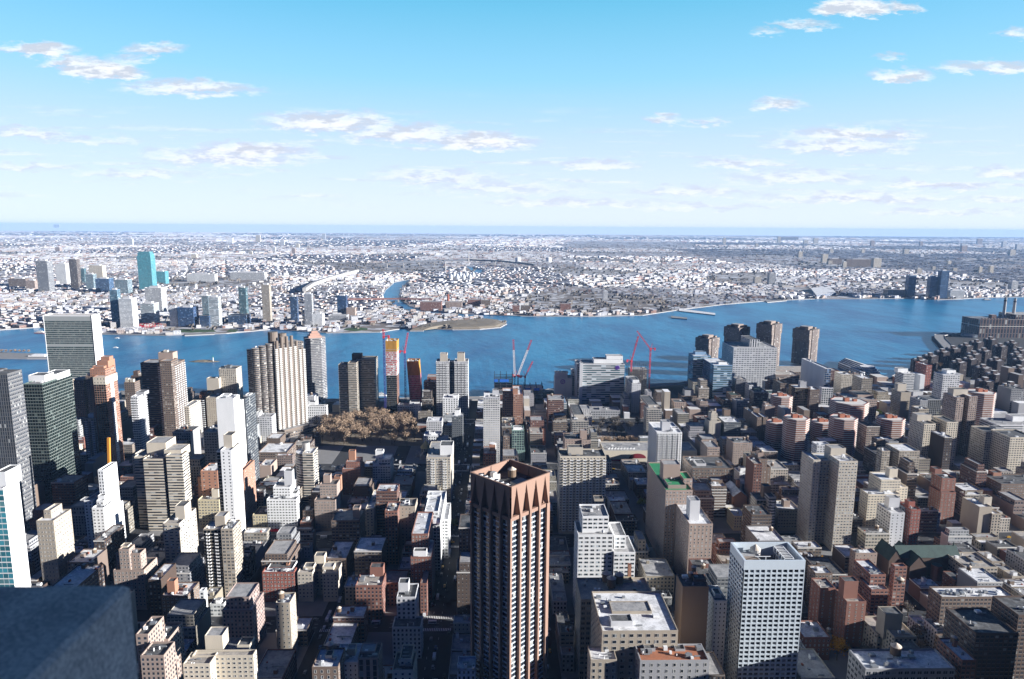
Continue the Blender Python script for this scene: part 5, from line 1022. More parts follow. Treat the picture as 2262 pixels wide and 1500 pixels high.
# ------------------------------------------------------------------ four brown riverside towers with notched tops
def notched(px0, px1, pyt, Y, which):
    x0, z = A(px0, pyt, Y); x1, _ = A(px1, pyt, Y); cx = (x0+x1)/2; s = (x1-x0)/2/1.3
    root = thing('apartment_tower', 'brown tower turned on its corner with a notched top, '+which, 'apartment tower', (cx, Y+s*1.4, .1), 'four brown towers on the river platform')
    FOOT.append((x0, x1, Y, Y+2.8*s)); HEROES.append((root, None, (x0, x1, Y, Y+2.8*s, z), '')); a = MB(); a.turn(cx, Y+s*1.4, R(38)); c2 = (.27,.21,.175)
    a.box(-s, s, -s, s, .1, z-24, 'punch2', 'roof_d', 3.2, 2.8); a.box(-s-1.2, s+1.6, -s*.55, s*.6, .15, z-30, 'rib', 'roof_d', 3, 2.8); a.box(-s*.55, s*.55, -s-1.4, s+1.4, .12, z-1, 'rib', 'roof_d', 3, 2.8)
    a.box(-s-2.4, s+2.4, -s-.2, s+.2, z-24, z-2, 'punch2', 'roof_d', 3.2, 2.8, bottom=True); a.obj('wall', root, c2)
    a = MB(); a.turn(cx, Y+s*1.4, R(38)); a.box(-s*.5, s*.5, -s*.5, s*.5, z-2, z+4, 'blank', 'roof_g'); a.obj('bulkhead', root, c2)
    for k in range(4):
        a = MB(); a.turn(cx, Y+s*1.4, R(38)); u, v = [(-s*.9,-s*.7),(s*.6,-s*.7),(s*.6,s*.4),(-s*.9,s*.4)][k]; a.box(u, u+s*.35, v, v+s*.35, z-2, z+1.5, 'blank', 'roof_d'); a.obj('corner_block', root, c2)
notched(1548,1594,747,1430,'behind the blue glass laboratories'); notched(1613,1663,723,1500,'rising behind the huge ribbed hospital')
notched(1686,1735,716,1478,'right of the ribbed hospital'); notched(1768,1819,728,1545,'standing apart at the right')
a = MB(); p0 = G(1690,816); a.box(p0[0]-10, G(1768,806)[0]+10, 1405, 1470, .2, 14, 'punch2', 'roof_t', 4, 4); o = a.obj('podium', color=K['brown']); tag(o, 'low brown terrace building between the two right-hand notched towers', 'podium')

def copy_thing(root, loc, label=None, rz=None):
    r = root.copy(); col.objects.link(r); r.location = loc
    if rz is not None: r.rotation_euler = (0, 0, rz)
    if label: r['label'] = label
    for ch in list(root.children):
        c = ch.copy(); col.objects.link(c); c.parent = r
        for g in list(ch.children):
            d = g.copy(); col.objects.link(d); d.parent = c
    return r
# ------------------------------------------------------------------ the dark estate of cross-plan towers at the far right
EST = [(2031,794),(2055,785),(2081,776),(2105,769),(2117,799),(2150,781),(2173,774),(2199,795),(2171,811),(2213,814),(2195,825),(2176,840),(2251,813),(2252,794),(2157,755),(2188,749),
       (2209,752),(2235,757),(2209,764),(2226,769),(2252,773),(2220,779),(2245,783),(2251,836),(2133,763),(2148,806),(2142,792),(2190,777),(2228,800),(2205,842),(2232,850),(2260,858),(2170,760)]
def estate_tower():
    h = 38.0; root = thing('estate_tower', 'dark brown cross-plan estate tower with a white roof, in the dense estate at far right', 'apartment tower', (0, 0, .1), 'cross-plan towers of the dark estate')
    a = MB()
    for (x0,x1,y0,y1,z) in ((-15,15,-6,6,h),(-6,6,-15,15,h+.05)): 
        p = [(x0,y0),(x1,y0),(x1,y1),(x0,y1)]; a.prism(p, .1, z, 'punch', None, 3.2, 2.8); a.prism(p, z, z+.4, 'blank'); a.ring(p, z, z+.4, .5, 'blank')
    a.obj('wall', root, (.085,.062,.06)); a = MB()
    for (x0,x1,y0,y1,z) in ((-14.5,14.5,-5.5,5.5,h),(-5.5,5.5,-14.5,14.5,h+.05)): a.face([(x0,y0,z),(x1,y0,z),(x1,y1,z),(x0,y1,z)], 'roof_w')
    a.obj('roof', root); a = MB(); a.box(-4,4,-4,4,h,h+6,'blank','roof_w'); a.obj('bulkhead', root, (.085,.062,.06)); return root
er = None; pts_ = []
for (px, py) in EST:
    p = G(px, py, 38)
    if any(abs(p[0]-q[0]) < 31 and abs(p[1]-q[1]) < 31 for q in pts_): continue
    if any(f[0]-16 < p[0] < f[1]+16 and f[2]-16 < p[1] < f[3]+16 for f in FOOT): continue
    pts_.append(p); FOOT.append((p[0]-16, p[0]+16, p[1]-16, p[1]+16))
    if er is None: er = estate_tower(); er.location = (p[0], p[1], .1)
    else: copy_thing(er, (p[0], p[1], .1))
# power station
Y = 1960; x0, z0 = A(2166,706,Y); x1, _ = A(2262,712,Y)
root = thing('power_station', 'long dark brown power station with two tall pale chimneys', 'power station', ((x0+x1)/2, Y+40, .1)); root['short'] = 'the power station'; HEROES.append((root, 'the power station', (x0, x1+60, Y, Y+90, z0), '')); FOOT.append((x0, x1+70, Y, Y+90))
a = MB(); a.box(x0, x1+60, Y, Y+80, .1, z0, 'rib', 'roof_g', 9, 14); a.box(x0-.3, x1+60.3, Y-.3, Y+80.3, z0*.62, z0*.65, 'trim', 'trim', bottom=True); a.box(x1-22, x1+60, Y+6, Y+76, z0, z0+14, 'rib', 'roof_g', 8, 8); a.box(x0+40, x0+54, Y+10, Y+24, z0, z0+13, 'blank', 'roof_g')
for k in range(9): a.box(x0+8+k*9, x0+13+k*9, Y+2, Y+8, z0, z0+3.5, 'blank', 'roof_g')
a.obj('hall', root, (.13,.085,.075))
for (px, pt) in ((2222,657),(2243,659)):
    xx, zt = A(px, pt, Y+40); a = MB(); a.cyl(xx, Y+40, 4.6, z0-2, zt, 16, 'concrete', 'steel', r1=3.5); a.cyl(xx, Y+40, 3.8, zt-12, zt-7, 16, 'steel'); a.obj('chimney', root, None)
root = tag(MB().obj('x'), None)
bpy.data.objects.remove(root)
cx, cy = G(2160, 744); root = thing('depot', 'low round-ended blue-shaded depot before the power station', 'depot', (cx, cy, .1)); FOOT.append((cx-60, cx+60, cy-30, cy+30))
a = MB(); a.cyl(cx-25, cy, 22, .1, 9, 24, 'band', 'roof_g', bay=4, fl=4.5); a.box(cx-25, cx+60, cy-21.8, cy+21.8, .1, 8.8, 'band', 'roof_g', 5, 4.5); a.obj('wall', root, (.3,.36,.42))
a = MB(); a.box(cx-10, cx+20, cy-8, cy+8, 8.8, 12, 'blank', 'roof_g'); a.obj('bulkhead', root, (.3,.36,.42))
# marina shed over the water with a round glazed end
P = [G(1851,808), G(1868,798), G(1922,816), G(1908,832)]
root = thing('marina_shed', 'long low shed on the water with a striped roof and a round tiered end', 'marina building', (P[0][0], P[0][1], .1)); root['short'] = 'the marina shed'; HEROES.append((root, 'the marina shed', (P[0][0], P[2][0], P[3][1], P[1][1], 12), '')); 
a = MB(); a.prism([P[0],P[3],P[2],P[1]], -2, 8, 'bandw', 'roof_w', 4, 5); a.obj('wall', root, K['lgrey']); a = MB()
for k in range(4):
    f = .15+k*.22; q0 = (P[0][0]+(P[1][0]-P[0][0])*f, P[0][1]+(P[1][1]-P[0][1])*f); q1 = (P[3][0]+(P[2][0]-P[3][0])*f, P[3][1]+(P[2][1]-P[3][1])*f); a.bar((q0[0],q0[1],8.6), (q1[0],q1[1],8.6), 1.6, 'steel')
a.obj('skylight', root); mxp = ((P[2][0]+P[3][0])/2, (P[2][1]+P[3][1])/2); a = MB()
for k in range(4): a.cyl(mxp[0], mxp[1], 26-k*3.5, -2 if k == 0 else k*4, k*4+3, 24, 'bandw', 'roof_w', bay=4, fl=4)
a.obj('round_end', root, K['white'])
# gabled brick house, cathedral with a gold cone, church with a green roof
def gable(a, x0, x1, y0, y1, z0, z1, zr, wall, roof, axis='y'):
    if axis == 'y':
        xm = (x0+x1)/2; a.prism([(x0,y0),(x1,y0),(x1,y1),(x0,y1)], z0, z1, wall)
        for y, s in ((y0,1),(y1,-1)): t = [(x0,y,z1),(x1,y,z1),(xm,y,zr)]; a.face(t if s > 0 else t[::-1], wall)
        a.face([(x0-.4,y0-.3,z1-.2),(xm,y0-.3,zr+.15),(xm,y1+.3,zr+.15),(x0-.4,y1+.3,z1-.2)], roof); a.face([(xm,y0-.3,zr+.15),(x1+.4,y0-.3,z1-.2),(x1+.4,y1+.3,z1-.2),(xm,y1+.3,zr+.15)], roof)
    else:
        ym = (y0+y1)/2; a.prism([(x0,y0),(x1,y0),(x1,y1),(x0,y1)], z0, z1, wall)
        for x, s in ((x0,-1),(x1,1)): t = [(x,y0,z1),(x,y1,z1),(x,ym,zr)]; a.face(t if s > 0 else t[::-1], wall)
        a.face([(x0-.3,y0-.4,z1-.2),(x1+.3,y0-.4,z1-.2),(x1+.3,ym,zr+.15),(x0-.3,ym,zr+.15)], roof); a.face([(x0-.3,ym,zr+.15),(x1+.3,ym,zr+.15),(x1+.3,y1+.4,z1-.2),(x0-.3,y1+.4,z1-.2)], roof)
Y = 716; x0, z0 = A(1620,1097,Y); x1, _ = A(1651,1097,Y); root = thing('hall', 'brick hall with a steep gable, one blue-shaded and one white roof slope', 'hall', ((x0+x1)/2, Y+15, .15)); FOOT.append((x0, x1, Y, Y+34)); HEROES.append((root, 'the gabled brick hall', (x0, x1, Y, Y+34, z0), ''))
a = MB(); gable(a, x0, x1, Y, Y+34, .15, z0, z0+6, 'blank', 'roof_w'); a.obj('wall', root, K['orange']); a = MB(); a.box(x0+9, x0+12.5, Y+16, Y+19.5, z0, z0+13, 'blank', 'roof_d'); a.obj('chimney', root, K['orange'])
Y = 893; x0, z0 = A(927,1004,Y); x1, _ = A(942,1004,Y); cx, zd = A(940.5,1004,Y+18)
root = thing('cathedral', 'small stone cathedral whose drum carries a pleated gold cone roof', 'cathedral', (cx, Y+16, .15)); root['short'] = 'the gold cone'; HEROES.append((root, 'the gold cone', (x0, x1+8, Y, Y+36, 30), '')); FOOT.append((x0-4, x1+8, Y-1, Y+38))
a = MB(); gable(a, x0, x1, Y, Y+34, .15, z0-4, z0+1, 'blank', 'roof_t'); gable(a, cx-13, cx+13, Y+12, Y+24, .15, z0-4, z0, 'blank', 'roof_t', 'x'); a.obj('nave', root, K['beige'])
zt = A(940,971,Y+18)[1]; zb_ = A(940,988,Y+18)[1]; rr = (A(952,988,Y+18)[0]-A(929,988,Y+18)[0])/2
a = MB(); a.cyl(cx, Y+18, rr*.92, z0-5, zb_, 16, 'rib', None, bay=1, fl=9); a.obj('drum', root, K['beige'])
a = MB(); n = 24
for i in range(n):
    a0, a1 = 2*math.pi*i/n, 2*math.pi*(i+1)/n; am = (a0+a1)/2
    for (b0, r0_, b1, r1_) in ((a0, rr*1.08, am, rr*.98), (am, rr*.98, a1, rr*1.08)): a.face([(cx+r0_*math.cos(b0),Y+18+r0_*math.sin(b0),zb_),(cx+r1_*math.cos(b1),Y+18+r1_*math.sin(b1),zb_),(cx,Y+18,zt-1)], 'gold')
a.bar((cx,Y+18,zt-1.5), (cx,Y+18,zt+2), .3, 'gold'); a.obj('cone_roof', root)
zr = 27; xa, ya = G(1976,1204,zr); xb_, _ = G(2111,1204,zr); ya = 582
xa = A(1976,1204,ya)[0]; xb_, zr = A(2111,1204,ya)
root = thing('church', 'dark brick church under a long green copper roof with cross gables', 'church', ((xa+xb_)/2, ya, .15)); root['short'] = 'the green-roofed church'; HEROES.append((root, 'the green-roofed church', (xa, xb_, ya-14, ya+14, zr), '')); FOOT.append((xa-12, xb_+2, ya-24, ya+24))
a = MB(); gable(a, xa, xb_, ya-8, ya+8, .15, zr-8, zr, 'blank', 'roof_c', 'x'); o = a.obj('nave', root, K['dbrown']); a = MB(); gable(a, xa+6, xa+22, ya-16, ya+16, .2, zr-13, zr-3, 'blank', 'roof_c', 'y'); a.obj('transept', root, K['dbrown'])
a = MB(); gable(a, xa-11, xa+1, ya-12, ya+12, .2, zr-9, zr+1, 'blank', 'roof_c', 'y'); a.obj('chapel', root, K['dbrown']); a = MB(); a.cyl(xa+32, ya-14, 4.5, .2, zr-12, 10, 'blank', 'roof_c'); a.obj('apse', root, K['brick'])
a = MB(); a.cyl(xb_-2, ya, .8, zr-1, zr+4, 8, 'roof_c', r1=.1); a.obj('finial', root)
# red arch on the commercial hall
hall = [h[0] for h in HEROES if h[1] == 'the low white hall'][0]; hv = list(hall['vols']); Y = hv[2]; cx, zc = A(1408,1013,Y); rx = (A(1427,1009,Y)[0]-A(1389,1009,Y)[0])/2
a = MB(); n = 16; pts = [(cx+rx*math.cos(math.pi*i/n), Y-.3, 5+6.5*math.sin(math.pi*i/n)) for i in range(n+1)]; a.face(pts[::-1], 'darkred')
for p, q in zip(pts[:-1], pts[1:]): a.face([p, q, (q[0],Y,q[2]), (p[0],Y,p[2])], 'darkred')
a.obj('arch', hall)
for k in range(9):
    a = MB(); px = 1345+k*6.8; xx, _ = A(px, 992, Y+9); a.box(xx-1.6, xx+1.6, Y+8, Y+11, hv[4]+.05, hv[4]+1.6, 'whitepaint'); a.cyl(xx, Y+9.5, 1.2, hv[4]+1.6, hv[4]+2.3, 8, 'whitepaint', 'steel'); a.obj('roof_fan', hall)
a = MB(); a.box(hv[0], hv[0]+45, Y-.45, Y-.02, 1, 3.4, 'darkred', bottom=True); a.obj('awning', hall)
# red awning of the white house
wh = [h[0] for h in HEROES if h[1] == 'the white house with the red awning'][0]; v_ = list(wh['vols']); a = MB(); a.face([(v_[0],v_[2]-2,3.2),(v_[1],v_[2]-2,3.2),(v_[1],v_[2]-.02,4.6),(v_[0],v_[2]-.02,4.6)], 'redpaint'); a.face([(v_[0],v_[2]-2,2.4),(v_[1],v_[2]-2,2.4),(v_[1],v_[2]-2,3.2),(v_[0],v_[2]-2,3.2)], 'redpaint'); a.obj('awning', wh)
# violet ring emblems on the two hospital blocks
simple('violet', (.16,.05,.42), .6, .05)
def emblem(root, px, py, Y, r):
    x, z = A(px, py, Y); a = MB(); n = 24
    for i in range(n):
        a0, a1 = 2*math.pi*i/n, 2*math.pi*(i+1)/n; p = lambda t, q, y: (x+q*math.cos(t), y, z+q*math.sin(t))
        a.face([p(a0,r,Y-.5), p(a0,r*.66,Y-.5), p(a1,r*.66,Y-.5), p(a1,r,Y-.5)][::-1], 'violet'); a.face([p(a0,r,Y-.5), p(a1,r,Y-.5), p(a1,r,Y-.02), p(a0,r,Y-.02)], 'violet')
    a.box(x-r*.45, x+r*.45, Y-.45, Y-.02, z-r*.12, z+r*.12, 'violet', bottom=True); a.bar((x-r*.25,Y-.4,z-r*.5), (x+r*.25,Y-.4,z+r*.5), r*.2, 'violet'); a.obj('emblem', root)
emblem(r_hosp, 1364, 812, v_hosp[0][2], 3.6); emblem(r_lab, 1243, 843, v_lab[0][2], 4.4)
for k in range(8):
    a = MB(); b = v_lab[0]; xx = b[0]+5+(k%4)*(b[1]-b[0]-8)/4; yy2 = b[2]+9+(k//4)*8; zz = A(1240,824,b[2]+6)[1]; a.cyl(xx, yy2, 2.2, zz-.5, zz+1.6, 12, 'whitepaint', 'steel'); a.obj('roof_fan', r_lab)
x, y = G(1457, 884); root = thing('air_dome', 'small white inflated dome right of the grey concrete slabs', 'dome', (x, y, .1)); a = MB()
for k in range(5): a.cyl(x, y, 9*math.cos(k*.31), .1+9*math.sin(k*.31), .1+9*math.sin((k+1)*.31), 16, 'whitepaint', r1=9*math.cos((k+1)*.31))
a.obj('fabric', root); FOOT.append((x-10, x+10, y-10, y+10))

# ------------------------------------------------------------------ trees
def tree_kind(seed, leaf, h, r, n, gaps=.35):
    rg = random.Random(seed); t = MB(); t.cyl(0, 0, .45, 0, h*.4, 8, 'bark', r1=.28); tips = []
    for k in range(9):
        a_ = k*2.4; rr = r*rg.uniform(.35,.75); e = (rr*math.cos(a_), rr*math.sin(a_), h*rg.uniform(.55,.92)); b0 = (0,0,h*rg.uniform(.25,.4)); t.bar(b0, e, .22, 'bark'); tips.append(e)
        for q in range(2): e2 = (e[0]+rg.uniform(-1,1)*r*.3, e[1]+rg.uniform(-1,1)*r*.3, e[2]+rg.uniform(0,.15)*h); t.bar(e, e2, .12, 'bark'); tips.append(e2)
    c = MB()
    for k in range(n):
        tp = tips[rg.randrange(len(tips))]; s = r*.34; x, y, z = tp[0]+rg.gauss(0,s*.6), tp[1]+rg.gauss(0,s*.6), tp[2]+rg.gauss(0,s*.5)
        if rg.random() < gaps and math.sin(x*1.3+seed)*math.cos(y*1.1)*math.sin(z*1.2) > .05: continue
        q = rg.uniform(.35,.85); d = Vector((rg.gauss(0,1), rg.gauss(0,1), rg.gauss(0,1))).normalized(); u = d.orthogonal().normalized(); v = d.cross(u); o = Vector((x,y,z))
        c.face([o+u*q, o+v*q*.8, o-u*q*.7, o-v*q], leaf)
    return t.mesh('trunk'), c.mesh('crown')
TREES = dict(brown=[tree_kind(i, 'leaf_brown', 19, 9.5, 1500, .5) for i in (1,2,3)], yellow=[tree_kind(4, 'leaf_yellow', 15, 6.2, 1600, .2)], green=[tree_kind(i, 'leaf_green', 11, 5, 900, .3) for i in (5,6)],
             lime=[tree_kind(7, 'leaf_lime', 10, 5, 900, .25)], grey=[tree_kind(i, 'leaf_grey', 13, 6, 600, .5) for i in (8,9)])
def tree(kind, x, y, label, group=None, s=1.0):
    tm, cm = TREES[kind][rng.randrange(len(TREES[kind]))]; root = thing('tree', label, 'tree', (x, y, .1), group); root.rotation_euler = (0,0,rng.uniform(0,6.28)); root.scale = (s, s, s*rng.uniform(.9,1.1))
    place('trunk', tm, root, (0,0,0)); place('crown', cm, root, (0,0,0)); FOOT.append((x-4*s, x+4*s, y-4*s, y+4*s)) if not group else None; return root
PARK = [(712,962),(738,968),(760,955),(745,940),(772,940),(795,945),(785,925),(812,930),(830,945),(840,965),(865,968),(858,945),(880,948),(870,928),(845,922),(760,968),(800,962),(905,950),(895,968),(890,932),(775,958),(820,960),(735,950),(852,935),(915,962),(822,915),(910,935),(725,945)]
PARK += [(rng.uniform(705,915), rng.uniform(918,972)) for _ in range(24)]
for (px, py) in PARK:
    x, y = G(px, py+14); tree('brown', x, y, 'bare brownish plane tree in the park below the zigzag banded tower', 'plane trees of the riverside park', rng.uniform(.85,1.15))
for (px, py) in ((697,940),(706,952),(700,928),(716,938)): x, y = G(px, py+8); tree('grey', x, y, 'greyish leafless tree at the foot of the fluted tower', 'grey trees by the fluted tower')
for k in range(15):
    x, y = G(1308+k*9.6, 990+(k%3)*2); tree('brown', x, y+14, 'russet tree in the row behind the low white hall', 'russet tree row behind the hall', .62)
x, y = G(1848,1459); tree('yellow', x, y, 'brilliant yellow autumn tree left of the dark red brick tower')
for (px, py, k, l, s) in ((1416,1122,'lime','yellow-green round tree in the dark court right of the wide cream balcony tower',1),(1455,1272,'green','green tree beside the broad loft with three dark tanks',1.2),(1004,1168,'green','lone green street tree on the wide shaded avenue',.9),(2042,1058,'green','dark green tree at the foot of the big cream slab',1.3),
    (1020,975,'lime','small yellow tree beside the white round tank',.6),(1812,1262,'yellow','narrow orange tree behind the brown tenement with fire escapes',.7),(1705,1040,'lime','yellowing tree below the first shaded octagonal tower',.7),(1912,1412,'lime','yellow-green tree right of the dark red brick tower',.8),(2075,1455,'lime','mustard tree in the yards behind the low blue-roofed building',.8),
    (676,1010,'lime','small lime tree on the street left of the rounded banded tower',.6),(1940,920,'green','green tree beside the striped-flank laboratory',.9),(2230,870,'green','dark tree among the estate towers',1.1),(1640,1108,'green','green tree right of the gabled brick hall',.9)):
    x, y = G(px, py); tree(k, x, y, l, None, s)
for (gp, lb, L, kd) in (('bare street trees right','bare grey tree in the yards at lower right',[(1990,1462),(2030,1445),(2055,1475),(2020,1425),(1968,1330),(2110,1290),(1915,1455),(2005,1360),(2140,1420),(1760,1060),(1775,1075),(1790,1058),(1745,1078),(1560,1010),(1545,985),(1548,1000)],'grey'),):
    for (px, py) in L: x, y = G(px, py); tree(kd, x, y, lb, gp, rng.uniform(.7,1))
for k in range(22):
    x, y = G(1345+rng.uniform(-90,90), 958+rng.uniform(-22,8)); 
    if not any(f[0]-5 < x < f[1]+5 and f[2]-5 < y < f[3]+5 for f in FOOT): tree('grey', x, y, 'bare tree in the shaded garden between the concrete grid slabs', 'trees between the concrete slabs', .9)
for k in range(46):
    p_ = pts_[rng.randrange(len(pts_))]; x, y = p_[0]+rng.choice([-1,1])*rng.uniform(17,26), p_[1]+rng.choice([-1,1])*rng.uniform(17,26)
    if not any(f[0]-3 < x < f[1]+3 and f[2]-3 < y < f[3]+3 for f in FOOT): tree(rng.choice(['grey','brown','green']), x, y, 'tree on the lawns between the dark estate towers at far right', 'trees of the dark estate', rng.uniform(.5,.9))
for (xx, yy2, p0, p1) in ((0,0,0,0),):
    a = MB(); a.sheet([G(690,985),G(935,985),G(930,915),G(700,915)], .16, 'earth'); tag(a.obj('park_ground'), kind='structure')

# ------------------------------------------------------------------ boats, islet, park tip, piers
def boat(label, px, py, L, colr, kind='boat'):
    x, y = G(px, py, -2); root = thing(kind, label, 'boat', (x, y, -2)); a = MB(); b = L*.16
    pl = [(x-L/2,y-b),(x+L*.3,y-b),(x+L/2,y),(x+L*.3,y+b),(x-L/2,y+b)]; a.prism(pl, -2.3, -2+L*.07, 'blank', 'trim'); a.obj('hull', root, colr)
    a = MB(); a.box(x-L*.35, x+L*.2, y-b*.7, y+b*.7, -2+L*.07, -2+L*.15, 'bandw', 'trim', 3, 3); a.box(x-L*.25, x+L*.1, y-b*.5, y+b*.5, -2+L*.15, -2+L*.2, 'bandw', 'trim', 3, 3); a.bar((x,y,-2+L*.2), (x,y,-2+L*.32), L*.012, 'whitepaint'); a.obj('cabin', root, K['white']); return root
boat('white tour yacht moored between the red-netted tower and the twin balcony towers', 948, 876, 62, K['white'], 'yacht'); boat('red tug boat near the far shore at the left', 91, 736, 34, K['red'], 'tug_boat')
boat('small white motor boat, upper one of the few on the glittering water', 259, 747, 13, K['white']); boat('small white motor boat, lower one of the few on the glittering water', 256, 768, 13, K['white']); boat('dark barge moored at the far right shore under the two tall chimneys', 2180, 663, 40, K['dgrey'], 'barge')
boat('white ferry landing boat at the foot of the gold-topped leaning tower', 843, 874, 26, K['white'], 'ferry')
a = MB(); rg = random.Random(3); x0, y0 = G(451, 799, -2); n = 26; prev = None       # rocky islet with a beacon
w_ = (G(484,799,-2)[0]-G(418,799,-2)[0])/2; rings = []
for k in range(5):
    f = [1.05, 1, .8, .5, .15][k]; z = [-2.6, -1.6, -.4, 1.4, 2.6][k]; rings.append([(x0+w_*f*math.cos(2*math.pi*i/n)*(1+rg.uniform(-.1,.1)), y0+9*f*math.sin(2*math.pi*i/n)*(1+rg.uniform(-.15,.15)), z+rg.uniform(-.4,.4)*(k > 1)) for i in range(n)])
for p, q in zip(rings[:-1], rings[1:]):
    for i in range(n): a.face([p[i], p[(i+1)%n], q[(i+1)%n], q[i]], 'earth')
a.face(rings[-1], 'earth'); tag(a.obj('islet'), kind='structure')
x, y = G(471, 799, -1); root = thing('beacon', 'white and green beacon on the rocky islet in the river', 'beacon', (x, y, 1)); a = MB(); a.bar((x,y,0), (x,y,9), 1.6, 'whitepaint'); a.bar((x,y,9), (x,y,13), 1.0, 'roof_n'); a.obj('mast', root)
a = MB(); PT = [G(*p, -2) for p in [(-60,776),(40,783),(90,784),(103,788),(104,794),(60,794),(-60,792)]]; a.prism(PT[::-1], -4, 1.5, 'concrete', 'pavement'); tag(a.obj('island_park'), kind='structure')
p, q = G(74,788), G(103,788); root = thing('memorial', 'white granite open room at the tip of the island park, far left', 'memorial', (p[0], p[1], 1.5)); a = MB(); a.box(p[0], q[0], p[1]-7, p[1]+7, 1.5, 6, 'marble', 'marble'); a.obj('wall', root); a = MB(); a.box(p[0]-8, p[0]-1, p[1]-7.2, p[1]+7.2, 1.5, 4, 'marble', 'marble'); a.obj('step', root)
for k in range(7):
    p = G(4+k*10, 780); tree('brown', p[0], p[1], 'rusty little tree in the row on the island park tip', 'trees on the island park', .42)
def slab(name, label, cat, pix, z1, mat, wall='concrete', z0=-4, kind=None):
    a = MB(); pl = [G(*p) for p in pix]
    if sum((pl[i][0]*pl[(i+1)%len(pl)][1]-pl[(i+1)%len(pl)][0]*pl[i][1]) for i in range(len(pl))) < 0: pl = pl[::-1]
    for i in range(len(pl)):
        p, q = pl[i], pl[(i+1)%len(pl)]; a.face([(p[0],p[1],z0),(q[0],q[1],z0),(q[0],q[1],z1),(p[0],p[1],z1)], wall)
    a.sheet(pl, z1, mat); return tag(a.obj(name), label, cat, None, kind)
slab('pier', 'long grey timber pier along the far park shore, left one', 'pier', [(222,735),(368,738),(368,741),(222,738)], .6, 'pavement'); slab('pier', 'long grey timber pier along the far park shore, right one', 'pier', [(408,737),(472,735),(474,738),(408,741)], .6, 'pavement')
slab('pier', 'thin white broken pier reaching out from the far shore, upper one', 'pier', [(1500,682),(1580,692),(1580,696),(1500,687)], .8, 'roof_w'); slab('pier', 'short flat pier stub before the far shore, lower one', 'pier', [(1482,698),(1518,702),(1518,705),(1482,702)], .8, 'pavement')
slab('pier', 'brown flat pier at the far right by the white tank yard', 'pier', [(1690,664),(1735,661),(1738,664),(1695,668)], .8, 'pavement')
slab('lawn', None, None, [(376,733),(420,735),(478,733),(470,728),(400,727)], .1, 'grass', kind='structure'); slab('lawn', None, None, [(500,733),(520,734),(527,729),(508,727)], .1, 'grass', kind='structure'); slab('lawn', None, None, [(758,729),(785,732),(812,729),(812,725),(790,723),(765,725)], .12, 'grass', kind='structure')
a = MB(); xl_, yl_ = G(1050, 720); rings = []; n = 40                                    # scrub-covered spoil mound on the point
P0 = [G(*p) for p in [(905,730),(935,730),(965,726),(1000,727),(1060,726),(1100,723),(1117,715),(1105,709),(1080,705),(1040,706),(1000,708),(950,716),(915,722)]]
cx, cy = sum(p[0] for p in P0)/13, sum(p[1] for p in P0)/13; prev = [(p[0],p[1],.05) for p in P0]
for f, z in ((.93,4.5),(.8,6.5),(.55,8),(.25,9)):
    cur = [(cx+(p[0]-cx)*f, cy+(p[1]-cy)*f, z+rng.uniform(-1.2,1.2)) for p in P0]
    for i in range(13): a.face([prev[i], prev[(i+1)%13], cur[(i+1)%13], cur[i]], 'earth')
    prev = cur
a.face(prev, 'earth'); tag(a.obj('hill'), kind='structure')

# ------------------------------------------------------------------ far shore: towers one by one
def far_tower(label, xl, xr, yt, yb, st='grid', c='lgrey', cat='apartment tower', kind='apartment_tower', roof='roof_g', D=None, extra=(), bay=4, fl=3.6):
    X, Y = G((xl+xr)/2, yb); x0, z0 = A(xl, yt, Y); x1, z1 = A(xr, yt, Y); z = max(4, (z0+z1)/2); D = D or min(40, max(12, (x1-x0)*.8))
    root = thing(kind, label, cat, ((x0+x1)/2, Y+D/2, .05)); a = MB(); p = [(x0,Y),(x1,Y),(x1,Y+D),(x0,Y+D)]; a.prism(p, .05, z, st, None, bay, fl); a.prism(p, z, z+1, 'blank'); a.ring(p, z, z+1, .6, 'blank'); a.obj('wall', root, K[c] if isinstance(c, str) else c)
    a = MB(); a.face([(q[0],q[1],z) for q in p], roof); a.obj('roof', root)
    FOOT.append((x0-3, x1+3, Y-3, Y+D+3)); FARX.append((x0-8, x1+8, Y-4, Y+D+8)); HEROES.append((root, None, (x0, x1, Y, Y+D, z), ''))
    if z > 35:
        a = MB(); w_ = x1-x0; a.box(x0+w_*.25, x1-w_*.25, Y+D*.3, Y+D*.7, z, z+6, 'blank', 'roof_g'); a.obj('bulkhead', root, K['lgrey'])
    for (xa, xb2, yt2, st2, c2) in extra:
        xa0, za = A(xa, yt2, Y-.5); xb0, _ = A(xb2, yt2, Y-.5); a = MB(); a.box(xa0, xb0, Y-.5, Y+D*.8, .05, max(3, za), st2, 'roof_g', bay, fl); a.obj('wing', root, K[c2])
    return root, (x0, x1, Y, Y+D, z)
FARX = []
teal = (.16,.42,.46)
r_, v_ = far_tower('tall turquoise glass tower, the highest on the far shore', 302, 332, 566, 640, 'teal', teal, 'office tower', 'office_tower', 'roof_c', 45, bay=3, fl=4)
x0, x1, y0, y1, z = v_; w_ = x1-x0; a = MB(); a.box(x0+2.5, x1-2.5, y0+2.5, y1-2.5, z, z+14, 'teal', 'roof_c', 3, 4); a.box(x0+6, x1-6, y0+6, y1-6, z+14, z+22, 'teal', 'roof_c', 3, 4); a.obj('crown', r_, teal); HEROES[-1] = (r_, 'the tall turquoise tower', v_, '')
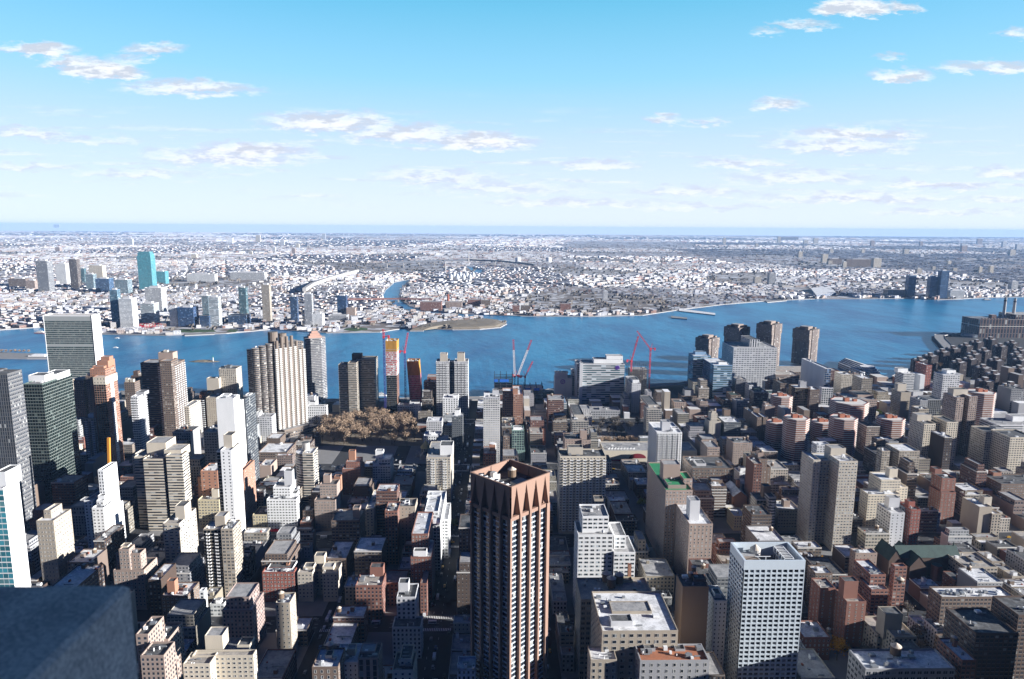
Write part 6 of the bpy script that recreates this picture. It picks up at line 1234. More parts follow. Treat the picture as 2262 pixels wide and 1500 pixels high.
FT = [('low turquoise glass block right of the tall turquoise tower',337,364,600,627,'teal',teal),('rounded silver-blue tower by the far park shore',241,258,641,722,'curtain','blue'),('bright white tower touching the rounded silver-blue tower',261,290,660,726,'bandw','white'),
 ('blue-grey office box behind the rounded silver-blue tower',210,240,616,646,'bluegl','blue'),('pale office block above the bright white tower',252,281,618,650,'curtain','lgrey'),('tall white twin-shaft tower below the tall turquoise tower',319,355,636,692,'grid','white'),
 ('greenish-white tower above the red script sign',309,339,671,717,'glassband','lgrey'),('slim white tower beside the wide navy block',373,390,680,721,'punch2','white'),('wide navy glass block on the far park shore',391,426,680,722,'bluegl',(.06,.12,.25)),
 ('left of two pale green shoreline towers',445,459,654,710,'curtain','lgrey'),('right of two pale green shoreline towers',460,481,657,721,'glassband','lgrey'),('low dark block before the two pale green towers',440,461,698,722,'bluegl','dgrey'),
 ('slim greenish tower on a low dark base, middle of the far shore',526,542,636,698,'curtain','green'),('low dark glass base block near the ferry slips',503,544,697,717,'bluegl','dgrey'),('lone tan tower on the far shore',577,594,630,713,'punch2','tan'),
 ('dark blue tower left of the white gridded tower across the river',640,655,656,713,'bluegl','dgrey'),('white gridded tower with a low white annex across the river',671,688,650,722,'grid','lgrey'),('low white annex at the foot of the white gridded tower',689,712,694,722,'punch2','white'),
 ('navy tower standing over the rail yard',744,764,654,702,'bluegl',(.05,.11,.22)),('orange-tan block beside the navy rail yard tower',765,784,681,703,'small','pink'),('long pale depot below the navy rail yard tower',725,765,698,712,'grid','lgrey'),
 ('grey concrete tower rising at the far left of the opposite shore',78,103,577,646,'grid','grey'),('white tower of the far left cluster',121,144,583,628,'punch2','white'),('dark bronze tower of the far left cluster',151,168,573,637,'grid','brown'),('thin green glass tower right of the dark bronze tower',175,185,593,626,'curtain','green'),
 ('beige slab behind the thin green glass tower',195,225,587,618,'punch2','cream'),('small pale green block of the far left cluster',188,205,606,640,'curtain','lgrey'),('dark brick block left of the far grey concrete tower',18,56,616,636,'punch2','brown'),('brown block beside the far grey concrete tower',56,76,620,640,'punch2','pink'),
 ('long white factory left of the dark straight avenue',412,474,606,622,'bandw','white'),('long white factory right of the dark straight avenue',508,584,602,618,'grid','white'),('tiny white block high up near the horizon',503,514,526,537,'small','white'),
 ('grey tower alone in the right-hand district across the river',1333,1343,644,662,'punch2','lgrey'),('brick warehouse by the creek mouth, largest',928,975,668,686,'punch','brick'),('brick warehouse with two blocks behind the creek mouth, left',1033,1062,663,676,'punch','brick'),('brick warehouse with two blocks behind the creek mouth, right',1063,1083,664,677,'punch','brown'),
 ('reddish warehouse pair on the far shore, left',1132,1148,676,689,'punch','brick'),('reddish warehouse pair on the far shore, right',1151,1172,676,689,'punch','brown'),('brown warehouse on the far shore above the white pier',1238,1261,672,687,'punch','brick'),('low pinkish warehouse row right of the creek bridge',985,1020,668,681,'punch','pink'),
 ('left slim blue tower of three on the right far shore',2009,2025,609,657,'bluegl','blue'),('middle faint blue tower of three on the right far shore',2057,2073,612,659,'bluegl','blue'),('tallest blue tower of three on the right far shore',2081,2098,599,660,'bluegl','blue'),('white low apartment block right of the tallest blue tower',2100,2131,642,659,'grid','white'),
 ('dark housing slab with pale ends, long one in the far right district',1870,1930,573,590,'punch','brown'),('pale end tower of the long dark housing slab',1931,1948,571,592,'punch','cream'),('dark housing slab in the far right district, shorter one',1832,1860,572,584,'punch','brown'),('pale tower at the end of the shorter dark slab',1818,1830,562,580,'punch','cream'),
 ('white tower far right above the chimneys',2236,2250,622,642,'grid','white'),('cream tower group at far right, left one',2164,2171,590,604,'punch','cream'),('cream tower group at far right, right one',2188,2196,588,604,'punch','cream'),('pinkish low block left of three blue towers',1962,2005,641,656,'punch','pink'),('grey block near the far right park',1700,1714,604,628,'punch','grey'),('brown chimney-like tower by the far park',1668,1682,612,630,'punch','beige'),
 ('dark skyline block near the right horizon',1724,1764,524,530,'punch','brown'),('pale tower block row near the right horizon, first',1776,1786,530,539,'punch','beige'),('pale tower block row near the right horizon, second',1798,1808,527,539,'punch','beige'),('faint pale block pair near the left horizon',118,131,496,503,'punch','white')]
for t in FT: far_tower(*t)
for k in range(34):                                                                      # further towers of the far districts
    px = rng.choice([rng.uniform(1560,2250), rng.uniform(40,760), rng.uniform(1650,2250)]); yb = rng.uniform(536, 610) if px > 1500 else rng.uniform(528, 575); w_ = rng.uniform(6, 12)
    far_tower('distant pale tower block scattered among the low roofs across the river', px, px+w_, yb-rng.uniform(7,15), yb, 'punch', rng.choice(['cream','beige','lgrey','pink']))[0]['group'] = 'distant tower blocks'
slab('warehouse', 'large blue-white warehouse with a flat roof on the right far shore', 'warehouse', [(1790,641),(1832,638),(1847,652),(1803,658)], 12, 'roof_w', 'bluegl', 0.05); FARX.append((*[G(1790,650)[0], G(1850,650)[0]], G(1800,658)[1]-20, G(1800,636)[1]+20))
for k in range(6):
    x, y = G(1726+k*9, 660-(k%2)*8); root = thing('storage_tank', 'white domed storage tank in the yard left of the blue-white warehouse', 'tank', (x, y, .05), 'white domed tanks'); a = MB(); a.cyl(x, y, 13, .05, 12, 14, 'whitepaint', r1=13); a.cyl(x, y, 13, 12, 17, 14, 'whitepaint', r1=3); a.obj('shell', root)
for k in range(8):
    x, y = G(996+k*7, 620-(k%2)*5); root = thing('digester', 'silver egg-shaped digester in the plant beside the creek', 'tank', (x, y, .05), 'silver digester eggs'); a = MB()
    for j in range(6): a.cyl(x, y, 14*math.sin(.5+j*.42)**.8, .05+j*7, .05+(j+1)*7, 14, 'metalpale', r1=14*math.sin(min(3.0,.5+(j+1)*.42))**.8)
    a.obj('shell', root)
for (px, py, l) in ((1144,580,'white gas tank far behind the creek, left one'),(1212,580,'white gas tank far behind the creek, right one')):
    x, y = G(px, py); root = thing('gas_tank', l, 'tank', (x, y, .05)); a = MB(); a.cyl(x, y, 26, .05, 42, 18, 'whitepaint', r1=26); a.cyl(x, y, 26, 42, 50, 18, 'whitepaint', r1=8); a.obj('shell', root)
for (px, py, pt, l) in ((1035,588,556,'tall thin smokestack far behind the creek'),(984,602,578,'short smokestack by the digester eggs'),(990,672,650,'brick smokestack among the creek warehouses')):
    x, y = G(px, py); _, z = A(px, pt, y); root = thing('smokestack', l, 'chimney', (x, y, .05)); a = MB(); a.cyl(x, y, 6, .05, z, 10, 'brickred' if 'brick' in l else 'concrete', r1=4); a.obj('shaft', root)
def viaduct(label, pix, z, w_, mat, every=60):
    pts = [G(p[0], p[1], z) for p in pix]; root = thing('bridge', label, 'bridge', (pts[0][0], pts[0][1], 0)); a = MB(); pr = MB()
    for p, q in zip(pts[:-1], pts[1:]):
        a.bar((p[0],p[1],z), (q[0],q[1],z), w_, mat); d = math.hypot(q[0]-p[0], q[1]-p[1]); n = max(1, int(d/every))
        for k in range(n): x, y = p[0]+(q[0]-p[0])*k/n, p[1]+(q[1]-p[1])*k/n; pr.box(x-2.5, x+2.5, y-5, y+5, -3, z-w_*.4, 'concrete')
    a.obj('deck', root); pr.obj('piers', root)
viaduct('low reddish road bridge over the creek', [(765,661),(850,660),(880,660),(955,661)], 12, 7, 'bridgered'); viaduct('long dark viaduct crossing behind the creek', [(855,580),(960,576),(1035,574),(1110,577),(1180,585)], 42, 12, 'steel', 120)
viaduct('pale curved road viaduct sweeping up from the left shore towns', [(672,640),(690,628),(718,618),(745,610),(790,598)], 22, 16, 'concrete', 90)
# red script sign on the shore
cu_ = bpy.data.curves.new('sign', 'FONT'); cu_.body = 'Pepsi-Cola'; cu_.size = 13; cu_.extrude = .4; cu_.shear = .25; cu_.space_character = .95; cu_.materials.append(MATS['redpaint'])
tmp_ = bpy.data.objects.new('lettering', cu_); col.objects.link(tmp_); bpy.context.view_layer.update(); me_ = bpy.data.meshes.new_from_object(tmp_.evaluated_get(bpy.context.evaluated_depsgraph_get())); bpy.data.objects.remove(tmp_); me_.materials.clear(); me_.materials.append(MATS['redpaint'])
tx = bpy.data.objects.new('lettering', me_); col.objects.link(tx); x, y = G(306, 728); root = thing('sign', 'big red script letter sign on a frame at the far park shore', 'sign', (x, y, 0)); tx.parent = root; tx.location = (0, 0, 7); tx.rotation_euler = (R(90), 0, 0)
a = MB()
for k in range(9): a.bar((x+k*8.5,y+1,0), (x+k*8.5,y+1,19), .5, 'redpaint')
for z in (5, 19): a.bar((x,y+1,z), (x+68,y+1,z), .5, 'redpaint')
a.obj('frame', root)

# ------------------------------------------------------------------ far shore: the low city
def inside(p, poly):
    c = False; j = len(poly)-1
    for i in range(len(poly)):
        if (poly[i][1] > p[1]) != (poly[j][1] > p[1]) and p[0] < (poly[j][0]-poly[i][0])*(p[1]-poly[i][1])/(poly[j][1]-poly[i][1])+poly[i][0]: c = not c
        j = i
    return c
LANDQ = qs+far
NOGO = [[G(*p) for p in P] for P in ([(735,584),(980,577),(985,600),(880,605),(735,599)],[(1560,604),(1700,600),(1710,622),(1640,628),(1560,622)],[(905,732),(1120,726),(1120,703),(940,716)],[(1026,586),(1068,598),(1064,608),(1026,600)],[(365,737),(540,737),(540,724),(365,724)],[(750,734),(900,732),(900,716),(750,716)],
        [(545,600),(560,600),(566,618),(554,618)],[(495,572),(503,572),(506,620),(494,620)],[(425,572),(438,572),(415,612),(402,612)])]
pal = [((.56,.56,.58),.34),((.50,.47,.44),.18),((.38,.30,.26),.14),((.24,.14,.11),.10),((.30,.30,.33),.14),((.42,.39,.36),.10)]
def pick():
    r = rng.random()
    for c, w_ in pal:
        r -= w_
        if r < 0: return c
    return pal[0][0]
boxes = []
def city(y0, y1, zs, row, unit, yard, dep):
    """street grids: zones of parallel rows, each zone turned its own way"""
    zy = y0
    while zy < y1:
        half = (zy+zs)*.86+200; zx = -half
        while zx < half:
            ang = R(rng.choice([-32,-18,-6,8,20,33])); c, s = math.cos(ang), math.sin(ang); oy = zy
            n = int(zs*1.25/row)
            for r_ in range(-n//2, n//2):
                v = r_*row; u = -zs*.62
                if rng.random() < .06: continue
                while u < zs*.62:
                    w_ = unit*rng.uniform(.5,1.5); k = (u+zs) % 210
                    if k < 18: u += 20; continue
                    if rng.random() < .10: u += w_*rng.uniform(.5,2); continue
                    x = zx+zs/2+u*c-v*s; y = oy+zs/2+u*s+v*c
                    if zx <= x < zx+zs and zy <= y < min(zy+zs, y1): 
                        big = rng.random() < .05; d_ = dep*rng.uniform(.7,1.2)*(1.7 if big else 1); h = rng.choice([5,6,7,8,8,9,10,11,12])*(1.9 if rng.random() < .025 else 1)
                        boxes.append((x, y, w_*(1.6 if big else .96), d_, h, ang, pick()))
                    u += w_
            zx += zs
        zy += zs
city(1960, 3600, 620, 30, 15, 0, 15); city(3600, 6200, 900, 42, 26, 0, 20); city(6200, 11000, 1500, 74, 48, 0, 32); city(11000, 20000, 2600, 150, 95, 0, 60); city(20000, 33000, 5000, 420, 260, 0, 150)
good = []
for b in boxes:
    p = (b[0], b[1]); sx_, sy_ = proj(b[0], b[1], 0)
    if not (-60 < sx_ < 2330): continue
    r = max(b[2], b[3])*.6
    if b[1] < 5000 and (not inside(p, LANDQ) or not all(inside((b[0]+dx*r, b[1]+dy*r), LANDQ) for dx, dy in ((1,0),(-1,0),(0,1),(0,-1)))): continue
    if b[1] < 7500 and any(inside(p, q) for q in NOGO): continue
    if b[1] < 7000 and any(f[0]-r < b[0] < f[1]+r and f[2]-r < b[1] < f[3]+r for f in FARX): continue
    if b[1] > 2400 and math.sin(b[0]*.0021+b[1]*.0013)*math.sin(b[1]*.0017-b[0]*.0008) > .62+rng.uniform(-.2,.2): continue
    good.append(b)
good.sort(key=lambda b: -(b[2]*b[4]+b[2]*b[3]*.13)/(b[0]**2+b[1]**2))
near = good[:270]; rest = good[270:]
for (x, y, w_, d_, h, ang, c) in near:
    root = thing('low_building', 'one of the larger low flat-roofed buildings in the crowded district across the river', 'building', (x, y, .05), 'larger low buildings across the river'); a = MB(); a.turn(x, y, ang); p = [(-w_/2,-d_/2),(w_/2,-d_/2),(w_/2,d_/2),(-w_/2,d_/2)]
    a.prism(p, .05, h, 'punch', None, 4, 3.6); a.obj('wall', root, c); a = MB(); a.turn(x, y, ang); a.face([(q[0],q[1],h) for q in p], 'roof_w' if rng.random() < .7 else 'roof_g'); a.obj('roof', root)
a = MB()
for (x, y, w_, d_, h, ang, c) in rest:
    a.turn(x, y, ang); rc = rng.choice([(.74,.75,.80),(.66,.67,.72),(.47,.48,.53),(.24,.24,.27),(.38,.36,.36)]); a.box(-w_/2, w_/2, -d_/2, d_/2, .05, h, 'vcol', 'vcol', c=c, ct=rc)
o = a.obj('low_city', colors=True); tag(o, 'dense mass of small pale roofs filling the land across the river', 'city mass', kind='stuff')
a = MB()                                                                                  # bare tree clumps between the roofs
for k in range(8500):
    y = 2000*math.exp(rng.random()**.8*1.9); x = rng.uniform(-.86,.86)*y
    if not inside((x, y), LANDQ): continue
    if any(f[0]-6 < x < f[1]+6 and f[2]-6 < y < f[3]+6 for f in FARX): continue
    for q in range(5):
        s = rng.uniform(3,7)*(1+y/9000); d = Vector((rng.gauss(0,1), rng.gauss(0,1), rng.gauss(0,.5))).normalized(); u = d.orthogonal().normalized(); v = d.cross(u); o = Vector((x+rng.gauss(0,6), y+rng.gauss(0,6), rng.uniform(3,8))); a.face([o+u*s, o+v*s*.6, o-u*s, o-v*s*.6], 'leaf_grey')
tag(a.obj('woodland'), 'scattered bare trees between the roofs across the river', 'trees', kind='stuff')

# ------------------------------------------------------------------ the ordinary houses of the near bank, block by block
TONES = [('brown brick','brown',.20),('red brick','brick',.13),('tan brick','tan',.18),('cream','beige',.13),('grey','grey',.15),('white','lgrey',.10),('pink brick','pink',.05),('dark brown','dbrown',.06)]
def tone():
    r = rng.random()
    for t in TONES:
        r -= t[2]
        if r < 0: return t
    return TONES[0]
SHORTS = [(h[1], h[2]) for h in HEROES if h[1]]
SPOT = []
for s, v in SHORTS:
    t = proj((v[0]+v[1])/2, v[2], v[4]); b = proj((v[0]+v[1])/2, v[2], 0); SPOT.append((s, t[0], min(1480, (t[1]+b[1])/2 if b[1] < 1500 else (t[1]+1500)/2)))
USED = set()
def autolabel(head, feats, sx, sy):
    near_ = sorted(SPOT, key=lambda q: (q[1]-sx)**2+((q[2]-sy)*1.3)**2)[:7]
    def rel(q):
        dx, dy = sx-q[1], sy-q[2]
        if abs(dx) > abs(dy)*1.1: return 'right of' if dx > 0 else 'left of'
        return 'below' if dy > 0 else 'above'
    forms = []
    for q in near_[:4]:
        for f in feats+['']: forms.append(f'{head}{" with "+f if f else ""}, {rel(q)} {q[0]}')
    for i in range(4):
        for j in range(i+1, 6):
            for f in ['']+feats: forms.append(f'{head}{" with "+f if f else ""}, {rel(near_[i])} {near_[i][0]}, {rel(near_[j])} {near_[j][0]}')
    for w_ in ('smaller','second','farther','nearer','third'):
        for q in near_[:5]: forms.append(f'{w_} {head}, {rel(q)} {q[0]}')
    for f in forms:
        if f not in USED and len(f.split()) <= 16: USED.add(f); return f
    f = f'{head} right at {sx:.0f}'; return forms[0]
lots = []
def nofree(x0, x1, y0, y1, m=.6): return any(f[0]-m < x1 and x0 < f[1]+m and f[2]-m < y1 and y0 < f[3]+m for f in FOOT)
def inman(x, y): return inside((x, y), man)
rng2 = random.Random(21)
def addlots(bx0, bx1, by0, by1, deep=True):
    if by0 < 376: return
    mid = (bx0+bx1)/2
    for (u0, u1) in ((bx0+.6, mid-5), (mid+5, bx1-.6)):
        y = by0+.6
        while y < by1-8:
            w_ = rng2.choice([9,11,14,16,20,24,28,32]); w_ = min(w_, by1-.6-y)
            if by1-.6-(y+w_) < 7: w_ = by1-.6-y
            x0, x1 = u0, u1
            if u0 < mid-10: x1 = u1-rng2.uniform(0,7)
            else: x0 = u0+rng2.uniform(0,7)
            y0_, y1_ = y+.08, y+w_-.08; y += w_
            segs = [(x0, x1, y0_, y1_)]
            if nofree(x0, x1, y0_, y1_):                    # try the free halves of the lot
                m1 = (x0+x1)/2; segs = [(x0, m1-.1, y0_, y1_), (m1+.1, x1, y0_, y1_)]; segs = [s for s in segs if not nofree(*s)]
            for s in segs:
                h = (rng2.choice([10,11,12,13,13,14,15]) if rng2.random() < .78 else rng2.uniform(18,27)) if w_ < 18 else (rng2.choice([11,12,14,16,18]) if rng2.random() < .58 else rng2.uniform(24,44) if rng2.random() < .75 else rng2.uniform(44,62))
                lots.append((*s, h))
for b in BLOCKS: addlots(*b)
for xs in [q for q in zip(STR[:-1], STR[1:])]:                # land east of First Avenue towards the river, and the far south-east
    x0, x1 = xs[0][0]+xs[0][1]/2, xs[1][0]-xs[1][1]/2
    if x0 > 350: addlots(x0, x1, 1096, 1330)
flt = []
for (x0, x1, y0, y1, h) in lots:
    cx, cy = (x0+x1)/2, (y0+y1)/2; sx, sy = proj(cx, y0, h); bx_, by_ = proj(cx, y0, 0)
    if not (-40 < sx < 2310) or sy > 1520 or sy < 600: continue
    if not (inman(x0, y1+30) and inman(x1, y1+30)): continue
    if inside((cx, cy), [G(690,990),G(935,990),G(930,910),G(700,910)]): continue
    if inside((cx, cy), [G(1300,990),G(1450,990),G(1420,930),G(1300,930)]): continue
    if inside((cx, cy), [G(690,1052),G(870,1052),G(925,985),G(690,985)]) or inside((cx, cy), [G(900,1075),G(946,1075),G(950,990),G(905,990)]) or inside((cx, cy), [G(1785,1520),G(1905,1520),G(1890,1432),G(1800,1432)]): continue
    if 1395 < sx < 1440 and 1085 < sy < 1150: continue
    # ordinary houses stay below the sight lines of the taller ones surveyed behind them
    for _ in range(6):
        blk = False
        for s_, v in SHORTS[:]:
            if v[2] > y1 and v[0] < x1*v[2]/max(cy,1) and v[1] > x0*v[2]/max(cy,1):
                tz = proj(cx, y0, h)[1]; hz = proj((v[0]+v[1])/2, v[2], v[4])[1]; gz = proj((v[0]+v[1])/2, v[2], 0)[1]
                if tz < gz-(gz-hz)*.32: blk = True; break
        if blk and h > 11: h *= .8
        else: break
    flt.append((x0, x1, y0, y1, h))
flt.sort(key=lambda f: -((f[1]-f[0])*(f[4]*.8+(f[3]-f[2])*.5))/(f[2]**2+((f[0]+f[1])/2)**2))
print('ordinary houses', len(flt))
KINDW = {'townhouse':'row house','walk_up':'walk-up house','corner_house':'apartment house','workshop':'loft'}
nk = 0
rest_ = []
for i, (x0, x1, y0, y1, h) in enumerate(flt):
    if i >= 520: rest_.append((x0, x1, y0, y1, h)); continue
    tn, tk, _ = tone(); w_ = y1-y0
    kind = 'townhouse' if h < 15 else 'walk_up' if h < 21 else 'corner_house' if rng.random() < .6 else 'workshop'
    lum = rng.uniform(.5,1.0); c = [min(1, q*lum*rng.uniform(.97,1.03)) for q in K[tk]]; rf = rng.choice(['w','w','g','g','t','d','d']); sx, sy = proj((x0+x1)/2, y0, h)
    root = thing(kind, '', 'house' if h < 21 else 'apartment house', ((x0+x1)/2, (y0+y1)/2, .15)); feats = []
    a = MB(); p = [(x0,y0),(x1,y0),(x1,y1),(x0,y1)]; st = rng.choice(['punch','punch','punch2','small','trip'])
    if h > 21 and rng.random() < .5 and min(x1-x0, y1-y0) > 10:           # upper storeys set back
        ins = rng.uniform(1.5,3); pt_ = [(x0+ins,y0+ins),(x1-ins,y0+ins),(x1-ins,y1-ins),(x0+ins,y1-ins)]; h2 = h; h = h*rng.uniform(.7,.86); a.prism(pt_, h, h2, st, 'roof_g', 2.9, 3.2); a.ring(pt_, h2, h2+.8, .3, 'blank')
    for k in range(4): a.wall(p[k], p[(k+1)%4], .15, h, st if k in (0, 2) or rng.random() < .6 else 'blank', 2.9, 3.2); a.wall(p[k], p[(k+1)%4], h, h+.9, 'blank')
    a.ring(p, h, h+.9, .35, 'blank'); a.obj('wall', root, c)
    if i < 330 and kind != 'workshop': cz = MB(); cz.box(x0-.35, x0-.004, y0, y1, h-.2, h+.75, 'trim', 'trim', bottom=True); cz.box(x0-.35, x1, y0-.35, y0-.004, h-.2, h+.75, 'trim', 'trim', bottom=True); cz.obj('cornice', root)
    a = MB(); a.face([(x0+.3,y0+.3,h),(x1-.3,y0+.3,h),(x1-.3,y1-.3,h),(x0+.3,y1-.3,h)], ROOFS[rf]); a.obj('roof', root)
    if rng.random() < .75 and min(x1-x0, y1-y0) > 6:
        s = rng.uniform(2,4); ux, uy = rng.uniform(x0+1, x1-s-1), rng.uniform(y0+1, y1-s-1); a = MB(); a.box(ux, ux+s, uy, uy+s*rng.uniform(.8,1.4), h, h+rng.uniform(2.4,4.5), 'blank', 'roof_g'); a.obj('bulkhead', root, c if rng.random() < .7 else K['white'])
    if h > 19 and rng.random() < .38 and min(x1-x0, y1-y0) > 9: tank(root, rng.uniform(x0+3, x1-3), rng.uniform(y0+3, y1-3), h+rng.uniform(.1,2), 1.8, 3); feats.append('a water tank')
    for k in range(rng.choice([1,2,3,4]) if i < 300 else rng.choice([0,1,2])):
        ux, uy = rng.uniform(x0+1, x1-2.5), rng.uniform(y0+1, y1-2.5); a = MB(); a.box(ux, ux+rng.uniform(.8,2), uy, uy+rng.uniform(.8,2), h+.05, h+rng.uniform(.8,1.8), rng.choice(['metal','whitepaint','brickred'])); a.obj(rng.choice(['roof_unit','skylight','chimney']), root)
    if i < 260 and x1-x0 > 8:
        dx0 = rng.uniform(x0+1, x1-5); dy0 = rng.uniform(y0+1, y1-1.5); a = MB(); a.box(dx0, dx0+rng.uniform(3, max(3.5, x1-dx0-1)), dy0, dy0+.5, h+.3, h+.8, 'metal'); a.bar((dx0+.4,dy0+.25,h), (dx0+.4,dy0+.25,h+.3), .3, 'steel'); a.obj('duct', root)
        a = MB(); vx, vy = rng.uniform(x0+1, x1-1), rng.uniform(y0+1, y1-1); a.cyl(vx, vy, .35, h, h+rng.uniform(1,2.2), 8, 'whitepaint', 'steel'); a.obj('vent_pipe', root)
    feats.append({'w':'a white roof','g':'a grey roof','t':'a tan roof','d':'a black roof'}[rf]); FEATS = feats
    root['label'] = autolabel(('low ' if h < 13 else '')+tn+' '+KINDW[kind], feats, sx, sy)
    root['group'] = {'townhouse':'row houses of the near bank','walk_up':'walk-up houses of the near bank','corner_house':'mid-height apartment houses','workshop':'mid-height loft houses'}[kind]
a = MB()
for (x0, x1, y0, y1, h) in rest_:
    c = K[tone()[1]]; a.box(x0, x1, y0, y1, .15, h, 'vcol', 'vcol', c=c, ct=rng.choice([(.8,.8,.8),(.35,.35,.35),(.6,.58,.55)]))
if rest_: tag(a.obj('back_lots', colors=True), 'small far houses between the towers of the near bank', 'houses', kind='stuff')

# ------------------------------------------------------------------ cars, taxis, buses
def car_mesh(L, W_, hb, hc, paint, bus=False):
    a = MB(); a.box(-W_/2, W_/2, -L/2, L/2, .35, hb, paint, paint, bottom=True)
    if bus: a.box(-W_/2-.02, W_/2+.02, -L/2+.4, L/2-.6, hb*.5, hb*.8, 'pane', 'pane', 2, 2)
    else:
        t = [(-W_*.42,-L*.22),(W_*.42,-L*.22),(W_*.42,L*.32),(-W_*.42,L*.32)]; a.prism(t, hb, hc-.06, 'pane', paint)
    for sx in (-1, 1):
        for sy in (-.31, .31):
            n = 8; r = .34
            for i in range(n):
                a0, a1 = 2*math.pi*i/n, 2*math.pi*(i+1)/n; X = sx*W_*.5; a.face([(X, sy*L, .35), (X, sy*L+r*math.cos(a0), .35+r*math.sin(a0)), (X, sy*L+r*math.cos(a1), .35+r*math.sin(a1))], 'steel')
    return a.mesh('car')
for n_, c_ in (('car_white',(.75,.75,.76)),('car_black',(.02,.02,.022)),('car_grey',(.25,.26,.28)),('car_yellow',(.75,.42,.02)),('car_blue',(.03,.06,.18))): simple(n_, c_, .35, .03, .2, .5)
CM = {k: car_mesh(4.6, 1.85, .95, 1.5, 'car_'+k) for k in ('white','black','grey','yellow','blue')}; BUS = car_mesh(12, 2.6, 3.1, 3.1, 'car_white', True); VAN = car_mesh(6.5, 2.2, 2.6, 2.6, 'car_white', True)
ROADS = [(-47,None,388,1060,'the wide shaded avenue left of the brown angular tower'),(37.5,None,400,640,'the narrow street right of the brown angular tower'),(-131.5,None,420,900,'the narrow street by the red-brown U-shaped block')]
for (ax, _, y0, y1, nm) in ROADS:
    y = y0
    while y < y1:
        y += rng.uniform(7, 15)
        if any(abs(y-av[0]) < 4 for av in AVE): continue
        lane = rng.choice([-10.8,-6,-2.2,2.2,6,10.8]) if ax == -47 else rng.choice([-3.4,0,3.4])
        k = rng.choice(['white','white','black','grey','yellow','blue','grey','bus','van'])
        words = {'white':'white car','black':'black car','grey':'grey car','yellow':'yellow taxi','blue':'blue car','bus':'white bus','van':'white van'}
        nmk = {'yellow':'taxi','bus':'bus','van':'van'}.get(k, 'car'); me = BUS if k == 'bus' else VAN if k == 'van' else CM[k]
        o = place(nmk, me, None, (ax+lane, y, .01), 0 if lane > 0 else math.pi); tag(o, f'{words[k]} on {nm}', nmk, f'{words[k]}s on {nm}')
for (ay, w_) in AVE[1:]:
    x = -320
    while x < 520:
        x += rng.uniform(9, 26); lane = rng.choice([-8,-3,3,8] if w_ > 25 else [-6,0,6]); k = rng.choice(['white','black','grey','yellow','grey','van']); sx, sy = proj(x, ay+lane, 0)
        if any(f[0] < x < f[1] and f[2]-2 < ay+lane < f[3]+2 for f in FOOT) or not -20 < sx < 2280 or sy > 1520: continue
        nmk = {'yellow':'taxi','van':'van'}.get(k, 'car'); wd = {'white':'white car','black':'black car','grey':'grey car','yellow':'yellow taxi','van':'white van'}[k]; me = VAN if k == 'van' else CM[k]
        nm = {503:'the near cross avenue at the foot of the brown angular tower',648:'the second cross avenue by the white house with the red awning',862:'the third cross avenue by the low white hall',1080:'the farthest cross avenue before the hospitals'}[ay]
        o = place(nmk, me, None, (x, ay+lane, .01), R(90)); tag(o, f'{wd} on {nm}', nmk, f'{wd}s on {nm}')

# ------------------------------------------------------------------ the viewpoint: stone ledge block, deck and the tower wall behind it
zt = CAMZ-.9; cxl, cyl_ = G(286, 1289, zt)
a = MB(); ch = .012; x1, y1 = cxl, cyl_; z0 = CAMZ-2.0; x0, y0 = -4.0, -.25
a.face([(x0,y0,zt),(x1-ch,y0,zt),(x1-ch,y1-ch,zt),(x0,y1-ch,zt)], 'granite'); a.face([(x1-ch,y0,zt),(x1,y0,zt-ch),(x1,y1,zt-ch),(x1-ch,y1-ch,zt)], 'granite'); a.face([(x0,y1-ch,zt),(x1-ch,y1-ch,zt),(x1,y1,zt-ch),(x0,y1,zt-ch)], 'granite')
a.face([(x1,y0,z0),(x1,y1,z0),(x1,y1,zt-ch),(x1,y0,zt-ch)], 'granite'); a.face([(x1,y1,z0),(x0,y1,z0),(x0,y1,zt-ch),(x1,y1,zt-ch)], 'granite'); a.face([(x0,y1,z0),(x0,y0,z0),(x0,y0,zt),(x0,y1,zt-ch)], 'granite'); a.face([(x0,y0,z0),(x1,y0,z0),(x1,y0,zt),(x0,y0,zt)], 'granite')
tag(a.obj('parapet_block'), 'blurred grey granite parapet block in blue shade, close at bottom left', 'parapet')
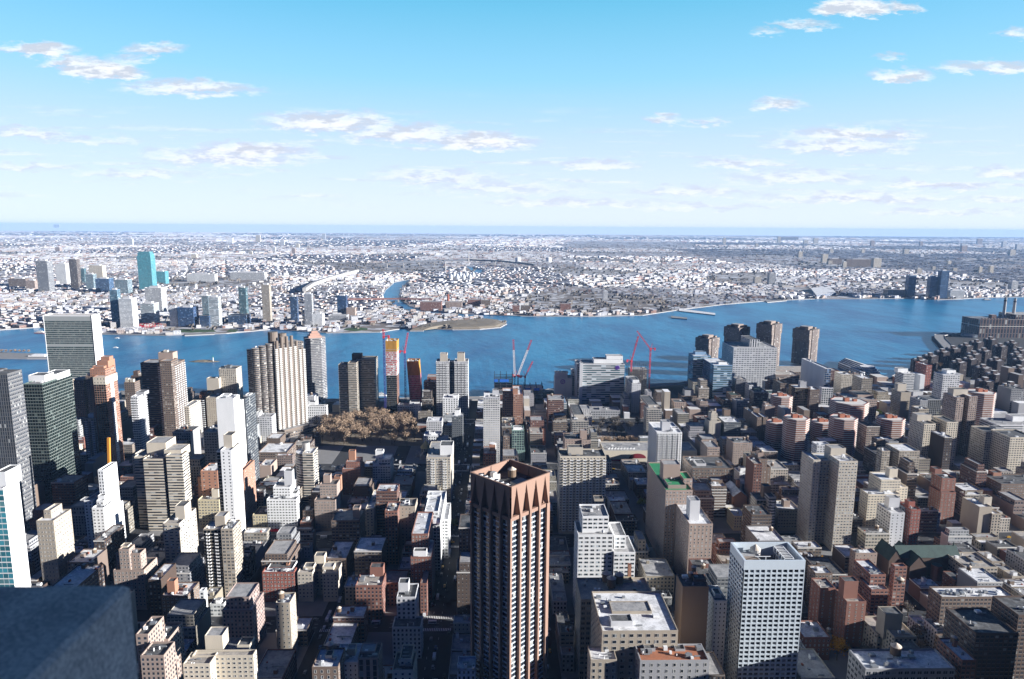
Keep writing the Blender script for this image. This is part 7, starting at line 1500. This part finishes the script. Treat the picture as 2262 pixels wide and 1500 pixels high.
root = thing('skyscraper', 'limestone tower whose deck carries the granite parapet block', 'skyscraper', (0, -30, .1)); a = MB(); a.box(-29, 12, -60, -1.1, .1, CAMZ+54, 'rib', 'roof_g', 5, 3.7); a.obj('wall', root, (.5,.47,.42)); a = MB(); a.box(-29, 12, -1.1, 1.6, CAMZ-2.6, CAMZ-2, 'concrete', 'concrete', bottom=True); a.obj('deck', root)

# unseen towers added outside the frame, south-west of it, to shade the near blocks
for (nm_, x0, x1, y0, y1, h, cl_, l_) in (('office_tower',560,612,140,200,186,'beige','tall limestone tower south of the near avenue'),('office_tower',300,345,282,332,98,'grey','grey office tower south-west of the white grid tower'),('office_building',345,378,340,386,72,'tan','tan office building south of the dark corner block'),('office_building',250,300,205,262,120,'tan','tan office building south-west of the broad loft'),
        ('office_building',150,205,150,222,104,'beige','beige office building west of the cornice-topped loft'),('office_building',95,140,230,300,88,'brown','brown office building west of the brown angular tower')):
    root = thing(nm_, l_, 'office building', ((x0+x1)/2, (y0+y1)/2, .15)); a = MB(); p = [(x0,y0),(x1,y0),(x1,y1),(x0,y1)]; a.prism(p, .15, h, 'punch2', None, 3.2, 3.6); a.prism(p, h, h+1.2, 'blank'); a.ring(p, h, h+1.2, .5, 'blank'); a.obj('wall', root, K[cl_]); a = MB(); a.face([(q[0],q[1],h) for q in p], 'roof_g'); a.obj('roof', root)
    a = MB(); a.box(x0+12, x1-12, y0+14, y1-14, h, h+7, 'blank', 'roof_d'); a.obj('bulkhead', root, K[cl_])

# ------------------------------------------------------------------ the air
m = bpy.data.materials.new('haze'); m.use_nodes = True; t = m.node_tree; t.nodes.clear(); o = t.nodes.new('ShaderNodeOutputMaterial'); v = t.nodes.new('ShaderNodeVolumePrincipled')
v.inputs['Color'].default_value = (.34,.60,1,1); v.inputs['Density'].default_value = 2.4e-5; v.inputs['Anisotropy'].default_value = 0
t.links.new(v.outputs[0], o.inputs[1]); MATS['haze'] = m; m.cycles.homogeneous_volume = True
a = MB(); a.box(-27000, 27000, -1500, 35500, -5.5, CAMZ+58, 'haze', 'haze', bottom=True); tag(a.obj('haze'), 'thin bluish air over the whole city', 'haze', kind='stuff')
for o in bpy.data.objects:
    for k in ('_o', 'vols', 'short'):
        if k in o: del o[k]
